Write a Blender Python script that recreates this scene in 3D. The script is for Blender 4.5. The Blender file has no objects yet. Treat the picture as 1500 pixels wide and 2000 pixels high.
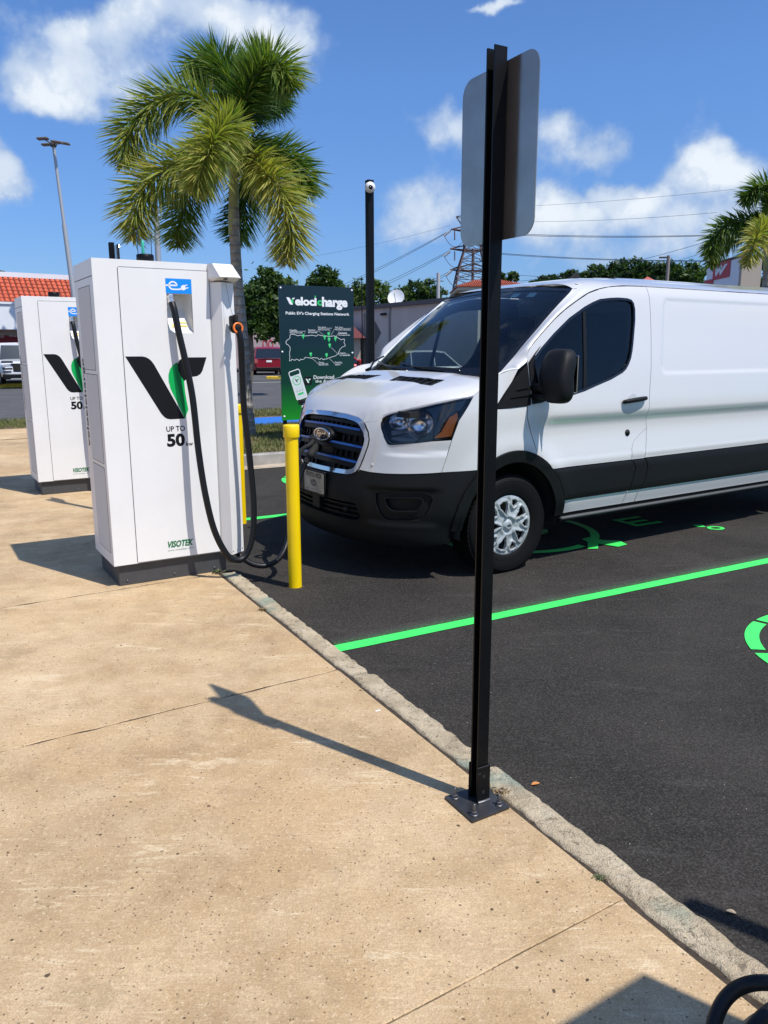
import bpy, bmesh, math, random, bisect
import numpy as np
from mathutils import Vector, Matrix, noise
from mathutils.geometry import delaunay_2d_cdt
random.seed(7); rng = np.random.default_rng(7)
scene = bpy.context.scene
COL = scene.collection
rad = math.radians

# ------------------------------------------------------------------ camera
CAM_H, PITCH, ROLL, FPX = 1.45, rad(11.805), rad(-.133), 1517.0
cp, sp = math.cos(PITCH), math.sin(PITCH)
R0 = Vector((1, 0, 0)); U0 = Vector((0, sp, cp)); D0 = Vector((0, cp, -sp))
cr, sr = math.cos(ROLL), math.sin(ROLL)
RR = cr*R0 + sr*U0; UU = -sr*R0 + cr*U0
CAMP = Vector((0, 0, CAM_H))
cam = bpy.data.cameras.new('camera'); camo = bpy.data.objects.new('camera', cam)
m = Matrix((( RR.x, UU.x, -D0.x), (RR.y, UU.y, -D0.y), (RR.z, UU.z, -D0.z))).to_4x4()
m.translation = CAMP
camo.matrix_world = m
cam.sensor_fit = 'VERTICAL'; cam.sensor_height = 36.0; cam.sensor_width = 27.0
cam.lens = FPX/2000*36.0; cam.clip_start = .05; cam.clip_end = 6000
COL.objects.link(camo); scene.camera = camo

def pxray(px, py):
    return (px-750)/FPX*RR - (py-1000)/FPX*UU + D0
def at(px, py, Y):            # survey helper: the point at ground distance Y seen in that direction
    d = pxray(px, py); return CAMP + d*(Y/d.y)
BH = rad(60.8)
Bv = Vector((math.sin(BH), math.cos(BH), 0)); Kv = Vector((-Bv.y, Bv.x, 0))
def ST(s, t, z=0.): return Bv*s + Kv*t + Vector((0, 0, z))
ASZ = -.11

# ------------------------------------------------------------------ render / colour
scene.view_settings.view_transform = 'Standard'; scene.view_settings.look = 'None'
scene.view_settings.exposure = 0.10; scene.view_settings.gamma = 1.0
scene.view_settings.use_curve_mapping = False

# ------------------------------------------------------------------ sun
SUNH = Vector((1.168, -.858, 0)).normalized(); SUN_EL = rad(60.1)
sund = SUNH*math.cos(SUN_EL) + Vector((0, 0, math.sin(SUN_EL)))
sl = bpy.data.lights.new('sun', 'SUN'); sl.energy = 4.6; sl.angle = rad(.53); sl.color = (1, .955, .89)
so = bpy.data.objects.new('sun', sl); COL.objects.link(so)
so.rotation_euler = sund.to_track_quat('Z', 'Y').to_euler(); so.location = sund*60

# ------------------------------------------------------------------ node helpers
class NT:
    def __init__(s, nt): s.nt = nt; s.n = nt.nodes; s.l = nt.links
    def new(s, t, **k):
        n = s.n.new(t)
        for a, b in k.items(): setattr(n, a, b)
        return n
    def link(s, a, b): s.l.new(a, b)
    def put(s, sock, v):
        if isinstance(v, bpy.types.NodeSocket): s.l.new(v, sock)
        else: sock.default_value = v
    def math(s, op, a, b=0., c=None, clamp=False):
        n = s.new('ShaderNodeMath', operation=op); n.use_clamp = clamp
        s.put(n.inputs[0], a); s.put(n.inputs[1], b)
        if c is not None: s.put(n.inputs[2], c)
        return n.outputs[0]
    def vmath(s, op, a, b=(0, 0, 0)):
        n = s.new('ShaderNodeVectorMath', operation=op); s.put(n.inputs[0], a); s.put(n.inputs[1], b)
        return n.outputs[1] if op in ('DOT_PRODUCT', 'LENGTH') else n.outputs[0]
    def noise(s, vec, scale, detail=4, rough=.55, out=0, dist=0.):
        n = s.new('ShaderNodeTexNoise'); s.put(n.inputs['Vector'], vec)
        n.inputs['Scale'].default_value = scale; n.inputs['Detail'].default_value = detail
        n.inputs['Roughness'].default_value = rough; n.inputs['Distortion'].default_value = dist
        return n.outputs[out]
    def ramp(s, f, stops, interp='LINEAR'):
        n = s.new('ShaderNodeValToRGB'); n.color_ramp.interpolation = interp
        e = n.color_ramp.elements
        while len(e) > 1: e.remove(e[-1])
        for i, (p, c) in enumerate(stops):
            if isinstance(c, (int, float)): c = (c, c, c)
            el = e[0] if i == 0 else e.new(p)
            el.position = p; el.color = (*c[:3], 1)
        s.put(n.inputs[0], f); return n.outputs[0]
    def mix(s, f, a, b, mode='MIX'):
        n = s.new('ShaderNodeMix', data_type='RGBA', blend_type=mode)
        s.put(n.inputs[0], f)
        for i, v in ((6, a), (7, b)):
            if isinstance(v, tuple) and len(v) == 3: v = (*v, 1)
            s.put(n.inputs[i], v)
        return n.outputs[2]
    def mapr(s, v, a, b, c=0., d=1., smooth=True):
        n = s.new('ShaderNodeMapRange'); n.interpolation_type = 'SMOOTHSTEP' if smooth else 'LINEAR'
        s.put(n.inputs[0], v)
        for i, x in enumerate((a, b, c, d)): n.inputs[i+1].default_value = x
        return n.outputs[0]

# ------------------------------------------------------------------ world: sky with clouds
w = bpy.data.worlds.new('World'); scene.world = w; w.use_nodes = True
nt = NT(w.node_tree); nt.n.clear()
out = nt.new('ShaderNodeOutputWorld'); bg = nt.new('ShaderNodeBackground')
sky = nt.new('ShaderNodeTexSky', sky_type='NISHITA')
sky.sun_disc = False; sky.sun_elevation = SUN_EL; sky.sun_rotation = math.atan2(SUNH.x, SUNH.y)
sky.air_density = 1.0; sky.dust_density = .6; sky.ozone_density = 2.2; sky.altitude = 10
tc = nt.new('ShaderNodeTexCoord'); dirv = nt.vmath('NORMALIZE', tc.outputs['Generated'])
_s = nt.new('ShaderNodeSeparateXYZ'); nt.link(dirv, _s.inputs[0])
hue = nt.mix(1., sky.outputs[0], nt.ramp(nt.math('ABSOLUTE', _s.outputs[2]), [(0, (.50, .66, 1.02)), (.10, (.54, .76, 1.14)), (.3, (.66, .94, 1.34)), (.7, (.74, 1.0, 1.36))]), 'MULTIPLY')
wn = nt.noise(dirv, 8.0, 5, .55, out=1)
wv = nt.vmath('ADD', dirv, nt.vmath('MULTIPLY', nt.vmath('SUBTRACT', wn, (.5, .5, .5)), (.12, .12, .10)))
sep = nt.new('ShaderNodeSeparateXYZ'); nt.link(wv, sep.inputs[0])
az = nt.math('ARCTAN2', sep.outputs[0], sep.outputs[1]); el = nt.math('ARCSINE', sep.outputs[2])
sep0 = nt.new('ShaderNodeSeparateXYZ'); nt.link(dirv, sep0.inputs[0])
el0 = nt.math('ARCSINE', sep0.outputs[2])
# clouds of the day: (azimuth and elevation read off the photograph) px, py, rx, ry, density
CL = [(400, 30, 150, 62, .95), (520, 60, 85, 60, .80), (590, 100, 50, 45, .45), (130, 115, 85, 75, .85), (55, 130, 100, 60, .80), (285, 135, 85, 55, .75), (250, 45, 90, 45, .85), (120, 165, 70, 35, .55), (150, 30, 60, 25, .4), (0, 30, 40, 25, .3), (200, 200, 90, 30, .25),
      (0, 340, 56, 66, 1.6), (1395, 335, 88, 42, 1.6), (1235, 378, 66, 34, 1.3), (1110, 400, 80, 34, .80), (1300, 432, 140, 30, .62), (1185, 360, 30, 22, .6),
      (868, 240, 62, 46, .95), (1080, 240, 50, 38, .85), (1175, 290, 80, 34, .8), (830, 415, 85, 55, .8), (1000, 340, 70, 50, .55), (1060, 440, 110, 40, .75), (1460, 420, 100, 50, .8), (975, 2, 60, 14, .85), (1180, 500, 170, 24, .25), (760, 460, 60, 30, .3), (1300, 480, 160, 30, .4)]
tot = None
for px, py, rx, ry, dn in CL:
    d = pxray(px, py).normalized(); d2 = pxray(px+rx, py).normalized(); d3 = pxray(px, py-ry).normalized()
    a0, e0 = math.atan2(d.x, d.y), math.asin(d.z)
    ra = abs(math.atan2(d2.x, d2.y)-a0); re = abs(math.asin(d3.z)-e0)
    u = nt.math('MULTIPLY', nt.math('SUBTRACT', az, a0), 1/ra); v = nt.math('MULTIPLY', nt.math('SUBTRACT', el, e0), 1/re)
    r2 = nt.math('ADD', nt.math('MULTIPLY', u, u), nt.math('MULTIPLY', v, v))
    g = nt.math('MULTIPLY', nt.math('EXPONENT', nt.math('MULTIPLY', r2, -.9)), dn)
    tot = g if tot is None else nt.math('ADD', tot, g)
# the rest of the sky carries the same scattered cumulus
azr = nt.math('ABSOLUTE', nt.math('ARCTAN2', sep0.outputs[0], sep0.outputs[1]))
outside = nt.math('MAXIMUM', nt.mapr(azr, .5, .75), nt.mapr(el0, .50, .7))
gen = nt.mapr(nt.noise(wv, 2.6, 3, .5), .50, .72, 0., 1.1)
tot = nt.math('ADD', tot, nt.math('MULTIPLY', gen, outside))
fb = nt.noise(dirv, 13.0, 8, .60); fb2 = nt.noise(nt.vmath('ADD', dirv, (.0, .0, -.03)), 11.0, 5, .5)
dens = nt.math('ADD', tot, nt.math('MULTIPLY', nt.math('SUBTRACT', fb, .5), 1.7))
cover = nt.mapr(dens, .26, .92, 0., .94)
relief = nt.mapr(nt.math('SUBTRACT', fb, fb2), -.06, .07, 0., 1.)
cb = nt.math('MULTIPLY', nt.mapr(dens, .4, 1.5, .30, 1.), nt.math('ADD', nt.math('MULTIPLY', relief, .3), .72), clamp=True)
ccol = nt.ramp(cb, [(0, (3.0, 4.1, 5.9)), (.45, (4.4, 5.4, 7.0)), (1, (7.4, 7.9, 8.4))])
fin = nt.mix(cover, hue, ccol)
nt.link(fin, bg.inputs[0]); bg.inputs[1].default_value = .112
nt.link(bg.outputs[0], out.inputs[0])

# ------------------------------------------------------------------ materials
MAT = {}
def mat(name, col=(.5, .5, .5), rough=.5, metal=0., spec=.5, coat=0., fn=None, **kw):
    if name in MAT: return MAT[name]
    mm = bpy.data.materials.new(name); mm.use_nodes = True
    nt = NT(mm.node_tree); b = nt.n['Principled BSDF']
    b.inputs['Base Color'].default_value = (*col, 1); b.inputs['Roughness'].default_value = rough
    b.inputs['Metallic'].default_value = metal; b.inputs['Specular IOR Level'].default_value = spec
    b.inputs['Coat Weight'].default_value = coat; b.inputs['Coat Roughness'].default_value = .04
    for k, v in kw.items(): b.inputs[k.replace('_', ' ')].default_value = v
    if fn: fn(nt, b)
    MAT[name] = mm; return mm
def coord(nt, obj=False):
    if obj: return nt.new('ShaderNodeTexCoord').outputs['Object']
    return nt.new('ShaderNodeNewGeometry').outputs['Position']
def bump(nt, b, h, strength=.3, dist=.01):
    n = nt.new('ShaderNodeBump'); n.inputs['Strength'].default_value = strength; n.inputs['Distance'].default_value = dist
    nt.link(h, n.inputs['Height']); nt.link(n.outputs[0], b.inputs['Normal'])
def grain(col, amt=.12, scale=9., bmp=0., bscale=200., obj=True):
    def f(nt, b):
        p = coord(nt, obj); n = nt.noise(p, scale, 5, .6)
        lo = tuple(c*(1-amt) for c in col); hi = tuple(min(1, c*(1+amt)) for c in col)
        nt.link(nt.ramp(n, [(.3, lo), (.7, hi)]), b.inputs['Base Color'])
        if bmp: bump(nt, b, nt.noise(p, bscale, 4, .6), bmp, .002)
    return f
def f_concrete(dark=1., green=0.):
    def f(nt, b):
        K = lambda r, g, b_: (r*dark*1.05, g*dark*1.0, b_*dark*(.88 if not green else .95))
        p = coord(nt)
        big = nt.noise(p, .8, 6, .65); mid = nt.noise(p, 5.5, 6, .7, dist=.4)
        base = nt.ramp(nt.math('ADD', nt.math('MULTIPLY', big, .6), nt.math('MULTIPLY', nt.noise(nt.vmath('ADD', p, (3, 7, 0)), 3.2, 6, .7), .4)), [(.36, K(.31, .215, .125)), (.5, K(.50, .37, .23)), (.63, K(.70, .55, .375))])
        base = nt.mix(nt.mapr(nt.noise(p, 1.7, 4, .6), .5, .72, 0., .55), base, K(.46, .335, .235))
        base = nt.mix(nt.mapr(mid, .40, .75, 0., .6), base, K(.62, .49, .345))
        base = nt.mix(nt.mapr(nt.noise(nt.vmath('ADD', p, (5, 2, 0)), 1.2, 4, .6), .52, .70, 0., .45), base, K(.56, .375, .21))
        for rot, sc, th_, al in ((-27, (.9, 6, 1), .560, .8), (-36, (1.9, 13, 1), .580, .75), (12, (2.4, 12, 1), .60, .5), (-62, (2.6, 13, 1), .60, .55)):
            mp = nt.new('ShaderNodeMapping'); mp.inputs['Rotation'].default_value = (0, 0, rad(rot)); mp.inputs['Scale'].default_value = sc
            nt.link(p, mp.inputs[0]); st = nt.noise(mp.outputs[0], 1.5, 7, .74, dist=.8)
            sel = nt.math('MULTIPLY', nt.mapr(st, th_, th_+.07), nt.mapr(nt.noise(nt.vmath('ADD', p, (rot, 0, 0)), 2.1, 3, .6), .44, .60))
            base = nt.mix(nt.math('MULTIPLY', sel, al), base, K(.74, .63, .47))
        base = nt.mix(nt.mapr(nt.noise(p, 2.4, 7, .8), .53, .70, 0., .55), base, K(.31, .235, .155))
        # brushed hairlines, sand grain, crumbs and pits
        mp = nt.new('ShaderNodeMapping'); mp.inputs['Rotation'].default_value = (0, 0, rad(-24)); mp.inputs['Scale'].default_value = (12, 210, 1)
        nt.link(p, mp.inputs[0]); br = nt.noise(mp.outputs[0], 1., 3, .6); base = nt.mix(nt.mapr(br, .46, .66, 0., .22, False), base, K(.27, .19, .115))
        fine = nt.noise(p, 210., 3, .65); base = nt.mix(nt.mapr(fine, .42, .62, 0., .42, False), base, K(.25, .17, .10))
        fine2 = nt.noise(p, 75., 4, .75); base = nt.mix(nt.mapr(fine2, .54, .68, 0., .55), base, K(.70, .58, .43))
        fine3 = nt.noise(nt.vmath('ADD', p, (9, 4, 2)), 48., 4, .75); base = nt.mix(nt.mapr(fine3, .57, .70, 0., .40), base, K(.26, .18, .11))
        spk = None
        for sc, rr_, gate, al in ((9, .055, .46, .9), (17, .075, .48, .85), (55, .15, .44, .65)):
            vo = nt.new('ShaderNodeTexVoronoi'); vo.inputs['Scale'].default_value = sc; nt.link(nt.vmath('ADD', p, nt.vmath('MULTIPLY', nt.noise(p, 60, 2, .5, out=1), (.012, .012, 0))), vo.inputs['Vector'])
            s_ = nt.math('MULTIPLY', nt.math('LESS_THAN', vo.outputs['Distance'], rr_), nt.math('GREATER_THAN', nt.noise(p, sc*.37, 2, .5), gate))
            base = nt.mix(nt.math('MULTIPLY', s_, al), base, K(.055, .038, .026)); spk = s_ if spk is None else nt.math('MAXIMUM', spk, s_)
        if green:
            base = nt.mix(.8, base, nt.ramp(mid, [(.3, K(.40, .35, .25)), (.5, K(.57, .50, .36)), (.7, K(.74, .66, .49))]))
            base = nt.mix(nt.mapr(nt.noise(p, 2.3, 3, .6), .55, .66, 0., .6), base, K(.22, .35, .30))
            base = nt.mix(nt.mapr(nt.noise(p, 24., 6, .75), .56, .68, 0., .7), base, K(.12, .10, .075))
            ck = nt.noise(p, 6.5, 6, .7, dist=1.2); base = nt.mix(nt.mapr(nt.math('ABSOLUTE', nt.math('SUBTRACT', ck, .5)), .0, .012, .8, 0.), base, K(.10, .08, .055))
            base = nt.mix(nt.mapr(nt.noise(p, 11., 5, .75), .58, .68, 0., .6), base, K(.66, .60, .47))
        nt.link(base, b.inputs['Base Color'])
        h = nt.math('ADD', nt.math('MULTIPLY', fine, .6), nt.math('ADD', nt.math('MULTIPLY', fine2, .9), nt.math('ADD', nt.math('MULTIPLY', nt.noise(p, 40, 5, .7), 1.), nt.math('MULTIPLY', spk, -1.5))))
        bump(nt, b, h, .65 if not green else 1., .005 if not green else .010)
    return f
def f_asphalt(base1=(.017, .0150, .0130), base2=(.042, .0370, .0315), k=1.):
    def f(nt, b):
        p = coord(nt)
        big = nt.noise(p, 1.1, 6, .65, dist=.5)
        c = nt.ramp(big, [(.32, base1), (.68, tuple(x*1.15 for x in base2))])
        mp = nt.new('ShaderNodeMapping'); mp.inputs['Rotation'].default_value = (0, 0, rad(28)); mp.inputs['Scale'].default_value = (1, 4, 1)
        nt.link(p, mp.inputs[0]); st = nt.noise(mp.outputs[0], 1.8, 6, .72, dist=.6)
        c = nt.mix(nt.mapr(st, .54, .72, 0., .6), c, (.078, .073, .067))
        g = nt.noise(p, 150., 4, .75); c = nt.mix(nt.mapr(g, .45, .72, 0., .85, False), c, (.12, .112, .10))
        c = nt.mix(nt.mapr(nt.noise(p, 120., 2, .6), .6, .42, .5, 0., False), c, (.014, .014, .014))
        vo = nt.new('ShaderNodeTexVoronoi'); vo.inputs['Scale'].default_value = 22; nt.link(p, vo.inputs['Vector'])
        s_ = nt.math('MULTIPLY', nt.math('LESS_THAN', vo.outputs['Distance'], .05), nt.math('GREATER_THAN', nt.noise(p, 3., 2, .5), .54))
        c = nt.mix(nt.math('MULTIPLY', s_, .8), c, (.45, .42, .38))
        nt.link(c, b.inputs['Base Color'])
        bump(nt, b, nt.math('ADD', g, nt.noise(p, 60, 3, .6)), .6*k, .006)
    return f
M_CONC = mat('concrete_slab', rough=.85, spec=.25, fn=f_concrete())
M_CONC2 = mat('concrete_walk', rough=.85, spec=.25, fn=f_concrete(1.05))
M_KERB = mat('weathered_kerb', rough=.9, spec=.2, fn=f_concrete(.95, .62))
M_GUT = mat('gutter_concrete', rough=.9, fn=grain((.42, .34, .25), .25, 6., .4, 90., False))
M_KERBG = mat('grey_kerb', rough=.9, fn=grain((.33, .31, .28), .35, 4., .4, 90., False))
M_DIRT = mat('joint_dirt', rough=1, fn=grain((.050, .036, .024), .5, 60., .8, 300., False))
M_SOIL = mat('soil', rough=1, fn=grain((.17, .12, .075), .4, 7., .7, 120., False))
M_ASPH = mat('asphalt', rough=.9, spec=.12, fn=f_asphalt())
M_ROAD = mat('road_asphalt', rough=.85, spec=.3, fn=f_asphalt((.085, .085, .086), (.12, .12, .12), .5))
def f_paint(col, worn=.12):
    def f(nt, b):
        p = coord(nt); n = nt.noise(p, 90., 4, .7); n2 = nt.noise(p, 7., 4, .6)
        c = nt.ramp(n2, [(.3, tuple(x*.9 for x in col)), (.7, tuple(min(1, x*1.05) for x in col))])
        c = nt.mix(nt.mapr(n, .66, .74, 0., worn), c, tuple(x*.25 for x in col))
        nt.link(c, b.inputs['Base Color']); bump(nt, b, nt.noise(p, 190, 3, .7), .4, .003)
    return f
M_GREEN = mat('green_marking', rough=.6, fn=f_paint((.055, .78, .13)))
M_BLUEP = mat('blue_marking', rough=.7, fn=f_paint((.02, .15, .52), .3))
M_WHITEP = mat('white_marking', rough=.7, fn=f_paint((.6, .6, .58), .5))
M_YELK = mat('yellow_kerb_paint', rough=.7, fn=grain((.72, .48, .04), .2, 5., 0, 1, False))
M_WHITE = mat('white_powder_coat', (.80, .81, .82), .38, fn=grain((.80, .79, .765), .035, 3.))
M_VENT = mat('vent_mesh', rough=.6, fn=grain((.62, .62, .61), .15, 400., .3, 700.))
M_DGREY = mat('dark_grey_metal', (.05, .052, .055), .5, fn=grain((.055, .057, .06), .12, 14.))
M_GAP = mat('gap_black', (.008, .008, .008), .8)
M_INK = mat('black_vinyl', (.006, .0065, .008), .5, spec=.25)
M_GREENV = mat('green_vinyl', (.0, .42, .085), .4)
M_BLUEV = mat('blue_vinyl', (.005, .27, .85), .4)
M_WHITEV = mat('white_vinyl', (.85, .86, .86), .45)
M_GREENT = mat('green_print', (.0, .16, .05), .45)
M_HOSE = mat('rubber_hose', (.006, .0065, .008), .42, spec=.32)
M_ORNG = mat('orange_plastic', (.85, .20, .03), .4)
M_NICK = mat('nickel', (.68, .66, .62), .28, 1.)
M_YEL = mat('yellow_plastic_sleeve', rough=.36, spec=.5, fn=grain((.92, .63, .0), .05, 4.))
M_YELS = mat('yellow_sticker', (.85, .62, .05), .5)
M_BLKMET = mat('black_powder_coat', rough=.42, spec=.20, fn=grain((.004, .0045, .0055), .25, 20., .15, 300.))
M_ALU = mat('bare_aluminium', rough=.42, metal=.85, fn=lambda nt, b: (nt.link(nt.ramp(nt.noise(coord(nt), 9., 4, .6), [(.35, (.38, .32, .26)), (.7, (.46, .39, .32))]), b.inputs['Base Color']), nt.link(nt.ramp(nt.noise(coord(nt), 16., 4, .6), [(.3, .13), (.7, .20)]), b.inputs['Roughness'])))
M_STEEL = mat('zinc_steel', (.16, .16, .165), .5, .9)
M_VAN = mat('white_car_paint', (.615, .61, .595), .32, coat=1.0, spec=.5)
M_BLKP = mat('black_moulded_plastic', rough=.55, spec=.24, fn=grain((.0055, .006, .0065), .15, 30., .35, 900.))
M_GLOSSB = mat('gloss_black', (.006, .006, .007), .12, spec=.6)
M_CHROME = mat('chrome', (.70, .70, .72), .12, 1.)
M_BLUES = mat('blue_grille_strip', (.01, .10, .42), .3)
M_TYRE = mat('tyre_rubber', rough=.72, spec=.18, fn=grain((.0042, .0042, .0045), .15, 40., .3, 400.))
M_CAPM = mat('silver_hubcap', (.40, .43, .43), .36, .18, coat=.25)
M_AMBER = mat('amber_reflector', (1.0, .26, .03), .4, spec=.3)
M_INT = mat('grey_interior', (.10, .105, .11), .7)
M_INTL = mat('pale_interior', (.78, .80, .78), .7)
M_SEAT = mat('seat_cloth', (.03, .032, .036), .85)
M_RED = mat('red_lamp', (.35, .01, .01), .2, spec=.6)
def glassmat(name, tint, rough=.0, mixf=None, ior=1.5):
    mm = bpy.data.materials.new(name); mm.use_nodes = True
    nt = NT(mm.node_tree); nt.n.clear(); o = nt.new('ShaderNodeOutputMaterial')
    t = nt.new('ShaderNodeBsdfTransparent'); t.inputs[0].default_value = (*tint, 1)
    g = nt.new('ShaderNodeBsdfGlossy'); g.inputs['Roughness'].default_value = rough + .02; g.inputs[0].default_value = (1, 1, 1, 1)
    fr = nt.new('ShaderNodeFresnel'); fr.inputs[0].default_value = ior
    x = nt.new('ShaderNodeMixShader'); nt.link(fr.outputs[0], x.inputs[0]); nt.link(t.outputs[0], x.inputs[1]); nt.link(g.outputs[0], x.inputs[2])
    nt.link(x.outputs[0], o.inputs[0]); MAT[name] = mm; return mm
M_WS = glassmat('windscreen_glass', (.88, .97, .93), ior=1.45)
M_TINT = glassmat('tinted_side_glass', (.36, .40, .39), ior=1.38)
M_LENS = glassmat('clear_lens', (.92, .93, .95), ior=1.45)
M_DOME = glassmat('clear_dome', (.95, .97, .97), ior=1.12)

# ------------------------------------------------------------------ object helpers
def link_mesh(name, verts, faces, mats, parent=None, smooth=False, midx=None, kind=None, normals=None):
    me = bpy.data.meshes.new(name)
    me.from_pydata([tuple(v) for v in verts], [], faces)
    for mm in (mats if isinstance(mats, (list, tuple)) else [mats]): me.materials.append(mm)
    if midx is not None: me.polygons.foreach_set('material_index', midx)
    if smooth is True: me.polygons.foreach_set('use_smooth', [True]*len(me.polygons))
    elif isinstance(smooth, (list, tuple)): me.polygons.foreach_set('use_smooth', smooth)
    me.update()
    if normals is not None: me.normals_split_custom_set_from_vertices(normals)
    o = bpy.data.objects.new(name, me); COL.objects.link(o)
    if parent: o.parent = parent
    if kind: o['kind'] = kind
    return o
def tag(o, label=None, cat=None, group=None, kind=None):
    if label: o['label'] = label
    if cat: o['category'] = cat
    if group: o['group'] = group
    if kind: o['kind'] = kind
    return o
def thing(name, label, cat, loc=(0, 0, 0), rz=0., group=None):
    o = bpy.data.objects.new(name, None); COL.objects.link(o); o.location = loc; o.rotation_euler = (0, 0, rz)
    o.empty_display_size = .1
    return tag(o, label, cat, group)
def kids(o): return [c for c in bpy.data.objects if c.parent == o]
def copy_tree(o, parent=None, ch=None):
    c = o.copy(); COL.objects.link(c)
    if parent: c.parent = parent; c.matrix_parent_inverse = o.matrix_parent_inverse
    for x in kids(o): copy_tree(x, c)
    return c

class MB:
    def __init__(s, off=(0, 0, 0)): s.v = []; s.f = []; s.sm = []; s.mi = []; s.off = Vector(off); s.m = 0
    def add(s, vs, fs, smooth=False):
        n = len(s.v); s.v += [Vector(v)-s.off for v in vs]; s.f += [tuple(i+n for i in f) for f in fs]
        s.sm += [smooth]*len(fs); s.mi += [s.m]*len(fs)
    def box(s, a, b, X=None, Y=None, Z=None, o=None, ch=0.):
        """box between corners a and b in the frame (X,Y,Z,o), edges chamfered by ch"""
        X = Vector(X or (1, 0, 0)); Y = Vector(Y or (0, 1, 0)); Z = Vector(Z or (0, 0, 1)); o = Vector(o or (0, 0, 0))
        a, b = [min(p, q) for p, q in zip(a, b)], [max(p, q) for p, q in zip(a, b)]
        if ch <= 0:
            vs = [o+X*x+Y*y+Z*z for z in (a[2], b[2]) for y in (a[1], b[1]) for x in (a[0], b[0])]
            s.add(vs, [(0, 2, 3, 1), (4, 5, 7, 6), (0, 1, 5, 4), (2, 6, 7, 3), (0, 4, 6, 2), (1, 3, 7, 5)]); return
        c = min(ch, *( (b[i]-a[i])/2*.98 for i in range(3)))
        vs = []; idx = {}
        for ix in (0, 1):
            for iy in (0, 1):
                for iz in (0, 1):
                    P = [(a, b)[i][j] for j, i in enumerate((ix, iy, iz))]; sg = [1-2*i for i in (ix, iy, iz)]
                    for ax in range(3):
                        q = [P[j] + (0 if j == ax else sg[j]*c) for j in range(3)]
                        idx[(ix, iy, iz, ax)] = len(vs); vs.append(o+X*q[0]+Y*q[1]+Z*q[2])
        fs = []
        for ax in range(3):
            o1, o2 = [(1, 2), (2, 0), (0, 1)][ax]
            for sd in (0, 1):
                quad = []
                for p, q in ((0, 0), (1, 0), (1, 1), (0, 1)):
                    k = [0, 0, 0]; k[ax] = sd; k[o1] = p; k[o2] = q; quad.append(idx[(*k, ax)])
                fs.append(tuple(quad if sd else quad[::-1]))
        for ax in range(3):
            o1, o2 = [(1, 2), (2, 0), (0, 1)][ax]
            for p in (0, 1):
                for q in (0, 1):
                    k0 = [0, 0, 0]; k0[o1] = p; k0[o2] = q; k1 = list(k0); k1[ax] = 1
                    f = (idx[(*k0, o1)], idx[(*k1, o1)], idx[(*k1, o2)], idx[(*k0, o2)])
                    fs.append(f if p != q else f[::-1])
        for k in [(i, j, l) for i in (0, 1) for j in (0, 1) for l in (0, 1)]:
            f = tuple(idx[(*k, a_)] for a_ in range(3)); fs.append(f if sum(k) % 2 else f[::-1])
        s.add(vs, fs)
    def tube(s, pts, r, n=10, cap=True, smooth=True):
        pts = [Vector(p) for p in pts]; rs = r if isinstance(r, (list, tuple)) else [r]*len(pts)
        vs = []; fs = []; up = None
        for i, p in enumerate(pts):
            t = (pts[min(i+1, len(pts)-1)]-pts[max(i-1, 0)]).normalized()
            if up is None: up = t.orthogonal().normalized()
            up = (up - t*up.dot(t)).normalized(); w_ = t.cross(up)
            for k in range(n):
                a = 2*math.pi*k/n; vs.append(p + (up*math.cos(a)+w_*math.sin(a))*rs[i])
        for i in range(len(pts)-1):
            for k in range(n):
                fs.append((i*n+k, i*n+(k+1) % n, (i+1)*n+(k+1) % n, (i+1)*n+k))
        s.add(vs, fs, smooth)
        if cap:
            s.add([vs[k] for k in range(n)], [tuple(range(n))[::-1]]); s.add(vs[-n:], [tuple(range(n))])
    def lathe(s, prof, o=(0, 0, 0), ax=(0, 0, 1), n=32, smooth=True, closed=False):
        o = Vector(o); ax = Vector(ax).normalized(); u = ax.orthogonal().normalized(); w_ = ax.cross(u)
        vs = [o+ax*h+(u*math.cos(2*math.pi*k/n)+w_*math.sin(2*math.pi*k/n))*r for r, h in prof for k in range(n)]
        fs = [(i*n+k, i*n+(k+1) % n, (i+1)*n+(k+1) % n, (i+1)*n+k) for i in range(len(prof)-1) for k in range(n)]
        s.add(vs, fs, smooth)
    def prism(s, poly, z0, z1, X=(1, 0, 0), Y=(0, 1, 0), Z=(0, 0, 1), o=(0, 0, 0), cap=True):
        X, Y, Z, o = map(Vector, (X, Y, Z, o)); n = len(poly)
        lo = [o+X*x+Y*y+Z*z0 for x, y in poly]; hi = [o+X*x+Y*y+Z*z1 for x, y in poly]
        fs = [(i, (i+1) % n, n+(i+1) % n, n+i) for i in range(n)]
        s.add(lo+hi, fs)
        if cap:
            tri = tessellate(poly); s.add(lo, [t[::-1] for t in tri]); s.add(hi, tri)
    def build(s, name, mats, parent=None, kind=None):
        return link_mesh(name, s.v, s.f, mats, parent, s.sm, s.mi, kind)
def inpoly(P, poly):
    P = np.asarray(P, float); x, y = P[:, 0], P[:, 1]; c = np.zeros(len(P), bool); n = len(poly)
    for i in range(n):
        x0, y0 = poly[i]; x1, y1 = poly[(i+1) % n]
        if y0 == y1: continue
        m_ = ((y0 > y) != (y1 > y)) & (x < (x1-x0)*(y-y0)/(y1-y0)+x0); c ^= m_
    return c
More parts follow.
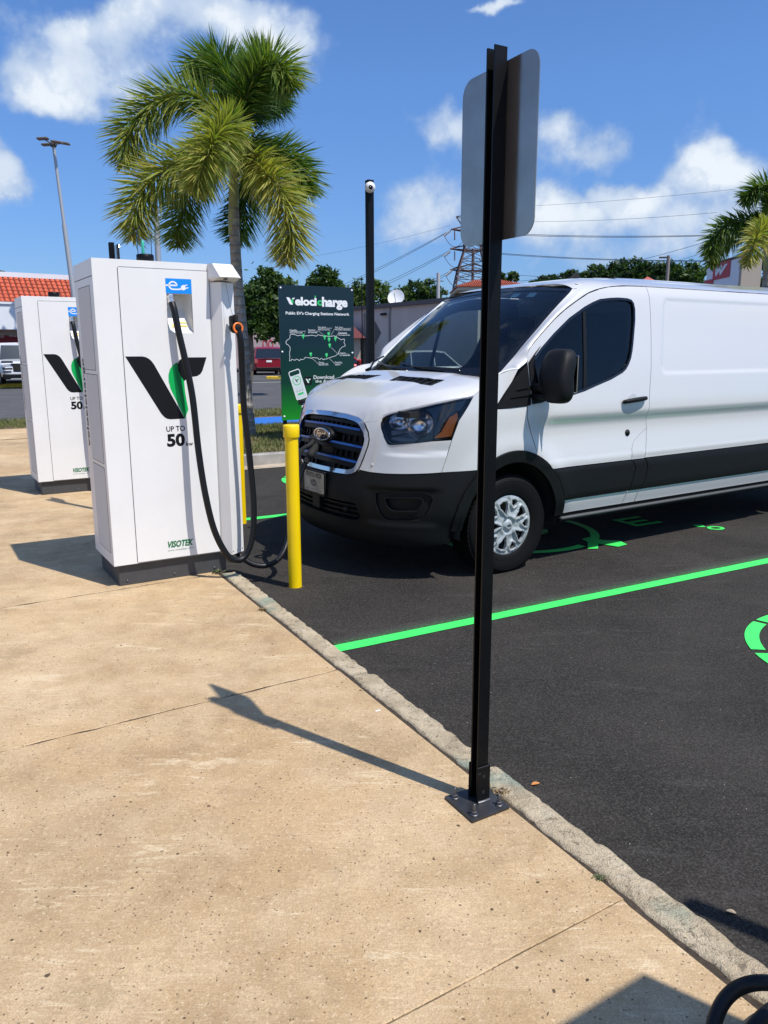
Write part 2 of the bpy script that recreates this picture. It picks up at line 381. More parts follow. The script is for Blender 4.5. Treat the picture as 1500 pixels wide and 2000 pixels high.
def tessellate(poly, holes=(), grid=None, stepb=None):
    """returns triangles over poly (ccw); with grid: (points, triangles, loops)"""
    def dens(l):
        if not stepb: return [tuple(p) for p in l]
        o_ = []
        for i in range(len(l)):
            a, b = l[i], l[(i+1) % len(l)]; d = math.dist(a, b); k = max(1, int(math.ceil(d/stepb)))
            o_ += [(a[0]+(b[0]-a[0])*j/k, a[1]+(b[1]-a[1])*j/k) for j in range(k)]
        return o_
    loops = [dens(poly)] + [dens(h) for h in holes]
    pts = []; ed = []; li = []
    for l in loops:
        n0 = len(pts); pts += l; ed += [(n0+i, n0+(i+1) % len(l)) for i in range(len(l))]; li.append(list(range(n0, n0+len(l))))
    nb = len(pts)
    if grid:
        gx, gy = grid if isinstance(grid, tuple) else (grid, grid)
        A = np.array(loops[0]); xs = np.arange(A[:, 0].min()+gx*.5, A[:, 0].max(), gx); ys_ = np.arange(A[:, 1].min()+gy*.5, A[:, 1].max(), gy)
        G = np.array([(x, y) for x in xs for y in ys_])
        if len(G):
            k = inpoly(G, loops[0])
            for h in loops[1:]: k &= ~inpoly(G, h)
            G = G[k]; Bp = np.array(pts)
            if len(G):
                dm = np.full(len(G), 9e9)
                for q in Bp: dm = np.minimum(dm, np.hypot((G[:, 0]-q[0])/gx, (G[:, 1]-q[1])/gy))
                pts += [tuple(g) for g in G[dm > .5]]
    r = delaunay_2d_cdt([Vector(p) for p in pts], ed, [], 0, 1e-7)
    V = [tuple(v) for v in r[0]]; T = [tuple(f) for f in r[2]]
    cen = np.array([[sum(V[i][0] for i in f)/3, sum(V[i][1] for i in f)/3] for f in T])
    k = inpoly(cen, loops[0])
    for h in loops[1:]: k &= ~inpoly(cen, h)
    T = [t for t, q in zip(T, k) if q]
    omap = {}
    for i, o_ in enumerate(r[3]):
        for j in o_: omap[j] = i
    if grid or holes or stepb: return V, T, [[omap[i] for i in l] for l in li]
    inv = {}
    for j, i in omap.items(): inv[i] = j
    return [tuple(inv.get(i, 0) for i in t) for t in T]
def plate(mb, poly, holes, th, X, Y, o, stepb=None):
    """flat plate with holes: front at o, extruded back by th; X,Y span, normal X x Y"""
    X, Y, o = map(Vector, (X, Y, o)); N = X.cross(Y).normalized()
    V, T, L = tessellate(poly, holes, stepb=stepb or 9.)
    f = [o+X*x+Y*y for x, y in V]; b = [q-N*th for q in f]; n = len(V)
    mb.add(f+b, T+[tuple(n+i for i in t[::-1]) for t in T])
    for l in L:
        for i in range(len(l)):
            a, c = l[i], l[(i+1) % len(l)]; mb.add([f[a], f[c], b[c], b[a]], [(0, 1, 2, 3), ])
def rrect(x0, y0, x1, y1, r, n=5):
    o = []
    for cx, cy, a0 in ((x1-r, y0+r, -90), (x1-r, y1-r, 0), (x0+r, y1-r, 90), (x0+r, y0+r, 180)):
        o += [(cx+r*math.cos(rad(a0+90*k/n)), cy+r*math.sin(rad(a0+90*k/n))) for k in range(n+1)]
    return o
def ell(cx, cy, rx, ry, n=28, a=0.):
    return [(cx+rx*math.cos(t)*math.cos(a)-ry*math.sin(t)*math.sin(a), cy+rx*math.cos(t)*math.sin(a)+ry*math.sin(t)*math.cos(a)) for t in [2*math.pi*k/n for k in range(n)]]
def spline(pts, n=8):
    P = [Vector(p) for p in pts]; P = [P[0]*2-P[1]] + P + [P[-1]*2-P[-2]]; o = []
    for i in range(1, len(P)-2):
        for k in range(n):
            t = k/n; a, b, c, d = P[i-1], P[i], P[i+1], P[i+2]
            o.append(.5*((2*b)+(c-a)*t+(2*a-5*b+4*c-d)*t*t+(3*b-a-3*c+d)*t**3))
    o.append(P[-2]); return o
def text(name, s, mm, parent, o, X, Y, fit, bold=0., shear=0., th=.0006, spacing=1., res=3, size=1.):
    cu = bpy.data.curves.new('t', 'FONT'); cu.body = s; cu.size = size; cu.offset = bold; cu.shear = shear
    cu.resolution_u = res; cu.space_character = spacing
    to = bpy.data.objects.new('t', cu); COL.objects.link(to)
    dg = bpy.context.evaluated_depsgraph_get(); me = bpy.data.meshes.new_from_object(to.evaluated_get(dg))
    V = [v.co.copy() for v in me.vertices]; F = [tuple(p.vertices) for p in me.polygons]
    bpy.data.objects.remove(to); bpy.data.curves.remove(cu); bpy.data.meshes.remove(me)
    X, Y, o = map(Vector, (X, Y, o)); N = X.cross(Y).normalized()
    x0 = min(v.x for v in V); x1 = max(v.x for v in V); y0 = min(v.y for v in V); y1 = max(v.y for v in V)
    if fit[1] is None: fit = (fit[0], fit[0]*(y1-y0)/(x1-x0))
    if fit[0] is None: fit = (fit[1]*(x1-x0)/(y1-y0), fit[1])
    vs = [o+X*((v.x-x0)/(x1-x0)*fit[0])+Y*((v.y-y0)/(y1-y0)*fit[1])+N*th for v in V]
    if name is None: return vs, F
    return link_mesh(name, vs, F, mm, parent)
def flat(name, polys, mm, parent, o, X, Y, th=.0005):
    X, Y, o = map(Vector, (X, Y, o)); N = X.cross(Y).normalized(); vs = []; fs = []
    for p in polys:
        holes = []
        if isinstance(p, tuple) and isinstance(p[0], list): p, holes = p[0], p[1:]
        V, T, L = tessellate(p, list(holes), stepb=99.)
        n = len(vs); vs += [o+X*x+Y*y+N*th for x, y in V]; fs += [tuple(i+n for i in t) for t in T]
    return link_mesh(name, vs, fs, mm, parent)
def ribbon(pts, wd):
    P = [Vector((*p, 0)) for p in pts]; L = []; Rr = []
    for i, p in enumerate(P):
        t = (P[min(i+1, len(P)-1)]-P[max(i-1, 0)]).normalized(); nn = Vector((-t.y, t.x, 0))*wd/2
        L.append((p+nn).to_2d().to_tuple()); Rr.append((p-nn).to_2d().to_tuple())
    return Rr + L[::-1]
X3, Y3, Z3 = Vector((1, 0, 0)), Vector((0, 1, 0)), Vector((0, 0, 1))
# ================================================================== THE GROUND
def sheet(name, poly, z, mm, kind='structure', parent=None):
    tri = tessellate([tuple(p[:2]) for p in poly])
    return link_mesh(name, [(p[0], p[1], z) for p in poly], tri, mm, parent, kind=kind)
def stpoly(l): return [ST(s, t).to_2d().to_tuple() for s, t in l]
sheet('ground', [(-2500, -2500), (2500, -2500), (2500, 2500), (-2500, 2500)], -.135, mat('dry_ground', rough=1, fn=grain((.16, .15, .10), .4, .05, 0, 1, False)))
sheet('parking_asphalt', stpoly([(1.2, -14), (60, -14), (60, 10.0), (1.2, 10.0)]), ASZ, M_ASPH)
sheet('road', stpoly([(-90, 18.1), (90, 18.1), (90, 60), (-90, 60)]), -.105, M_ROAD)
# sidewalk of poured slabs
walk = tag(sheet('sidewalk', stpoly([(-20, -9), (1.47, -9), (1.47, 14.3), (-20, 14.3)]), -.0035, M_DIRT), kind='structure')
def jit(a, b, n, amp, sd):
    return [ (a[0]+(b[0]-a[0])*i/n + amp*noise.noise(Vector((a[0]+(b[0]-a[0])*i/n*9, sd, 1.3))), a[1]+(b[1]-a[1])*i/n + amp*noise.noise(Vector(((a[1]+(b[1]-a[1])*i/n)*9+(a[0]+(b[0]-a[0])*i/n)*9, sd, 4.7)))) for i in range(n)]
TJ = [-9, -5.8, -4.05, -2.28, -.5, 1.26, 3.02, 4.83, 6.6, 8.4, 10.2, 12.0, 14.3]
SJ = [-20, -12.5, -7.8, -3.2, 1.47]
def tj(t, s): return t + .045*(s-.8) if -8 < t < 14 else t
near_ = lambda i, j: j == 3 and 3 <= i <= 8
k = 0
for i in range(len(TJ)-1):
    for j in range(len(SJ)-1):
        g = .0060 ; ga = .0012 if abs(TJ[i]-1.26) < .01 else g; gb = .0012 if abs(TJ[i+1]-1.26) < .01 else g; s0, s1 = SJ[j]+g, SJ[j+1]-(.016 if near_(i, j) else .012)
        q = [(s0, tj(TJ[i], s0)+ga), (s1, tj(TJ[i], s1)+ga), (s1, tj(TJ[i+1], s1)-gb), (s0, tj(TJ[i+1], s0)-gb)]
        near = j == 3 and 3 <= i <= 8
        if near:
            loop = []
            for e in range(4):
                L_ = math.dist(q[e], q[(e+1) % 4]); loop += jit(q[e], q[(e+1) % 4], int(L_/.02), (.0085, .015, .0085, .0085)[e] if not ((e == 0 and ga < .002) or (e == 2 and gb < .002)) else .002, k+e)
        else: loop = q
        z = (-.0015, .0008, -.0006, .0012, 0)[k % 5]
        P = [ST(*p) for p in loop]; c = sum(P, Vector())/len(P)
        n = len(P); ins = [p + (c-p).normalized()*.007 for p in P]
        vs = [(p.x, p.y, z) for p in ins] + [(p.x, p.y, z-.002) for p in P] + [(p.x, p.y, z-.05) for p in P]
        fs = [(r*n+a, (r+1)*n+a, (r+1)*n+(a+1) % n, r*n+(a+1) % n) for r in (0, 1) for a in range(n)]
        tri = tessellate([(p[0], p[1]) for p in vs[:n]])
        link_mesh('concrete_slab', vs, tri+fs, M_CONC, walk); k += 1
# kerb stones with broken arrises
kerb = tag(sheet('kerb', stpoly([(1.455, -9), (1.50, -9), (1.50, 10.0), (1.455, 10.0)]), -.0042, M_DIRT), kind='structure')
def kerb_stone(t0, t1, sd, flare0=0., flare1=0.):
    n = max(4, int((t1-t0)/.022)); cols = 9; vs = []; r_ = random.Random(sd)
    for i in range(n+1):
        t = t0+(t1-t0)*i/n; e = min(t-t0, t1-t)
        nz = lambda f, o_: noise.noise(Vector((t*f, o_, sd*3.1)))
        so_ = 1.574 + .010*nz(2.1, 1) + .008*nz(7, 2) + .008*nz(19, 3) + .006*nz(45, 9) - max(0, .03-e)*.55
        si_ = 1.474 + .007*nz(3, 5) + .009*nz(14, 6) + .005*nz(33, 8)
        tt = t + (.012*noise.noise(Vector((sd, 3., t))) if e == 0 else 0)
        for j in range(cols):
            u = j/(cols-1); s = si_+(so_-si_)*u
            if i in (0, n): tt = t + .013*noise.noise(Vector((s*30, sd*1.7+i, 0)))
            z = .003 + .004*noise.noise(Vector((s*22, t*14, sd))) + .0045*noise.noise(Vector((s*60, t*50, sd)))
            z -= .004*max(0, (u-.88)/.12)**1.6 + .006*max(0, .012-e)/.012
            z -= .006*max(0, (.10-u)/.1)
            vs.append(ST(s, tt, z))
        vs.append(ST(so_+.006+.006*nz(11, 7), tt, -.035)); vs.append(ST(so_+.010, tt, -.12))
        vs.append(ST(si_, tt, -.04))
    w_ = cols+3; fs = []
    for i in range(n):
        for j in range(cols+1): a = i*w_+j; fs.append((a, a+1, a+w_+1, a+w_))
        a = i*w_; fs.append((a, a+w_, a+w_+cols+2, a+cols+2))
    fs += [tuple([cols+2]+list(range(cols+2))), tuple([n*w_+x for x in list(range(cols+2))[::-1]]+[n*w_+cols+2])]
    return link_mesh('kerb_stone', vs, fs, M_KERB, kerb, smooth=[True]*(len(fs)-2)+[False]*2)
ts = [-7., -5.4, -3.9, -2.45, -1.2, .42, 2.02, 2.95, 4.86]
for i in range(len(ts)-1): kerb_stone(ts[i]+.003, ts[i+1]-.003, i+1)
ts = [5.5, 7.0, 8.55, 10.0]
for i in range(len(ts)-1): kerb_stone(ts[i]+.003, ts[i+1]-.003, i+31)
# island at the end of the bays: gutter, kerb, grass, walk, grass
isl = tag(sheet('planting_island_soil', stpoly([(1.5, 10.3), (60, 10.3), (60, 14.3), (1.5, 14.3)]), .022, M_SOIL), kind='structure')
sheet('gutter', stpoly([(1.56, 9.80), (60, 9.80), (60, 10.12), (1.56, 10.12)]), ASZ+.006, M_GUT)
ik = thing('island_kerb', 'long grey concrete kerb edging the grass island beyond the yellow post', 'kerb', ST(1.56, 10.12, -.12), 0)
for i in range(22):
    mb = MB(ST(1.56, 10.12, -.12)); s0 = 1.56+i*1.5
    mb.box((s0+.004, 10.10, -.12), (s0+1.496, 10.26, .045), X=Bv, Y=Kv, ch=.012); mb.build('kerb_block', M_KERBG, ik)
sheet('concrete_walk', stpoly([(-60, 14.3), (60, 14.3), (60, 16.2), (-60, 16.2)]), .005, M_CONC2)
sheet('verge_soil', stpoly([(-4.4, 16.2), (60, 16.2), (60, 17.95), (-4.4, 17.95)]), .0, M_SOIL)
sheet('concrete_apron', stpoly([(-60, 16.2), (-4.4, 16.2), (-4.4, 17.95), (-60, 17.95)]), .004, M_CONC2)
yk = thing('yellow_kerb', 'yellow painted kerb along the near side of the road at the left', 'kerb', ST(-30, 18, -.1))
mb = MB(ST(-30, 18, -.1)); mb.box((-40, 17.95, -.11), (-4.6, 18.1, .03), X=Bv, Y=Kv, ch=.02); mb.build('kerb_block', M_YELK, yk)
gk = thing('road_kerb', 'plain concrete kerb along the near side of the road behind the grass', 'kerb', ST(0, 18, -.1))
mb = MB(ST(0, 18, -.1)); mb.box((-4.6, 17.95, -.11), (60, 18.1, .03), X=Bv, Y=Kv, ch=.02); mb.build('kerb_block', M_KERBG, gk)
# far side of the road
fA, fB = Vector((-30, 21.8, 0)), Vector((-11.0, 37.2, 0)); fdir = (fB-fA).normalized(); fn_ = Vector((-fdir.y, fdir.x, 0))
sheet('far_parking_lot', [tuple((fA+fn_*.5-fdir*40).xy), (fB+fn_*.5).xy.to_tuple(), (10, 48), (90, 80), (60, 260), (-200, 160)], -.09, M_ROAD)
fg = thing('far_yellow_kerb', 'far yellow kerb edging a grass strip in front of the white SUV', 'kerb', fA)
mb = MB(fA); mb.box((-40, 0, -.10), ((fB-fA).length, .18, .08), X=fdir, Y=fn_, o=fA, ch=.02); mb.build('kerb_block', M_YELK, fg)
def grassmesh(name, region, n, h, parent=None, z=.02, dens=None, seed=3, cols=None):
    r_ = np.random.default_rng(seed); vs = []; fs = []; cnt = 0; ca = []
    A = np.array(region); lo, hi = A.min(0), A.max(0)
    while cnt < n:
        P = r_.uniform(lo, hi, (n, 2)); P = P[inpoly(P, region)]
        for s, t in P:
            if cnt >= n: break
            if dens and r_.random() > dens(s, t): continue
            p = ST(s, t, z); a = r_.uniform(0, 6.28); hh = h*r_.uniform(.4, 1.1); w_ = .006+.004*r_.random()
            d = Vector((math.cos(a), math.sin(a), 0)); l = Vector((r_.normal(0, .5), r_.normal(0, .5), 0))*hh
            b_ = len(vs); vs += [p-d*w_, p+d*w_, p+l+Vector((0, 0, hh))]; fs.append((b_, b_+1, b_+2)); cnt += 1
    o = link_mesh(name, vs, fs, cols or M_GRASS, parent, kind='stuff'); return o
def f_grass(nt, b):
    p = coord(nt); n = nt.noise(p, 1.6, 4, .6); n2 = nt.noise(p, 30., 3, .6)
    c = nt.ramp(n, [(.36, (.065, .10, .022)), (.5, (.13, .15, .045)), (.66, (.30, .25, .12))])
    nt.link(nt.mix(nt.mapr(n2, .35, .7, 0., .6), c, (.20, .19, .08)), b.inputs['Base Color'])
M_GRASS = mat('grass_blades', rough=.8, spec=.2, fn=f_grass)
tag(grassmesh('grass', [(1.8, 10.3), (9., 10.3), (9., 14.3), (1.8, 14.3)], 42000, .075, dens=lambda s, t: .35+.65*min(1, max(0, noise.noise(Vector((s*1.1, t*1.4, 0)))+.75 - (.75 if 11.3 < t < 12.6 else 0)))), 'patchy mown grass on the island between the kerb and the walk', 'grass')
tag(grassmesh('grass', [(-4.3, 16.2), (9, 16.2), (9, 17.95), (-4.3, 17.95)], 22000, .09, seed=5), 'mown grass strip between the walk and the road', 'grass')
fl_ = Vector((0, 0, 0))
r_ = random.Random(4); vs = []; fs = []
for i in range(9000):
    p = fA + fdir*r_.uniform(-4, (fB-fA).length) + fn_*r_.uniform(.18, 1.2); a = r_.uniform(0, 6.3); b_ = len(vs); w_ = .012
    d = Vector((math.cos(a), math.sin(a), 0)); vs += [p-d*w_, p+d*w_, p+Vector((r_.gauss(0, .03), r_.gauss(0, .03), .12))]; fs.append((b_, b_+1, b_+2))
tag(link_mesh('grass', vs, fs, M_GRASS, kind='stuff'), 'grass strip behind the far yellow kerb', 'grass')
# painted markings
def mark(name, polys, mm, z): 
    vs = []; fs = []
    for p in polys:
        t = tessellate(p); n = len(vs); vs += [ST(a, b, z) for a, b in p]; fs += [tuple(i+n for i in x) for x in t]
    return link_mesh(name, vs, fs, mm, kind='structure')
ZM = ASZ+.004
def linepoly(t0, s0, s1, w_=.1, dt=0.): 
    up = []; dn = []; n = int((s1-s0)/.12)
    for i in range(n+1):
        s = s0+(s1-s0)*i/n; t = t0+dt*(s-s0)
        up.append((s, t+w_/2+.003*noise.noise(Vector((s*9, t0, 1))))); dn.append((s, t-w_/2+.003*noise.noise(Vector((s*9, t0, 7)))))
    return dn+up[::-1]
mark('bay_line', [linepoly(3.527, 1.60, 9., .092, -.005)], M_GREEN, ZM)
mark('bay_line', [linepoly(6.86, 1.60, 9., .1)], M_GREEN, ZM)
mark('bay_line', [linepoly(.23, 1.60, 9., .1)], M_GREEN, ZM)
# soft overspray beside the near line
def f_over(nt, b):
    p = coord(nt); d = nt.vmath('DOT_PRODUCT', p, tuple(Kv)); k_ = nt.math('MULTIPLY', nt.mapr(d, 3.56, 3.66, 1., 0.), nt.mapr(nt.noise(p, 150, 3, .7), .42, .68))
    f_asphalt()(nt, b); l = b.inputs['Base Color'].links[0].from_socket
    nt.link(nt.mix(nt.math('MULTIPLY', k_, .55), l, (.07, .42, .11)), b.inputs['Base Color'])
mark('paint_overspray', [[(1.7, 3.555), (9., 3.52), (9., 3.66), (1.7, 3.68)]], mat('asphalt_overspray', rough=.82, spec=.3, fn=f_over), ASZ+.002)
def emblem(tc, sc=4.19):
    P = []
    def arc(a0, a1, r0=.683, r1=.757, n=16):
        A = [rad(a0+(a1-a0)*i/n) for i in range(n+1)]
        return [(sc+r1*math.cos(a), tc+r1*math.sin(a)) for a in A] + [(sc+r0*math.cos(a), tc+r0*math.sin(a)) for a in A[::-1]]
    for a0, a1 in ((-55, 20), (23, 103), (106, 143), (147, 206), (209, 285)): P.append(arc(a0, a1))
    vx = lambda x, y: (sc+.12+(x-.37)*1.25, tc+(y-1.2)*1.35)
    P.append([vx(*q) for q in [(.123, 1.414), (.221, 1.414), (.262, 1.40), (.292, 1.364), (.463, 1.03), (.372, 1.03), (.342, 1.038), (.317, 1.063)]][::-1])
    P.append([vx(*q) for q in [(.435, 1.375), (.459, 1.40), (.622, 1.406), (.59, 1.32), (.56, 1.293), (.514, 1.285), (.471, 1.262), (.46, 1.20), (.52, 1.10), (.47, 1.04), (.375, 1.26), (.385, 1.33)]][::-1])
    P.append([(sc+.30, tc-.64), (sc+.40, tc-.88), (sc+.52, tc-.86), (sc+.56, tc-.74), (sc+.46, tc-.66), (sc+.42, tc-.52), (sc+.33, tc-.54)])
    P.append([(sc+.15, tc-.80), (sc+.22, tc-.84), (sc+.36, tc-.70), (sc+.30, tc-.64)])
    P.append([(sc+1.10, tc-.42), (sc+1.44, tc-.42), (sc+1.44, tc-.36), (sc+1.17, tc-.36), (sc+1.17, tc-.30), (sc+1.38, tc-.30), (sc+1.38, tc-.24), (sc+1.17, tc-.24), (sc+1.17, tc-.17), (sc+1.44, tc-.17), (sc+1.44, tc-.11), (sc+1.10, tc-.11)])
    rr = ell(sc+1.66, tc-.81, .08, .07, 20); ri = ell(sc+1.66, tc-.81, .045, .035, 20)
    for i in range(20): P.append([rr[i], rr[(i+1) % 20], ri[(i+1) % 20], ri[i]])
    P.append([(sc+1.55, tc-.70), (sc+1.62, tc-.74), (sc+1.66, tc-.66), (sc+1.58, tc-.63)])
    return P
for tcen in (1.98, 5.24, 8.53):
    E_ = emblem(tcen); mark('charging_emblem', E_[:5]+E_[9:], M_GREEN, ZM); mark('charging_emblem', E_[5:6]+E_[8:9], M_GREEN, ZM+.002); mark('charging_emblem', E_[6:8], M_GREEN, ZM+.004)
def pxpoly(pts, z):
    o = []
    for p in pts: d = pxray(*p); o.append(CAMP + d*((z-CAM_H)/d.z))
    return o
def flatpx(name, pts, z, mm):
    P = pxpoly(pts, z); return link_mesh(name, P, tessellate([(p.x, p.y) for p in P]), mm, kind='structure')
mark('blue_paint', [[(5.15, 14.55), (14, 14.5), (14, 16.15), (4.35, 16.15)]], M_BLUEP, .009)
mark('blue_paint', [[(-6.2, 14.35), (-.75, 14.75), (-6.2, 15.25)]], M_BLUEP, .009)
for t0, s0, s1, w_ in ((25.2, -40, -3.2, .1), (26.0, -40, -3.2, .1), (29.3, -40, -3.4, .1), (36.4, -3, 60, .22)):
    mark('lane_line', [[(s0, t0-w_/2), (s1, t0-w_/2), (s1, t0+w_/2), (s0, t0+w_/2)]], M_WHITEP, -.100)

# ================================================================== CHARGERS
CHX = rad(90-58.5)
LOG_L = [(.123, 1.414), (.221, 1.414), (.243, 1.410), (.262, 1.40), (.278, 1.385), (.292, 1.364), (.463, 1.03), (.372, 1.03), (.352, 1.034), (.336, 1.044), (.317, 1.066)]
LOG_R = [(.447, 1.388), (.468, 1.402), (.49, 1.406), (.622, 1.406), (.592, 1.325), (.578, 1.304), (.556, 1.291), (.514, 1.286), (.490, 1.277), (.471, 1.262), (.452, 1.29), (.437, 1.33), (.436, 1.365)]
LOG_G = [(.436, 1.378), (.405, 1.36), (.385, 1.333), (.375, 1.30), (.374, 1.26), (.384, 1.215), (.463, 1.03), (.488, 1.085), (.480, 1.14), (.473, 1.20), (.471, 1.262), (.452, 1.29), (.437, 1.33)]
def make_charger(label):
    r = thing('ev_charger', label, 'charger', (-1.659, 4.673, 0), CHX, 'EV chargers standing along the kerb')
    mb = MB()
    # cabinet shell: back, sides, top and front frame round the niche
    X0, X1, Y0, Y1, Z0, Z1 = -.03, .665, -.03, .50, .14, 1.967
    fr_ = [(X0+.004, Z0), (X1, Z0), (X1, Z1), (X0+.004, Z1)]; nic = [(.391, 1.553), (.548, 1.553), (.548, 1.785), (.391, 1.785)]
    plate(mb, fr_, [nic], .01, X3, Z3, (0, Y0, 0))
    mb.box((X0, Y0+.004, Z0), (X0+.012, Y1, Z1), ch=.0); mb.box((X1-.012, Y0+.002, Z0+.001), (X1-.001, Y1-.001, Z1-.001))
    mb.box((X0+.002, Y1-.012, Z0+.001), (X1-.002, Y1, Z1-.001)); mb.box((X0+.002, Y0+.002, Z1-.012), (X1-.001, Y1-.002, Z1+.001))
    mb.box((X0+.01, Y0+.01, Z0+.001), (X1-.01, Y1-.01, Z0+.012))
    mb.tube([(X0+.004, Y0+.004, Z0), (X0+.004, Y0+.004, Z1)], .0045, 8)
    mb.build('cabinet', M_WHITE, r)
    nb = MB(); f = Y0+.002; d = Y0+.10
    V = [(.391, f, 1.553), (.548, f, 1.553), (.548, f, 1.785), (.391, f, 1.785), (.391, f+.035, 1.575), (.548, f+.035, 1.575), (.52, d, 1.70), (.52, d, 1.785), (.415, d, 1.785), (.415, d, 1.70)]
    nb.add(V, [(0, 1, 5, 4), (4, 5, 6, 9), (9, 6, 7, 8), (0, 4, 9, 8, 3), (1, 2, 7, 6, 5), (3, 8, 7, 2)])
    nic_o = nb.build('cable_niche', M_WHITE, r)
    flat('warning_label', [rrect(0, 0, .105, .05, .004)], M_WHITEV, nic_o, (.425, f+.042, 1.585), X3, Vector((0, .38, .92)).normalized(), -.004)
    yv = Vector((0, .46, .888)).normalized(); ob = Vector((.425, f+.036, 1.582)); 
    flat('warning_stripe', [[(.025, .036), (.10, .036), (.10, .046), (.025, .046)], [(.025, .012), (.10, .012), (.10, .022), (.025, .022)]], M_YELS, nic_o, ob, X3, yv, .002)
    flat('warning_triangle', [[(.0, .008), (.022, .008), (.011, .032)]], M_YELS, nic_o, ob, X3, yv, .002)
    dm = MB(); plate(dm, [(.1155, .146), (.6585, .146), (.6585, 1.924), (.1155, 1.924)], [nic], .004, X3, Z3, (0, Y0-.0035, 0)); dm.build('front_door', M_WHITE, r)
    gm = MB(); plate(gm, rrect(.1115, .1415, .6625, 1.928, .012), [[(.1165, .147), (.6575, .147), (.6575, 1.923), (.1165, 1.923)]], .001, X3, Z3, (0, Y0-.001, 0)); gm.build('door_gap', mat('seam_shadow_gap', (.12, .125, .13), .8), r)
    # left side: lid line and three ventilated panels
    sm_ = MB(); sm_.box((X0-.0008, Y0+.01, 1.868), (X0, Y1-.004, 1.872)); sm_.build('lid_seam', M_GAP, r)
    for z0, z1, y0, y1 in ((1.335, 1.82, .062, .40), (.775, 1.305, .03, .36), (.215, .745, .03, .36)):
        v = MB(); plate(v, rrect(y0, z0, y1, z1, .012), [], .002, Vector((0, -1, 0)), Z3, (X0-.0015, y0+y1, 0)); v.build('vent_panel', M_VENT, r)
        v = MB(); plate(v, rrect(y0-.004, z0-.004, y1+.004, z1+.004, .014), [rrect(y0, z0, y1, z1, .012)], .0005, Vector((0, -1, 0)), Z3, (X0-.001, y0+y1, 0)); v.build('vent_frame', M_DGREY, r)
    text('side_lettering', 'velocicharge', M_INK, r, (X0-.002, .385, .84), Z3, Y3, (.56, .075), .012)
    # plinth
    pb = MB(); pb.box((.0, 0, 0), (.70, .49, .142), ch=.004); pb.build('plinth', M_DGREY, r)
    for y in (.05, .25): bb = MB(); bb.lathe([(0, -.004), (.007, -.004), (.007, 0)], (0, y, .03), (1, 0, 0), 8); bb.build('plinth_screw', M_STEEL, r)
    for x in (.05, .35, .62): bb = MB(); bb.lathe([(0, -.004), (.007, -.004), (.007, 0)], (x, 0, .03), (0, 1, 0), 8); bb.build('plinth_screw', M_STEEL, r)
    # printed front
    F = Y0-.0035
    flat('logo_stroke', [LOG_L], M_INK, r, (0, F, 0), X3, Z3, .0007); flat('logo_stroke', [LOG_R], M_INK, r, (0, F, 0), X3, Z3, .0007)
    flat('logo_leaf', [LOG_G], M_GREENV, r, (0, F, 0), X3, Z3, .0007)
    flat('logo_leaf_shade', [[(.420, 1.368), (.436, 1.378), (.437, 1.33), (.447, 1.30), (.466, 1.15), (.463, 1.03), (.435, 1.20), (.418, 1.30)]], mat('dark_green_vinyl', (.0, .20, .05), .4), r, (0, F, 0), X3, Z3, .0012)
    text('power_lettering', 'UP TO', M_INK, r, (.342, F, .953), X3, Z3, (.118, .034), .02)
    text('power_lettering', '50', M_INK, r, (.342, F, .858), X3, Z3, (.114, .082), .045)
    text('power_lettering', 'kw', M_INK, r, (.461, F, .858), X3, Z3, (.046, .026), .02)
    text('maker_lettering', 'VISOTEK', M_GREENT, r, (.308, F, .212), X3, Z3, (.168, .044), .045, .28)
    text('maker_lettering', 'www.visotekpr.com', M_GREENT, r, (.306, F, .188), X3, Z3, (.168, .013), .0)
    st = flat('charging_sticker', [[(.389, 1.786), (.548, 1.786), (.548, 1.873), (.389, 1.873)]], M_BLUEV, r, (0, F, 0), X3, Z3, .0008)
    e = [(.434+.024*math.cos(a), 1.832+.022*math.sin(a)) for a in [rad(q) for q in range(0, 331, 15)]]
    e = [(.437, 1.832)] + [] if False else e
    pl = [ribbon([(.389, 1.833), (.412, 1.833), (.458, 1.833)], .009), ribbon(e[:12], .009), ribbon(e[11:20]+[(.452, 1.810), (.470, 1.811), (.486, 1.816)], .009),
          [(.484, 1.808), (.500, 1.806), (.514, 1.815), (.506, 1.838), (.490, 1.836), (.482, 1.825)], ribbon([(.507, 1.834), (.522, 1.839)], .006), ribbon([(.511, 1.818), (.528, 1.823)], .006)]
    flat('plug_symbol', pl, M_WHITEV, st, (0, F, 0), X3, Z3, .0014)
    # cable column and hood at the right
    cb_ = MB(); cb_.prism([(.667, -.032), (.715, -.092), (.818, -.030), (.818, .14), (.667, .14)], .125, 1.86); cb_.build('cable_column', M_WHITE, r)
    for x, y in ((.722, -.0885), (.76, -.066), (.806, -.038)): cs_ = MB(); cs_.lathe([(0, .002), (.0035, .002), (.0035, 0)], (x, y, .148), (.52, -.85, 0), 8); cs_.build('screw', M_DGREY, r)
    hb = MB(); P1 = [(.655, -.05), (.685, -.165), (.80, -.165), (.83, -.135), (.83, .15), (.655, .15)]; P2 = [(.655, -.05), (.668, -.085), (.775, -.085), (.80, -.07), (.83, .15), (.655, .15)]
    n = 6; vs = [(x, y, 1.885) for x, y in P1]+[(x, y, 1.968) for x, y in P2]+[(x, y, 1.835 if y > -.02 else 1.885) for x, y in P1]
    hb.add(vs, [(i, (i+1) % n, n+(i+1) % n, n+i) for i in range(n)]+[tuple(range(n, 2*n)), (12, 17, 16, 15, 14, 13)]+[(12+i, 12+(i+1) % n, (i+1) % n, i) for i in range(n)])
    hb.build('column_hood', M_WHITE, r)
    eb = MB(); eb.lathe([(0, -.012), (.012, -.012), (.016, 0), (.016, .004)], (.735, -.12, 1.884), (0, 0, 1), 16); eb.build('cable_eye', M_STEEL, r)
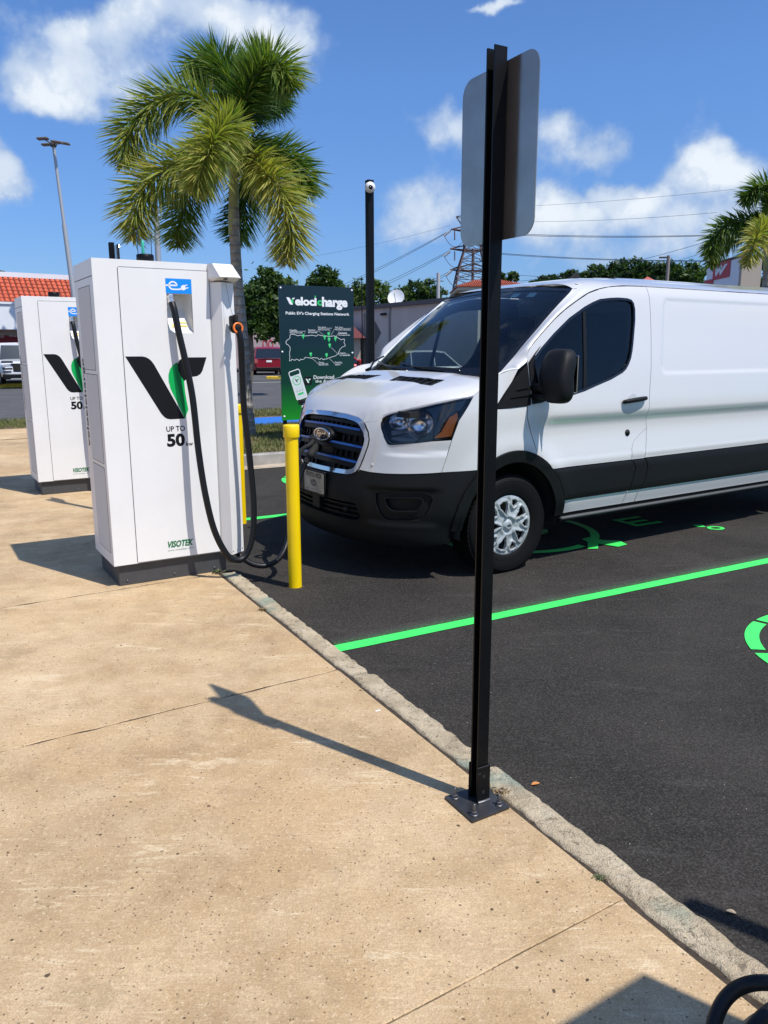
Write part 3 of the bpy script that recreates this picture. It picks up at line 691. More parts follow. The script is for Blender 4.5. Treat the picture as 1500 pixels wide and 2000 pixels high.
    wb = MB(); wb.tube([(.735, -.12, 1.88), (.752, -.13, 1.72), (.775, -.16, 1.60)], .0012, 6); wb.build('tether_wire', M_STEEL, r)
    # gland, hose, holster
    gb = MB(); ax = Vector((.06, -.28, -1)).normalized(); g0 = Vector((.415, -.035, 1.775))
    gb.lathe([(0, 0), (.020, 0), (.024, .004), (.024, .018), (.021, .020), (.021, .028), (.0235, .03), (.0235, .045), (.017, .048)], g0, ax, 6, smooth=False); gb.build('cable_gland', M_NICK, r)
    g1 = g0+ax*.045
    path = [g1, (.424, -.068, 1.68), (.437, -.085, 1.56), (.462, -.105, 1.39), (.490, -.125, 1.16), (.502, -.15, .83), (.522, -.18, .56), (.562, -.20, .33), (.632, -.215, .165), (.70, -.215, .118), (.765, -.205, .145), (.815, -.20, .26), (.836, -.19, .46), (.83, -.17, .75), (.808, -.16, 1.09), (.802, -.17, 1.34), (.795, -.185, 1.49), (.782, -.18, 1.575)]
    hs = MB(); hs.tube(spline(path, 7), .0205, 14); hs.build('charging_hose', M_HOSE, r)
    ho = MB(); ho.lathe([(.012, -.03), (.030, -.03), (.034, -.01), (.034, .0)], (.778, -.155, 1.585), (.1, -1, .1), 20); ho.box((.755, -.15, 1.58), (.80, -.09, 1.66), ch=.008); ho.box((.768, -.13, 1.62), (.79, -.17, 1.665), ch=.005)
    ho.lathe([(.0, .0), (.03, .0), (.033, .03), (.03, .05)], (.78, -.15, 1.60), (0, .95, -.3), 16)
    ho.build('plug_holster', M_GAP, r)
    rg = MB(); cxx = Vector((.779, -.185, 1.583)); axx = Vector((.1, -1, .1)).normalized()
    rg.lathe([(.0235, -.004), (.0335, -.004), (.035, 0), (.0335, .006), (.0235, .006), (.0235, -.004)], cxx, axx, 24); rg.build('orange_ring', M_ORNG, r)
    return r
ch2 = make_charger('nearest fully seen white EV charger with black V logo, in front of the palm trunk')
ch1 = copy_tree(ch2); ch1.location = (-3.497, 7.823, 0); ch1['label'] = 'farther white EV charger at the left edge, partly hidden behind the nearer charger'
ch3 = copy_tree(ch2); ch3.location = (1.22, .137, 0); ch3['label'] = 'white EV charger out of view at the right, casting the shadow at the bottom edge'
# beacon on top of charger 2, black puck on top of charger 1
mb = MB(); mb.lathe([(0, .0), (.052, 0), (.052, .05), (.047, .055), (0, .055)], (.33, .16, 1.969), n=24); bc = mb.build('beacon_base', M_BLKMET, ch2)
mb = MB(); mb.lathe([(.043, .055), (.043, .16), (.034, .20), (.018, .225), (0, .23)], (.33, .16, 1.969), n=24); mb.build('beacon_dome', M_DOME, ch2)
mb = MB(); mb.lathe([(.010, .055), (.008, .10), (.010, .13), (.0, .14)], (.32, .16, 1.969), n=12); mb.build('beacon_lamp', mat('green_lamp', (.05, .45, .3), .4), ch2)
mb = MB(); mb.lathe([(0, .0), (.055, 0), (.055, .05), (.048, .055), (0, .055)], (.30, .16, 1.969), n=24); mb.build('beacon_base', M_BLKMET, ch1)
# cable from charger 2 to the van (world path), with its plug
VO = Vector((.355, 6.151, -.11)); VH = math.atan2(-.543, -.840)
fwv = Vector((math.cos(VH), math.sin(VH), 0)); lfv = Vector((-fwv.y, fwv.x, 0))
def V2W(x, y, z): return VO + fwv*x + lfv*y + Vector((0, 0, z))
a_ = Vector((math.cos(CHX), math.sin(CHX), 0)); yb_ = Vector((-a_.y, a_.x, 0))
def C2W(x, y, z): return ch2.location + a_*x + yb_*y + Vector((0, 0, z))
cc = thing('plugged_cable', 'black charging cable looping over the asphalt and plugged into the van grille', 'cable', C2W(.74, .05, .13))
off = cc.location
mb = MB(off)
wp = [at(462, 1078, 5.14), at(474, 1090, 5.12), at(494, 1102, 5.10), at(516, 1105, 5.11), at(536, 1098, 5.16), at(551, 1083, 5.24), at(561, 1058, 5.32), at(570, 1010, 5.40), at(579, 960, 5.46), at(588, 925, 5.50), at(597, 903, 5.52)]
mb.tube(spline(wp, 8), .0185, 12); mb.build('charging_hose', M_HOSE, cc)
mb = MB(off); fx = lambda x, y, z: V2W(x, y, z)
mb.tube(spline([wp[-1], at(603, 893, 5.53), at(608, 886, 5.54), fx(.99, -.04, .875)], 4), [.024]*6+[.032]*7, 14)
mb.tube(spline([at(589, 908, 5.50), at(584, 893, 5.50), at(590, 878, 5.52), at(606, 868, 5.55), fx(1.0, -.045, .92)], 4), .015, 10)
mb.box((.985, -.085, .85), (1.03, -.005, .955), X=fwv, Y=lfv, o=VO, ch=.02)
mb.build('plug', M_GAP, cc)

# ================================================================== SIGN POST in front
pb0 = Vector((.302, 2.313, 0))
sp_ = thing('sign_post', 'tall black channel post at the kerb edge, carrying a bare aluminium sign back', 'sign', pb0)
def pf(x, y, z): return pb0 + Bv*x + Kv*y + Vector((0, 0, z))      # x across (towards the bays), y along the kerb
mb = MB(pb0)
U = [(-.021, -.019), (.020, -.019), (.020, .019), (-.021, .019), (-.021, .0135), (.0145, .0135), (.0145, -.0135), (-.021, -.0135)]
mb.prism([(x, y) for x, y in U], .006, 2.245, X=Bv, Y=Kv, o=pb0 + Kv*-.012)
mb.build('post', M_BLKMET, sp_)
mb = MB(pb0)
for sg in (-1, 1): mb.box((-.025, sg*.0195-.012, .006), (.0225, sg*.0250-.012, .135), X=Bv, Y=Kv, o=pb0, ch=.002)
mb.box((.0205, -.0370, .006), (.0255, .0130, .134), X=Bv, Y=Kv, o=pb0)
mb.box((-.025, -.0385, .007), (-.010, -.0340, .115), X=Bv, Y=Kv, o=pb0, ch=.002)
mb.build('socket', M_BLKMET, sp_)
for z in (.045, .10):
    mb = MB(pb0); mb.box((-.006, -.0378, z-.006), (.006, -.0369, z+.006), X=Bv, Y=Kv, o=pb0); mb.build('bolt_hole', M_GAP, sp_)
cor = [Vector((.198, 2.31, 0)), Vector((.274, 2.173, 0)), Vector((.401, 2.25, 0)), Vector((.333, 2.382, 0))]
mb = MB(pb0); n = 4; vs = [(c.x, c.y, .004) for c in cor]+[(c.x, c.y, .0115) for c in cor]; mb.add(vs, [(3, 2, 1, 0), (4, 5, 6, 7)]+[(i, (i+1) % 4, 4+(i+1) % 4, 4+i) for i in range(4)])
mb.build('base_plate', mat('worn_black_plate', rough=.38, spec=.5, fn=grain((.030, .031, .033), .35, 25., .2, 300.)), sp_)
ctr = sum(cor, Vector())/4
for c in cor:
    p = c + (ctr-c).normalized()*.034; mb = MB(pb0)
    mb.lathe([(0, .0125), (.013, .0125), (.013, .0145), (0, .0145)], (p.x, p.y, 0), n=16)
    mb.lathe([(.0092, .0145), (.0092, .023), (.0075, .0245), (0, .0245)], (p.x, p.y, 0), n=6, smooth=False)
    mb.lathe([(.0048, .0245), (.0048, .046), (.003, .049), (0, .0495)], (p.x, p.y, 0), n=10); mb.build('anchor_bolt', M_STEEL, sp_)
mb = MB(pb0); mb.tube(spline([pf(-.022, -.040, .0125), pf(0, -.043, .014), pf(.022, -.040, .0125)], 4), .006, 8); mb.build('weld', M_STEEL, sp_)
mb = MB(pb0); plate(mb, rrect(-.181, 1.752, .162, 2.213, .046, 8), [], .0026, -Kv, Z3, pb0 + Bv*.0235)
mb.build('sign_plate', M_ALU, sp_)
# a second black post stands out of frame on the asphalt; only its shadow shows
po = Vector((2.02, 1.11, ASZ)); p2 = thing('steel_post', 'black steel post out of view at the right, whose shadow crosses the asphalt corner', 'post', po)
mb = MB(po); mb.box((-.026, -.026, 0), (.026, .026, 2.46), X=Bv, Y=Kv, o=po, ch=.004); mb.build('post', M_BLKMET, p2)
# sign posts behind the chargers
def back_post(loc, label, h=2.25):
    t = thing('sign_post', label, 'sign', loc); mb = MB()
    mb.prism([(x, y) for x, y in U], .006, h, X=Bv, Y=Kv); mb.box((-.08, -.08, 0), (.08, .08, .008), X=Bv, Y=Kv); mb.build('post', M_BLKMET, t)
    mb = MB(); plate(mb, rrect(-.15, h-.45, .15, h-.02, .04), [], .0026, -Kv, Z3, Bv*.0315); mb.build('sign_plate', M_ALU, t); return t
back_post(Vector((-2.27, 6.8, 0)), 'black channel sign post whose tip rises behind the nearer charger', 2.33)

# ================================================================== BOLLARDS
def bollard(loc, label, h=1.09):
    t = thing('bollard', label, 'bollard', loc, 0, 'yellow bollards')
    mb = MB(); mb.lathe([(.0435, 0), (.0435, h-.075)], n=32); mb.build('sleeve', M_YEL, t)
    mb = MB(); mb.lathe([(.0435, h-.082), (.051, h-.082), (.0525, h-.078), (.0525, h-.008), (.049, h-.001), (.030, h), (0, h)], n=32); mb.build('cap', M_YEL, t)
    mb = MB(); mb.lathe([(.062, .001), (.060, .003), (.0435, .006)], n=24); mb.build('grout_ring', M_DIRT, t)
    return t
b1 = bollard((-.596, 5.001, ASZ), 'yellow capped bollard on the asphalt in front of the van grille')
b2 = copy_tree(b1); b2.location = (-1.305, 6.95, ASZ); b2['label'] = 'yellow bollard mostly hidden behind the right side of the nearer charger'

# loose things
lf_ = link_mesh('fallen_leaf', *(lambda: ([tuple(at(1046, 1533, 1).lerp(at(1046, 1533, 1), 0))]*0, []))(), M_DIRT) if False else None
def leaf(p, ang, ln, col, label, curl=.004):
    vs = []; fs = []; n = 8; d = Vector((math.cos(ang), math.sin(ang), 0)); q = Vector((-d.y, d.x, 0))
    for i in range(n+1):
        u = i/n; w_ = ln*.26*math.sin(math.pi*min(1, u*1.02))**.8
        c = p + d*(u-.5)*ln + Z3*(curl*math.sin(u*3.1)+.001)
        vs += [c-q*w_+Z3*curl*.8, c, c+q*w_+Z3*curl*.8]
    for i in range(n):
        a = i*3; fs += [(a, a+1, a+4, a+3), (a+1, a+2, a+5, a+4)]
    vs = [v-p for v in vs]; o = link_mesh('fallen_leaf', vs, fs, col, smooth=True); o.location = p; return tag(o, label, 'leaf')
M_LEAFO = mat('dry_orange_leaf', (.55, .22, .06), .6); M_LEAFB = mat('pale_dry_leaf', (.52, .40, .26), .7)
def gp(px, py, z):
    d = pxray(px, py); return CAMP + d*((z-CAM_H)/d.z)
leaf(gp(1046, 1533, ASZ), rad(20), .036, M_LEAFO, 'small orange leaf lying on the asphalt beside the sign post base')
leaf(gp(1428, 1784, ASZ), rad(-25), .03, M_LEAFB, 'thin pale curled leaf on the asphalt near the lower right corner')
def weed(p, n, h, label, seed):
    r_ = random.Random(seed); t = MB(p)
    for i in range(n):
        a = r_.uniform(0, 6.28); l = h*r_.uniform(.4, 1); d = Vector((math.cos(a), math.sin(a), r_.uniform(.3, 1.3))).normalized(); q = d.cross(Z3).normalized()*l*.18
        b_ = p + Vector((r_.gauss(0, h*.5), r_.gauss(0, h*.5), 0)); t.add([b_, b_+d*l*.5-q, b_+d*l, b_+d*l*.5+q], [(0, 1, 2, 3)])
    o = t.build('weed', mat('dusty_weed', rough=.8, fn=grain((.11, .13, .05), .5, 90.)) if seed < 3 else mat('dry_weed', rough=.9, fn=grain((.20, .14, .07), .5, 90.))); o.location = p
    return tag(o, label, 'weed')
weed(gp(424, 1118, .0), 60, .035, 'small green weed in the kerb crack at the foot of the nearer charger', 1)
weed(gp(1170, 1715, .0), 70, .014, 'tuft of green weed in the kerb crack low at the right', 2)
weed(gp(512, 1192, .0), 60, .022, 'dry weed clump in the kerb crack beyond the sign post', 3)
weed(gp(975, 1548, .0), 46, .026, 'dry weed tuft behind the base plate of the sign post', 4)
lt = MB(); o0 = gp(738, 1388, .001); lt.box((-.011, -.004, .0), (.011, .004, .0012), X=Bv, Y=Kv, o=(0, 0, 0)); o = lt.build('paper_scrap', M_WHITEV); o.location = o0; tag(o, 'tiny white paper scrap on the concrete near the kerb', 'scrap')
# hose at the lower right corner
co = gp(1450, 1990, .05); hc_ = thing('coiled_cable', 'thick black cable curling over the kerb at the bottom right corner', 'cable', co)
def ray_z(px, py, z): d = pxray(px, py); return CAMP + d*((z-CAM_H)/d.z)
mb = MB(co); mb.tube(spline([ray_z(1395, 2100, .03), ray_z(1390, 2030, .05), ray_z(1405, 1970, .09), ray_z(1438, 1932, .13), ray_z(1490, 1919, .16), ray_z(1560, 1935, .14), ray_z(1640, 2000, .08)], 8), .0155, 14); mb.build('hose', M_HOSE, hc_)
mb = MB(co); mb.tube(spline([ray_z(1440, 2120, .02), ray_z(1455, 2040, .02), ray_z(1480, 1996, .03), ray_z(1530, 1962, .04), ray_z(1620, 1955, .05)], 8), .0155, 14); mb.build('hose', M_HOSE, hc_)
# ================================================================== THE VAN
# local frame: x forward from the front axle, y to the driver's side, z up
YS=[(.15,.90),(.25,.955),(.30,.965),(.376,.975),(.44,.992),(.48,1.0),(.6,1.003),(.72,1.002),(.80,1.002),(.9,1.003),(1.0,1.003),(1.1,1.001),(1.16,.997),(1.22,.989),(1.37,.965),(1.5,.94),(1.7,.895),(1.85,.86),(1.95,.832),(2.0,.810),(2.05,.770),(2.08,.70)]
XF=[(.15,.84),(.22,.93),(.30,.985),(.38,1.0),(.5,1.012),(.6,1.012),(.70,.995),(.8,.972),(.9,.952),(1.0,.930),(1.08,.905),(1.15,.870),(1.22,.835),(1.35,.78),(1.5,.74),(2.1,.6)]
def cub(T, z):
    if z <= T[0][0]: return T[0][1]
    if z >= T[-1][0]: return T[-1][1]
    i = min(bisect.bisect_right([a for a, b in T], z)-1, len(T)-2)
    def slp(j):
        j0, j1 = max(0, j-1), min(len(T)-1, j+1); return (T[j1][1]-T[j0][1])/(T[j1][0]-T[j0][0])
    h = T[i+1][0]-T[i][0]; t = (z-T[i][0])/h
    return (2*t**3-3*t*t+1)*T[i][1]+(t**3-2*t*t+t)*h*slp(i)+(-2*t**3+3*t*t)*T[i+1][1]+(t**3-t*t)*h*slp(i+1)
def sstep(a, b, x): x = min(1, max(0, (x-a)/(b-a))); return x*x*(3-2*x)
XC, SN = .15, 2.5
TA = [0.]; TT = [0.]; _p = (XC+.85, 0.)
for i in range(1, 1501):
    th = math.pi/2*i/1500; q_ = (XC+.85*max(0, math.cos(th))**(2/SN), .98*math.sin(th)**(2/SN))
    TA.append(TA[-1]+math.dist(_p, q_)); TT.append(th); _p = q_
L0 = TA[-1]
QX = L0+XC
def x2q(x): return QX-x
WB = 3.95
def relief(x, z):
    """how far the side pressings sit inside (+) or outside (-) the plain skin"""
    g = sstep(-.10, -.42, x)
    d = g*(.032*sstep(1.112, 1.01, z)*sstep(.74, 1.0, z)**.8)
    d += .0035*g*(sstep(.80, .775, z)*sstep(.735, .755, z))*-1
    for xa in (0., -WB):
        r = math.hypot(x-xa, (z-.345)*.95); d -= .013*math.exp(-((r-.52)/.085)**2)*sstep(.25, .5, z)
    # pressed panel on the cargo side
    cx, cz, hx, hz, rr = -2.66, 1.665, 1.05, .29, .07
    x = x+.24*(z-1.665); ax_, az_ = abs(x-cx)-(hx-rr), abs(z-cz)-(hz-rr)
    sd = math.hypot(max(ax_, 0), max(az_, 0))+min(max(ax_, az_), 0)-rr
    d += .009*sstep(.018, -.026, sd)
    # soft shoulder above the belt and pressed edge round the door window
    return d
def S0(q, z):
    s = 1 if q >= 0 else -1; q = abs(q); ys = cub(YS, z); a = cub(XF, z)-XC
    if q < L0:
        i = min(max(bisect.bisect_right(TA, q)-1, 0), len(TA)-2)
        th = TT[i]+(TT[i+1]-TT[i])*(q-TA[i])/(TA[i+1]-TA[i]); cth = max(0, math.cos(th))
        x = XC+a*cth**(2/SN); y = ys*math.sin(th)**(2/SN)
        if x < .62: y -= relief(x, z)*sstep(.62, .4, x)
        return Vector((x, s*y, z))
    x = XC-(q-L0); return Vector((x, s*(ys-relief(x, z)), z))
def SNrm(q, z):
    e = 2e-3; a = S0(q+e, z)-S0(q-e, z); b = S0(q, z+e)-S0(q, z-e); return a.cross(b).normalized()
def panel(name, outer, mm, parent, holes=(), off=0., skirt=.014, grid=.035, inset=.002, mirror=False, stepb=.03, sharp=True, offn=None, kind=None):
    def shrink(l, d):
        n = len(l); A = sum(l[i][0]*l[(i+1) % n][1]-l[(i+1) % n][0]*l[i][1] for i in range(n)); sg = 1 if A > 0 else -1; o = []
        for i in range(n):
            p, c, q = Vector(l[i-1]), Vector(l[i]), Vector(l[(i+1) % n])
            e1 = (c-p).normalized(); e2 = (q-c).normalized(); n1 = Vector((-e1.y, e1.x))*sg; n2 = Vector((-e2.y, e2.x))*sg
            b = n1+n2; b = b/max(.35, b.dot(n1)) if b.length > 1e-6 else n1
            o.append(tuple(c+b*d))
        return o if sg > 0 else o[::-1]
    outer = shrink(outer, inset); holes = [shrink(h, -inset) for h in holes]
    V, T, L = tessellate(outer, holes, grid=grid, stepb=stepb)
    N = [SNrm(*v) for v in V]; P = [S0(*v)+n*(off+(offn(*v) if offn else 0)) for v, n in zip(V, N)]
    if offn:
        N2 = []
        for v in V:
            e = 3e-3; f = lambda a, b: S0(a, b)+SNrm(a, b)*offn(a, b)
            N2.append((f(v[0]+e, v[1])-f(v[0]-e, v[1])).cross(f(v[0], v[1]+e)-f(v[0], v[1]-e)).normalized())
        vn = N2
    else: vn = list(N)
    vs = list(P); fs = [tuple(t) for t in T]; sm = [True]*len(fs); nn = list(vn)
    for l in L:
        m_ = len(l)
        for i in range(m_):
            a, b = l[i], l[(i+1) % m_]; d = (P[b]-P[a]); 
            if d.length < 1e-7: continue
            w_ = d.cross(N[a]).normalized(); k = len(vs)
            vs += [P[a], P[b], P[b]-N[b]*skirt, P[a]-N[a]*skirt]; fs.append((k, k+3, k+2, k+1)); nn += [w_]*4; sm.append(True)
    if mirror: vs = [Vector((v.x, -v.y, v.z)) for v in vs]; fs = [f[::-1] for f in fs]; nn = [Vector((n.x, -n.y, n.z)) for n in nn]
    return link_mesh(name, vs, fs, mm, parent, smooth=True, normals=[tuple(n) for n in nn], kind=kind)
def both(name, outer, mm, parent, **k):
    a = panel(name, outer, mm, parent, **k); b = panel(name, outer, mm, parent, mirror=True, **k); return a, b
van = thing('cargo_van', 'white cargo van with black grille and hubcaps, plugged in nose-first at the charger', 'van', VO, VH)
# ---------------- arches
def arch(th, k=0.): return (x2q((.50-k)*math.cos(th)), .345+(.535-k)*math.sin(th))
def archx(th, xa, k=0.): return (x2q(xa+(.50-k)*math.cos(th)), .345+(.535-k)*math.sin(th))
aF, aR, aD = math.asin((.771-.345)/.535), math.pi-math.asin((.722-.345)/.535), math.pi-math.asin((.833-.345)/.535)
def arcl(a, b, n=12, xa=0., k=0.): return [archx(a+(b-a)*i/n, xa, k) for i in range(n+1)]
# ---------------- grille outline (right half, q>0), mirrored
GR = [(0, 1.122), (.25, 1.116), (.36, 1.104), (.415, 1.087), (.445, 1.062), (.490, 1.015), (.512, .965), (.510, .925), (.488, .84), (.464, .767), (.445, .742), (.415, .726), (.375, .717), (.25, .714), (0, .712)]
def symm(h): return h + [(-q, z) for q, z in h[::-1] if abs(q) > 1e-6]
GOUT = symm(GR)
GIN = symm([(0, 1.092), (.24, 1.087), (.345, 1.076), (.392, 1.062), (.418, 1.042), (.460, 1.004), (.480, .962), (.478, .927), (.457, .848), (.435, .783), (.420, .765), (.397, .754), (.36, .746), (.24, .743), (0, .741)])
HS = [(.445, 1.076), (.538, 1.088), (.574, 1.116), (.598, 1.140), (.813, 1.193), (.998, 1.232), (1.257, 1.267)]
# ---------------- bumper
bl = [(.47, .757), (.56, .75), (.681, .749), (.808, .753), (.981, .761), (1.06, .766), (1.30, .771)]
bh = [(0, .708), (.25, .710), (.375, .713), (.42, .722), (.45, .738)] + bl + arcl(aF, math.asin((.36-.345)/.535), 8) + [(1.15, .27), (.9, .245), (.5, .24), (0, .24)]
FOG = [(.623, .612), (.66, .622), (.95, .628), (1.0, .612), (1.016, .585), (.996, .528), (.966, .465), (.94, .442), (.88, .434), (.72, .430), (.685, .44), (.655, .47), (.628, .53)]
FOGI = [(.692, .578), (.72, .588), (.93, .592), (.95, .575), (.945, .555), (.915, .512), (.89, .503), (.765, .499), (.735, .505), (.708, .53)]
LOW = [(-.46, .405), (.46, .405), (.50, .43), (.46, .525), (-.46, .525), (-.50, .43)]
bo = symm(bh)
def bump_off(q, z):
    q = abs(q); d = .012*sstep(.705, .64, z)*0
    return .018*sstep(.60, .44, z)*sstep(.56, .70, q)*sstep(1.2, 1.0, q)*0 - .012*sstep(.5, .62, q)*sstep(1.10, 1.0, q)*sstep(.66, .63, z)*sstep(.40, .43, z)
bumper = panel('front_bumper', bo, M_BLKP, van, holes=[FOG, [(-q, z) for q, z in FOG[::-1]], LOW], grid=.03, skirt=.03, offn=bump_off)
def fogoff(base):
    return lambda q, z: -base
for mi in (False, True):
    panel('fog_surround', FOG, M_BLKP, van, holes=[FOGI], off=-.030, skirt=.02, grid=.02, inset=.0, mirror=mi)
    panel('fog_rim', [(q+(q-.825)*.09, z+(z-.545)*.16) for q, z in FOGI], M_BLKP, van, holes=[FOGI], off=-.014, skirt=.05, grid=.02, inset=.0, mirror=mi)
    panel('fog_blank', FOGI, M_BLKP, van, off=-.052, skirt=.0, grid=.03, inset=.0, mirror=mi)
panel('lower_intake', LOW, M_GAP, van, off=-.07, skirt=0, grid=.05, inset=-.02)
for z in (.43, .465, .5):
    panel('intake_bar', [(-.47, z-.006), (.47, z-.006), (.47, z+.006), (-.47, z+.006)], M_BLKP, van, off=-.018, skirt=.03, grid=.05, inset=0)
ba = MB(); ba.lathe([(0, .012), (.018, .012), (.022, .004), (.022, 0)], S0(.36, .47)+Vector((-.01, 0, 0)), (1, .2, 0), 14); ba.build('tow_cover', M_BLKP, van)
# white band on each side of the grille
fas = [(.448, 1.066), (.494, 1.017), (.516, .965), (.514, .925), (.492, .84), (.468, .767), (.455, .745)] + bl[:6] + [(1.111, .979), (.964, .972), (.787, .952), (.71, .943), (.685, .941), (.665, .945), (.652, .959), (.63, .985), (.615, 1.013), (.592, 1.045), (.580, 1.075), (.574, 1.110), (.538, 1.086), (.445, 1.074)]
def fas_off(q, z): return -.006*sstep(.60, .72, q)*sstep(.86, .885, z+ (q-.7)*-.06)*sstep(.98, .90, z) + .004*sstep(.89, .86, z)*sstep(.62, .8, q)
both('front_fascia', fas, M_VAN, van, grid=.02, offn=fas_off)
ps = MB(); ps.lathe([(0, .003), (.0085, .003), (.0105, .001)], S0(.57, .80), SNrm(.57, .80), 18); ps.build('parking_sensor', M_VAN, van)
# fenders: skin plus the shoulder that rolls over to the bonnet
FT = [(1.257, 1.267), (1.33, 1.305), (1.42, 1.352), (1.53, 1.398), (1.62, 1.422), (1.702, 1.428)]
fen = [bl[5], (1.111, .979), (1.148, 1.106), (1.20, 1.187)] + FT + [(1.633, 1.343), (1.55, 1.262), (1.468, 1.176), (1.50, 1.168), (1.62, 1.172), (1.757, 1.178), (1.756, 1.094), (1.778, 1.03), (1.793, .985), (1.835, .888), (1.862, .833)] + arcl(aD, aF, 14)[1:] + [(1.30, .771)]
both('fender', fen, M_VAN, van, grid=.03)
C3 = [Vector(p) for p in ((.335, .968, 1.272), (.27, .948, 1.305), (.20, .925, 1.338), (.12, .895, 1.370), (.05, .872, 1.394), (-.03, .868, 1.428))]
def strip(name, A, B, mm, parent, n=6, bulge=.3, mirror=False, nrmA=None):
    """lofted strip between two curves, tangent to the side skin at A"""
    vs = []; m_ = len(A)
    for i in range(m_):
        a, b = A[i], B[i]; d = b-a; T0 = nrmA[i] if nrmA else d
        T0 = T0.normalized()*d.length*bulge*3
        for j in range(n+1):
            u = j/n; c1 = a+T0/3; c2 = b - (d.normalized()*d.length*.33)
            vs.append(a*(1-u)**3 + c1*3*u*(1-u)**2 + c2*3*u*u*(1-u) + b*u**3)
    fs = [(i*(n+1)+j, i*(n+1)+j+1, (i+1)*(n+1)+j+1, (i+1)*(n+1)+j) for i in range(m_-1) for j in range(n)]
    if mirror: vs = [Vector((v.x, -v.y, v.z)) for v in vs]
    else: fs = [f[::-1] for f in fs]
    return link_mesh(name, vs, fs, mm, parent, smooth=True)
def resamp(P, n):
    P = spline(P, 10); L = [0.]
    for i in range(1, len(P)): L.append(L[-1]+(P[i]-P[i-1]).length)
    o = []; j = 0
    for k in range(n+1):
        d = L[-1]*k/n
        while j < len(P)-2 and L[j+1] < d: j += 1
        t = (d-L[j])/max(1e-9, L[j+1]-L[j]); o.append(P[j].lerp(P[j+1], min(1, max(0, t))))
    return o
def q3(l, dz=0.): return [S0(q, z) for q, z in l]
FA = resamp(q3(FT), 24)
def upt(P):  # tangent of the side skin pointing up at a skin point
    return [ (Vector((p.x, cub(YS, p.z+.01)-cub(YS, p.z-.01), .02)) - Vector((p.x, 0, 0))) for p in P]
FB = resamp(C3, 24)
for mi in (False, True): strip('fender_shoulder', FA, FB, M_VAN, van, n=6, bulge=.38, mirror=mi, nrmA=[Vector((0, u.y, u.z)) for u in upt(FA)])
# ---------------- bonnet
HC = [(.90, 1.122), (.885, 1.150), (.86, 1.178), (.82, 1.206), (.76, 1.236), (.68, 1.268), (.58, 1.302), (.46, 1.338), (.34, 1.366), (.21, 1.395)]
EDGE = q3([(0.0, 1.128), (.12, 1.127), (.25, 1.122), (.36, 1.110), (.418, 1.093), (.45, 1.080)]) + q3(HS[1:]) + [p+Vector((0, -.0, .0)) for p in C3[1:-1]]
def hoodz(x, y):
    zc = cub(sorted(HC), x); u = abs(y)/.98
    return zc - .020*u**2 - .052*u**6
hv = []; NE, NW = 90, 26
ER = resamp(EDGE, NE)
# centreline targets: the leading edge rows converge along the centre from front to rear
def hood_pt(e, u):
    ex, ey = e.x, e.y; cx = None
    return None
# height-field grid clipped by the edge loop
loop2 = [(p.x-.004*0, p.y) for p in ER]
def edge_z(x, y): return hoodz(x, y)
pl_h = [(p.x, p.y) for p in ER] + [(.12, .75), (.17, .5), (.20, .25), (.21, 0)]
pl_h = pl_h + [(x, -y) for x, y in pl_h[::-1][1:-1]]
VENT = [(.475, .17), (.468, .665), (.345, .64), (.365, .135)]
VH_ = [VENT, [(x, -y) for x, y in VENT[::-1]]]
Vh, Th, Lh = tessellate(pl_h, VH_, grid=.022, stepb=.02)
EP = [Vector((p.x, p.y, p.z)) for p in ER]; EPn = np.array([(p.x, p.y, p.z) for p in EP])
def hz(x, y):
    z0 = hoodz(x, y); d = np.hypot(EPn[:, 0]-x, EPn[:, 1]-abs(y)); i = int(d.argmin()); dm = d[i]
    w0 = 1/(dm+1e-4)
    # blend to the shut-line height close to the edge: steep roll-over in front, gentle at the sides
    near = np.argsort(d)[:3]; ez = (EPn[near, 2]/(d[near]+1e-4)).sum()/(1/(d[near]+1e-4)).sum()
    R_ = .11; t = min(1, dm/R_); k = (1-(1-t)**2.2)**.62 if t < 1 else 1
    z = ez*(1-k)+z0*k
    # power-dome creases
    yc = abs(y); c_ = .42+.30*(.9-x)*.6
    z += .007*sstep(c_+.05, c_-.05, yc)*sstep(.85, .7, x)
    return z
hp = [Vector((x, y, hz(x, y))) for x, y in Vh]
bm_f = []
for t in Th:
    a, b, c = (hp[i] for i in t); bm_f.append(t if (b-a).cross(c-a).z > 0 else t[::-1])
vs = list(hp); fs = list(bm_f); sm = [True]*len(fs)
for l in Lh:
    for i in range(len(l)):
        a, b = hp[l[i]], hp[l[(i+1) % len(l)]]; k = len(vs); vs += [a, b, b-Z3*.016, a-Z3*.016]; fs.append((k, k+3, k+2, k+1)); sm.append(False)
hood = link_mesh('bonnet', vs, fs, M_VAN, van, smooth=sm)
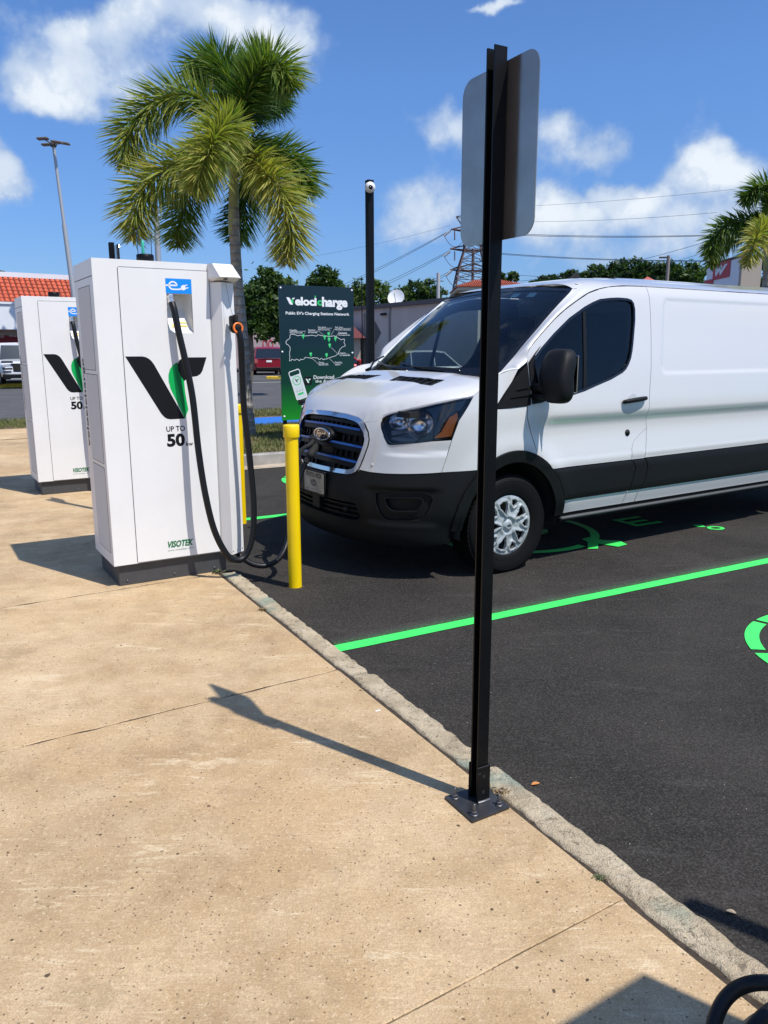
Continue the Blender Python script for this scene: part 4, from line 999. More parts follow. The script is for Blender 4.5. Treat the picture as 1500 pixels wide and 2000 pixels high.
for sg in (1, -1):
    vb = MB(); c = [(x, y*sg) for x, y in VENT]
    vb.add([Vector((x, y, hz(x, y)-.014)) for x, y in c], [(0, 1, 2, 3)]); g_ = vb.build('bonnet_vent', M_GAP, van)
    for i in range(1, 6):
        u = i/6; p0 = Vector(c[0]).lerp(Vector(c[1]), u); p1 = Vector(c[3]).lerp(Vector(c[2]), u); sb = MB()
        pts = []
        for p, dd in ((p0, -.009), (p0, .009), (p1, .009), (p1, -.009)): pts.append(Vector((p.x, p.y+dd, hz(p.x, p.y+dd)-.001)))
        sb.add(pts+[q-Z3*.012 for q in pts], [(0, 1, 2, 3), (0, 4, 5, 1), (1, 5, 6, 2), (2, 6, 7, 3), (3, 7, 4, 0)]); sb.build('vent_slat', M_BLKP, g_)
    rm = MB()
    for i in range(4):
        a, b = c[i], c[(i+1) % 4]; L_ = math.dist(a, b); dx, dy = (b[0]-a[0])/L_, (b[1]-a[1])/L_; nx, ny = -dy*.006, dx*.006
        q = [Vector((a[0]+nx, a[1]+ny, 0)), Vector((b[0]+nx, b[1]+ny, 0)), Vector((b[0]-nx, b[1]-ny, 0)), Vector((a[0]-nx, a[1]-ny, 0))]
        q = [Vector((v.x, v.y, hz(v.x, v.y)+.002)) for v in q]; rm.add(q+[v-Z3*.008 for v in q], [(0, 1, 2, 3), (0, 4, 5, 1), (2, 6, 7, 3)])
    rm.build('vent_frame', M_BLKP, g_)
# ---------------- grille
M_GRB = mat('grille_black', (.002, .002, .0025), .45, spec=.2)
def gr_off(q, z): return .012
panel('grille_frame', GOUT, M_CHROME, van, holes=[GIN], off=.010, skirt=.05, grid=.02, inset=0)
panel('grille_edge_band', [(q*1.035, z+(.014 if z > 1.05 else (-.004 if z < .8 else 0))) for q, z in GOUT], M_BLKP, van, holes=[GOUT], off=-.004, skirt=.03, grid=.03, inset=0)
grille = panel('grille', [(q*1.0, z) for q, z in GIN], M_GAP, van, off=-.060, skirt=0, grid=.05, inset=-.01)
def inG(q, z): return inpoly([(q, z)], GIN)[0]
def halfw(z):
    q = .05
    while q < .6 and inG(q, z): q += .004
    return q
for zc, zt in ((1.018, 0), (.905, 0), (.800, 0)):
    bz = [(z, halfw(z)-.004) for z in (zc-.020, zc+.024)]
    arcd = lambda q: .014*(abs(q)/.45)**2
    n = 16; w0 = bz[0][1]; w1 = bz[1][1]
    up = [(w1*(1-2*i/n), zc+.024-arcd(w1*(1-2*i/n))) for i in range(n+1)]; lo = [(-w0+2*w0*i/n, zc-.022-arcd(-w0+2*w0*i/n)) for i in range(n+1)]
    bar = panel('grille_bar', up+lo, M_GRB, grille, off=-.016, skirt=.03, grid=.02, inset=0)
    up = [((w1-.01)*(1-2*i/n), zc+.025-arcd((w1-.01)*(1-2*i/n))) for i in range(n+1)]; lo = [((w1-.01)*(-1+2*i/n), zc+.010-arcd((w1-.01)*(-1+2*i/n))) for i in range(n+1)]
    panel('blue_strip', up+lo, M_BLUES, grille, off=-.006, skirt=.012, grid=.02, inset=0)
for zc in (1.070, .962, .855, .765):
    w0 = halfw(zc)-.006
    for i in range(-6, 7):
        q = i*.066+.02
        if abs(q) < w0-.01 and not (abs(q) < .09 and zc < 1.0): panel('grille_rib', [(q-.007, zc-.024), (q+.007, zc-.024), (q+.007, zc+.020), (q-.007, zc+.020)], M_GRB, grille, off=-.030, skirt=.02, grid=.05, inset=0, stepb=.05)
ub = [(halfw(1.078)*(1-2*i/10)*.98, 1.088-.010*(abs(1-2*i/10))**2) for i in range(11)]; lb_ = [(halfw(1.06)*(-1+2*i/10)*.97, 1.066-.012*(abs(-1+2*i/10))**2) for i in range(11)]
panel('grille_bar', ub+lb_, M_GRB, grille, off=-.022, skirt=.03, grid=.03, inset=0)
# centre block that carries badge and charging flap
cb_ = MB(); cb_.box((.87, -.085, .76), (.915, .085, .965), ch=.012); cb_.build('charge_port_housing', M_BLKP, grille)
bd = MB(); bo_ = Vector((.925, 0, .962))
def oval(rx, rz, x): return [Vector((x, rx*math.cos(a), .962+rz*math.sin(a))) for a in [2*math.pi*k/36 for k in range(36)]]
def ringloft(mb, rings, cap=True):
    n = len(rings[0]); vs = [v for r in rings for v in r]
    mb.add(vs, [(i*n+k, i*n+(k+1) % n, (i+1)*n+(k+1) % n, (i+1)*n+k) for i in range(len(rings)-1) for k in range(n)], True)
    if cap: mb.add(rings[-1], [tuple(range(n))])
ringloft(bd, [oval(.135, .062, .90), oval(.132, .060, .948), oval(.126, .054, .955)]); badge = bd.build('badge_base', M_BLKP, van)
b2_ = MB(); ringloft(b2_, [oval(.118, .0475, .953), oval(.118, .0475, .962), oval(.112, .043, .965), oval(.106, .038, .962)], False); b2_.build('badge_rim', M_CHROME, van)
b3_ = MB(); b3_.add([Vector((.961, p.y, p.z)) for p in oval(.107, .039, .96)], [tuple(range(36))]); b3_.build('badge_field', mat('badge_blue_black', (.010, .013, .03), .2, coat=.6), van)
text('badge_lettering', 'Ford', M_CHROME, van, (.963, -.072, .940), Y3, Z3, (.145, .05), .012, .45, .0015)
# ---------------- plate on its bracket
pk = MB(); pk.box((1.012, -.155, .525), (1.030, .155, .705), ch=.004); pk.box((.99, -.05, .43), (1.02, .06, .53), ch=.004); pk.build('plate_bracket', M_BLKP, van)
pp = MB(); plate(pp, rrect(-.148, .545, .148, .693, .01), [], .0015, Y3, Z3, (1.0325, 0, 0)); np_ = pp.build('front_plate', mat('creased_plate', rough=.55, fn=grain((.42, .38, .30), .35, 14., .25, 30.)), van)
text('plate_lettering', 'AUTOS VEGA', M_INK, np_, (1.0325, -.115, .652), Y3, Z3, (.235, .034), .02)
flat('plate_oval', [(ell(0, .612, .048, .026, 30),)] and [ell(0, .612, .048, .026, 30)], mat('plate_grey_print', (.08, .08, .085), .5), np_, (1.0325, 0, 0), Y3, Z3, .0006)
text('plate_oval_lettering', 'Ford', mat('plate_pale_print', (.36, .33, .27), .5), np_, (1.0325, -.034, .600), Y3, Z3, (.068, .024), .01, .45, .0012)
text('plate_lettering', 'fordpr.com', M_INK, np_, (1.0325, -.04, .560), Y3, Z3, (.08, .011), .0)
for y in (-.10, .10):
    flat('plate_slot', [rrect(y-.012, .556, y+.012, .562, .002)], M_GAP, np_, (1.0325, 0, 0), Y3, Z3, .0006); flat('plate_slot', [rrect(y-.012, .680, y+.012, .686, .002)], M_GAP, np_, (1.0325, 0, 0), Y3, Z3, .0006)
# ---------------- headlights
HL = [(.580, 1.104), (.601, 1.131), (.64, 1.145), (.816, 1.187), (1.0, 1.226), (1.257, 1.264), (1.205, 1.185), (1.148, 1.106), (1.114, .984), (.964, .972), (.787, .952), (.70, .943), (.672, .947), (.655, .962), (.632, .99), (.617, 1.018), (.595, 1.05), (.583, 1.08)]
AMB = [(1.129, 1.160), (1.14, 1.12), (1.108, 1.0), (1.0, .990), (.985, .998), (1.030, 1.034), (1.072, 1.128)]
M_HLB = mat('headlamp_black', (.010, .011, .013), .15, spec=.6)
M_REF = mat('reflector_chrome', (.72, .73, .75), .2, 1.)
for mi in (False, True):
    lens = panel('headlight', HL, M_LENS, van, off=.002, skirt=.003, grid=.03, inset=.0025, mirror=mi)
    panel('headlight_housing', HL, M_HLB, lens, off=-.085, skirt=-.083, grid=.04, inset=.004, mirror=mi)
    rim = [(q+(.87-q)*.045, z+(1.08-z)*.09) for q, z in HL]
    panel('headlight_trim', HL, M_HLB, lens, holes=[rim], off=-.006, skirt=.03, grid=.03, inset=.003, mirror=mi)
    amb = panel('amber_marker', AMB, M_AMBER, lens, off=-.014, skirt=.02, grid=.03, inset=.002, mirror=mi)
    outerb = [(1.0, 1.205), (1.20, 1.24), (1.15, 1.17), (1.13, 1.165), (1.06, 1.13), (1.02, 1.035), (.98, .985), (.90, .975), (.955, 1.03), (.965, 1.10), (.93, 1.15), (.88, 1.18)]
    panel('headlight_bezel', outerb, M_HLB, lens, off=-.012, skirt=.05, grid=.03, inset=.002, mirror=mi)
    s_ = -1 if mi else 1
    for (qc, zc, rx, rz) in ((.872, 1.075, .098, .086), (.715, 1.088, .075, .058)):
        c0 = S0(qc, zc); n0 = Vector((.86, .5, .03)).normalized(); u0 = Z3.cross(n0).normalized(); v0 = n0.cross(u0); rb = MB(); rings = []
        for k_, dd in ((1., -.014), (.93, -.030), (.72, -.056), (.42, -.072), (.16, -.078)):
            rings.append([c0 + u0*rx*k_*math.cos(a) + v0*rz*k_*math.sin(a) + n0*dd for a in [2*math.pi*j/28 for j in range(28)]])
        for r_i in rings:
            for v in r_i: v.y *= s_
        if s_ < 0: rings = [r_i[::-1] for r_i in rings]
        ringloft(rb, rings); rb.build('reflector_bowl', M_REF, lens)
        bb_ = MB(); cc_ = c0+n0*-.05; cc_.y *= s_; nv = Vector((n0.x, n0.y*s_, n0.z)); bb_.lathe([(0, .022), (.010, .018), (.013, .0), (.013, -.02)], cc_, nv, 14); bb_.build('bulb', M_REF, lens)
    for (q0, z0, q1, z1, w_) in ((.655, 1.02, .77, 1.045, .016), (.77, 1.045, .87, .985, .014), (.66, .985, .85, .975, .010)):
        d = Vector((q1-q0, z1-z0)).normalized(); nx, nz = -d.y*w_, d.x*w_
        panel('reflector_step', [(q0-nx, z0-nz), (q1-nx, z1-nz), (q1+nx, z1+nz), (q0+nx, z0+nz)], mat('dim_bezel', (.10, .105, .11), .3, .5), lens, off=-.045, skirt=.03, grid=.03, inset=0, mirror=mi)
# ---------------- arch trims and sill mouldings
def trim(a0, a1, xa=0.):
    return arcl(a0, a1, 16, xa) + arcl(a1, a0, 16, xa, .078)
a_end = math.pi - math.asin((.372-.345)/.535)
both('wheel_arch_trim', trim(math.asin(.02/.535), math.pi-math.asin((.832-.345)/.535)-.005), M_BLKP, van, off=.014, skirt=.05, grid=.03, inset=.0)
both('wheel_arch_trim', trim(math.pi-math.asin((.832-.345)/.535)+.005, a_end), M_BLKP, van, off=.014, skirt=.05, grid=.03, inset=.0)
both('wheel_arch_trim', trim(math.asin(.02/.535), a_end, -WB), M_BLKP, van, off=.014, skirt=.05, grid=.03, inset=.0)
def mould_off(q, z): return .010+.006*sstep(.73, .70, z)*sstep(.48, .51, z)
mA = arcl(a_end-.30, math.pi-math.asin((.718-.345)/.535), 6)
mA = [archx(math.pi-math.asin((z-.345)/.535), 0) for z in (.484, .54, .60, .66, .718)]
both('side_moulding', [(2.841, .484), (2.86, .55), (2.898, .653), (2.861, .718)] + mA[::-1], M_BLKP, van, offn=mould_off, grid=.03, skirt=.03)
both('side_moulding', [(2.845, .484), (2.974, .484), (3.019, .566), (3.036, .656), (3.012, .719), (2.864, .718), (2.902, .653), (2.864, .55)], M_BLKP, van, offn=mould_off, grid=.03, skirt=.03)
qr0 = [archx(math.asin((z-.345)/.535), -WB) for z in (.484, .54, .60, .66, .732)]
both('side_moulding', [(2.978, .484)] + qr0 + [(3.016, .722), (3.040, .656), (3.023, .566)], M_BLKP, van, offn=mould_off, grid=.04, skirt=.03)
ql = archx(math.asin((.376-.345)/.535), -WB)[0]
both('sill', [(x2q(-.502), .376), (2.81, .376), (2.838, .480), (x2q(-.485), .480)], M_VAN, van, grid=.04)
both('sill', [(2.813, .376), (2.955, .376), (2.972, .480), (2.841, .480)], M_VAN, van, grid=.04)
both('sill', [(2.958, .376), (ql, .376), (qr0[0][0], .480), (2.975, .480)], M_VAN, van, grid=.05)
both('sill_skirt', [(x2q(-.50), .30), (ql, .30), (ql, .370), (x2q(-.50), .370)], M_BLKP, van, off=-.012, grid=.06, skirt=.03)
for s_ in (1, -1):
    sb = MB(); sb.box((-3.24, .90*s_, .325), (-.50, .985*s_, .348), ch=.008); sb.build('side_step', mat('grey_step_plastic', (.075, .078, .08), .5), van)
# ---------------- doors
DT = [(1.797, 1.196), (1.800, 1.30), (1.793, 1.365), (1.790, 1.474), (1.803, 1.535), (1.835, 1.574), (1.923, 1.642), (2.091, 1.762), (2.218, 1.838), (2.347, 1.902), (2.481, 1.962), (2.619, 1.999), (2.72, 2.017), (2.804, 2.025), (2.95, 2.034), (3.165, 2.038)]
DR = [(3.155, 1.935), (3.122, 1.686), (3.09, 1.50), (3.074, 1.396), (3.045, 1.26), (3.036, 1.193), (3.027, 1.061), (3.045, .98), (3.049, .955), (2.96, .905), (2.9, .867), (2.878, .835), (2.865, .803), (2.859, .722)]
WIN = [(2.593, 1.922), (2.70, 1.934), (2.80, 1.940), (2.90, 1.938), (2.945, 1.928), (2.965, 1.905), (2.969, 1.86), (2.955, 1.78), (2.926, 1.684), (2.90, 1.60), (2.879, 1.542), (2.855, 1.49), (2.82, 1.442), (2.79, 1.412), (2.748, 1.387), (2.617, 1.34), (2.448, 1.296), (2.325, 1.262), (2.20, 1.238), (2.05, 1.226), (1.87, 1.224), (1.84, 1.26), (1.835, 1.365), (1.836, 1.465), (1.86, 1.505), (1.935, 1.568), (2.076, 1.670), (2.246, 1.779), (2.418, 1.862), (2.51, 1.897)]
dpoly = DT + DR + arcl(math.pi-math.asin((.722-.345)/.535), aD, 6) + [(1.866, .885), (1.84, .889), (1.797, .986), (1.782, 1.032), (1.760, 1.094), (1.762, 1.17)]
dpoly = DT + DR + arcl(math.pi-math.asin((.722-.345)/.535), aD+.004, 6) + [(1.838, .889), (1.797, .986), (1.782, 1.032), (1.760, 1.094), (1.761, 1.185)]
def door_off(q, z):
    # raised frame round the window opening
    x = QX-q; return 0.
both('front_door', dpoly, M_VAN, van, holes=[WIN], grid=.022, inset=.0022)
both('door_trim', DT + DR[:-1] + [(2.6, .80), (2.0, .90), (1.80, 1.17)], M_INT, van, holes=[[(a, b) for a, b in WIN]], off=-.04, grid=.06, skirt=0, inset=0)
wc_ = (2.42, 1.60)
def insetp(l, d):
    n = len(l); A = sum(l[i][0]*l[(i+1) % n][1]-l[(i+1) % n][0]*l[i][1] for i in range(n)); sg = 1 if A > 0 else -1; o = []
    for i in range(n):
        p, c, q = Vector(l[i-1]), Vector(l[i]), Vector(l[(i+1) % n]); e1 = (c-p).normalized(); e2 = (q-c).normalized()
        b = Vector((-e1.y, e1.x))*sg+Vector((-e2.y, e2.x))*sg; b.normalize(); o.append(tuple(c+b*d))
    return o
WI = insetp(WIN, .017)
both('window_seal', WIN, M_GLOSSB, van, holes=[WI], off=.001, skirt=.018, grid=.03, inset=0.0)
both('door_glass', insetp(WIN, .012), M_TINT, van, off=-.012, skirt=0, grid=.03, inset=0)
dv = [(2.418, 1.870), (2.445, 1.878), (2.33, 1.250), (2.262, 1.238)]
both('window_divider', [(2.405, 1.862), (2.435, 1.874), (2.352, 1.262), (2.318, 1.252)], M_BLKP, van, off=-.006, skirt=.012, grid=.03, inset=0)
both('rear_quarter_panel', [(3.049, .955), (2.96, .905), (2.9, .867), (2.878, .835), (2.865, .803), (2.859, .722), (3.012, .722), (3.03, .807), (3.042, .88)][::-1], M_VAN, van, grid=.03)
XE = -WB-.98
cargo = [(3.165, 2.038)] + DR[:9] + [(3.042, .88), (3.03, .807), (3.014, .725)] + [archx(math.asin((.735-.345)/.535), -WB)] + arcl(math.asin((.735-.345)/.535), a_end, 20, -WB)[1:] + [(x2q(XE), .376), (x2q(XE), 2.038)]
both('cargo_side', cargo, M_VAN, van, grid=.026, inset=.0022)
# quarter/mirror base patch
PT = [(1.468, 1.171), (1.55, 1.257), (1.633, 1.343), (1.715, 1.408), (1.788, 1.466), (1.786, 1.365), (1.793, 1.30), (1.790, 1.196), (1.788, 1.182), (1.757, 1.176), (1.60, 1.168)]
both('pillar_patch', PT, M_BLKP, van, off=.004, skirt=.02, grid=.03)
PT2 = [(1.796, 1.472), (1.86, 1.530), (1.925, 1.580), (1.865, 1.52), (1.835, 1.45), (1.832, 1.38), (1.86, 1.30), (1.93, 1.236), (1.94, 1.205), (1.88, 1.192), (1.801, 1.186), (1.803, 1.30), (1.796, 1.365)]
both('mirror_base', PT2, M_BLKP, van, off=.010, skirt=.03, grid=.03)
for (q0, z0, q1, z1) in ((1.66, 1.285, 1.78, 1.335), (1.60, 1.235, 1.78, 1.275)):
    both('patch_rib', [(q0, z0), (q1, z0+.012), (q1, z1), (q1-.04, z1), (q0+.02, z0+.014)], M_BLKP, van, off=.012, skirt=.012, grid=.04)
# ---------------- A pillars, windscreen, roof
DTP = q3([(1.702, 1.428), (1.79, 1.474+.008), (1.803+.002, 1.54), (1.835, 1.580), (1.923, 1.648), (2.091, 1.768), (2.218, 1.844), (2.347, 1.908), (2.481, 1.967), (2.619, 2.004), (2.804, 2.030), (2.95, 2.040), (3.165, 2.044)])
DC = resamp(DTP, 60)
def dcurve(x):
    for i in range(len(DC)-1):
        if DC[i+1].x <= x <= DC[i].x:
            t = (DC[i].x-x)/max(1e-9, DC[i].x-DC[i+1].x); return DC[i].lerp(DC[i+1], t)
    return DC[-1] if x < DC[-1].x else DC[0]
ROOFC = [(-5.0, 2.150), (-3.5, 2.152), (-1.9, 2.150), (-1.6, 2.146), (-1.35, 2.134), (-1.1, 2.112), (-.9, 2.082), (-.78, 2.056), (-.69, 2.030)]
WST = -.70
def roofz(x, y, D):
    zc = cub(ROOFC, x); yd = D.y; u = min(1, abs(y)/yd); p = 3.0+6.5*sstep(-1.35, -.72, x)
    return D.z+(zc-D.z)*(1-u**p)
E0 = [Vector(p) for p in ((.02, .842, 1.398), (-.10, .838, 1.498), (-.22, .830, 1.602), (-.34, .820, 1.700), (-.46, .808, 1.797), (-.58, .795, 1.888), (-.68, .782, 1.958))]
ECR = E0 + [Vector((-.73, .765, roofz(-.73, .765, dcurve(-.73))))]
EC = resamp(ECR, 60)
AP = resamp([p for p in DC if p.x > -.86], 60)
for mi in (False, True): strip('windscreen_pillar', AP, EC, M_VAN, van, n=6, bulge=.36, mirror=mi, nrmA=[Vector((0, cub(YS, p.z+.01)-cub(YS, p.z-.01), .02)) for p in AP])
# windscreen: rows from base to top
def ws_pt(u, v):        # u 0..1 base to top, v -1..1 across
    i = u*len(EC); e = EC[min(int(u*60), 59)].lerp(EC[min(int(u*60)+1, 60)], u*60-int(u*60)) if u < 1 else EC[-1]
    cb0, ct0 = Vector((.150, 0, 1.372)), Vector((-.705, 0, 2.034)); c = cb0.lerp(ct0, u) + Vector((.10, 0, .06))*math.sin(math.pi*u)*.42
    k = abs(v); w_ = k**2.3
    p = Vector((c.x+(e.x-c.x)*w_, e.y*v, c.z+(e.z-c.z)*w_)); return p
def ws_grid(name, mm, u0, u1, v0, v1, off, nu=24, nv=36, parent=van):
    vs = []
    for i in range(nu+1):
        for j in range(nv+1):
            u, v = u0+(u1-u0)*i/nu, v0+(v1-v0)*j/nv; p = ws_pt(u, v); e = 1e-2
            n = (ws_pt(min(1, u+e), v)-ws_pt(max(0, u-e), v)).cross(ws_pt(u, min(1, v+e))-ws_pt(u, max(-1, v-e))).normalized()
            if n.x < 0: n = -n
            vs.append(p+n*off)
    fs = [(i*(nv+1)+j, i*(nv+1)+j+1, (i+1)*(nv+1)+j+1, (i+1)*(nv+1)+j) for i in range(nu) for j in range(nv)]
    return link_mesh(name, vs, fs, mm, parent, smooth=True)
ws = ws_grid('windscreen', M_WS, 0, 1, -1, 1, -.001)
ws_grid('windscreen_border', M_GLOSSB, 0, 1, -1, -.963, .002, 24, 3, ws); ws_grid('windscreen_border', M_GLOSSB, 0, 1, .963, 1, .002, 24, 3, ws)
ws_grid('windscreen_border', M_GLOSSB, .955, 1, -.963, .963, .002, 3, 30, ws); ws_grid('windscreen_border', M_GLOSSB, 0, .07, -.963, .963, .002, 4, 30, ws)
ws_grid('sensor_housing', M_GLOSSB, .86, .955, -.10, .10, -.004, 4, 6, ws)
for sy in (.30, .52):
    ws_grid('windscreen_sticker', mat('pale_sticker', (.45, .55, .55), .6), .88, .935, sy, sy+.10, -.006, 3, 3, ws)
# cowl
cw = MB(); P = [Vector((.24, 0, 1.362)), Vector((.22, .25, 1.360)), Vector((.19, .5, 1.352)), Vector((.13, .72, 1.342)), Vector((.06, .86, 1.352))]; Q = [ws_pt(.03, v) - Z3*.01 for v in (0, .3, .58, .85, .99)]
for s_ in (1, -1):
    A_ = [Vector((p.x, p.y*s_, p.z)) for p in P]; B_ = [Vector((p.x, p.y*s_, p.z)) for p in Q]
    for i in range(4): cw.add([A_[i], A_[i+1], B_[i+1], B_[i]], [(0, 1, 2, 3)])
cw.build('cowl', M_BLKP, van)
def wiper(v0, v1, u1, nm='wiper'):
    mb = MB(); n = lambda u, v, o_: ws_pt(u, v)+Vector((.62, 0, .78))*o_
    mb.tube([n(.0, v0, .0), n(.02, v0, .03), n(.045, v0+(v1-v0)*.5, .028), n(u1, v1, .016)], [.009, .009, .007, .005], 8)
    mb.tube([n(u1-.03, v1-.42*(1 if v1 > v0 else -1), .010), n(u1, v1, .012), n(u1+.035, v1+.30*(1 if v1 > v0 else -1), .010)], .006, 6)
    mb.build(nm, M_GLOSSB, van)
wiper(.62, -.02, .062); wiper(-.10, -.62, .062); 
mb = MB(); mb.tube([ws_pt(.0, -.93)+Vector((.02, 0, .0)), ws_pt(.06, -.90)+Vector((.03, 0, .03)), ws_pt(.16, -.86)+Vector((.012, 0, .012))], [.008, .008, .006], 8); mb.build('wiper_arm', M_GLOSSB, van)
# roof
vs = []; xs = [WST-.0] + [-.73, -.76, -.80, -.86, -.93, -1.02, -1.12, -1.25, -1.40, -1.516]; nvr = 40
tv = [math.sin(math.pi/2*(-1+2*j/nvr)) for j in range(nvr+1)]
rows = []
for x in [-.735, -.76, -.80, -.86, -.93, -1.02, -1.12, -1.25, -1.40, -1.516]:
    D = dcurve(x); e = EC[-1]
    if x > -.87: # between windscreen corner and pillar strip end
        k = sstep(-.735, -.86, x); y1 = e.y+(D.y-e.y)*k
    else: y1 = D.y
    rows.append([Vector((x + .02*(1-abs(t)**2)*(1 if x == -.735 else 0), y1*t, roofz(x, y1*abs(t), D))) for t in tv])
vs = [v for r_i in rows for v in r_i]; n = nvr+1
fs = [(i*n+j, (i+1)*n+j, (i+1)*n+j+1, i*n+j+1) for i in range(len(rows)-1) for j in range(nvr)]
link_mesh('cab_roof', vs, [f[::-1] for f in fs], M_VAN, van, smooth=True)
rows = []
for x in [-1.521, -1.7, -2., -2.5, -3., -3.5, -4., -4.5, XE]:
    D = Vector((x, .770, 2.044)); rows.append([Vector((x, D.y*t, roofz(x, D.y*abs(t), D)+ (.006*math.cos(t*22) if abs(t) < .8 else 0))) for t in tv])
vs = [v for r_i in rows for v in r_i]; fs = [(i*n+j, (i+1)*n+j, (i+1)*n+j+1, i*n+j+1) for i in range(len(rows)-1) for j in range(nvr)]
link_mesh('cargo_roof', vs, [f[::-1] for f in fs], M_VAN, van, smooth=True)
an = MB(); an.add([(-1.44, .02, 2.138), (-1.44, -.02, 2.138), (-1.60, .03, 2.145), (-1.60, -.03, 2.145), (-1.58, .008, 2.21), (-1.58, -.008, 2.21), (-1.555, 0, 2.205)], [(0, 1, 3, 2), (0, 2, 4, 6), (1, 6, 5, 3), (2, 3, 5, 4), (4, 5, 6), (0, 6, 1)]); an.build('roof_antenna', M_BLKP, van)
# rear
rb = MB(); rb.box((XE-.02, -.94, .40), (XE+.03, .94, 1.3)); rb.box((XE-.02, -.86, 1.3), (XE+.03, .86, 2.09)); rb.build('rear_doors', M_VAN, van)
# dark liner under the skin so that shut lines read dark
lv = MB()
for s_ in (1, -1):
    P = [S0(q*s_, z)-SNrm(q*s_, z)*.022 for z in np.arange(.36, 2.03, .08) for q in np.arange(3.20, x2q(XE), .12)]
    n = len(np.arange(3.20, x2q(XE), .12)); m_ = len(np.arange(.36, 2.03, .08))
    lv.add(P, [(i*n+j, i*n+j+1, (i+1)*n+j+1, (i+1)*n+j) for i in range(m_-1) for j in range(n-1) if not (math.hypot(QX-3.2-.12*j+WB, .36+.08*i-.345) < .62)])
for z0, z1, q0, q1 in ((.26, .70, -1.14, 1.14),):
    zs = np.arange(z0, z1, .06); qs = np.arange(q0, q1+.01, .06); P = [S0(q, z)-SNrm(q, z)*.075 for z in zs for q in qs]; n = len(qs)
    lv.add(P, [(i*n+j, i*n+j+1, (i+1)*n+j+1, (i+1)*n+j) for i in range(len(zs)-1) for j in range(n-1)])
for s_ in (1, -1):
    def patch(zs, qs, d=.022, cond=lambda x, z: True):
        P = [S0(q*s_, z)-SNrm(q*s_, z)*d for z in zs for q in qs]; n = len(qs)
        lv.add(P, [(i*n+j, i*n+j+1, (i+1)*n+j+1, (i+1)*n+j) for i in range(len(zs)-1) for j in range(n-1) if cond(QX-qs[j], zs[i])])
    patch(np.arange(.74, 1.10, .04), np.arange(.54, 1.30, .05), .10)
    patch(np.arange(.36, 1.24, .04), np.arange(1.16, 3.3, .04), .024, lambda x, z: math.hypot(x, (z-.345)*.93) > .47)
    patch(np.arange(1.20, 2.02, .04), np.arange(2.98, 3.3, .04), .024)
lv.build('body_liner', M_GAP, van)
hb_ = MB(); hb_.box((.10, -.80, 1.12), (.74, .80, 1.16)); hb_.build('engine_bay_cover', M_GAP, van)
ub_ = MB(); ub_.box((-4.7, -.62, .24), (.80, .62, .42)); ub_.box((-3.2, -.93, .30), (-.52, .93, .44)); ub_.build('underbody', M_GAP, van)
for xa in (0, -WB):
    for s_ in (1, -1):
        wb_ = MB(); n = 20; R_ = .452
        A = [Vector((xa+R_*math.cos(math.pi*i/n*1.06-.1), .985*s_, .345+R_*1.04*math.sin(math.pi*i/n*1.06-.1))) for i in range(n+1)]; B = [Vector((a.x, .55*s_, a.z)) for a in A]
        wb_.add(A+B, [(i, i+1, n+2+i, n+1+i) for i in range(n)], True); wb_.add(B, [tuple(range(n+1))]); wb_.build('wheel_well', mat('wheel_liner', (.012, .012, .012), .9), van)
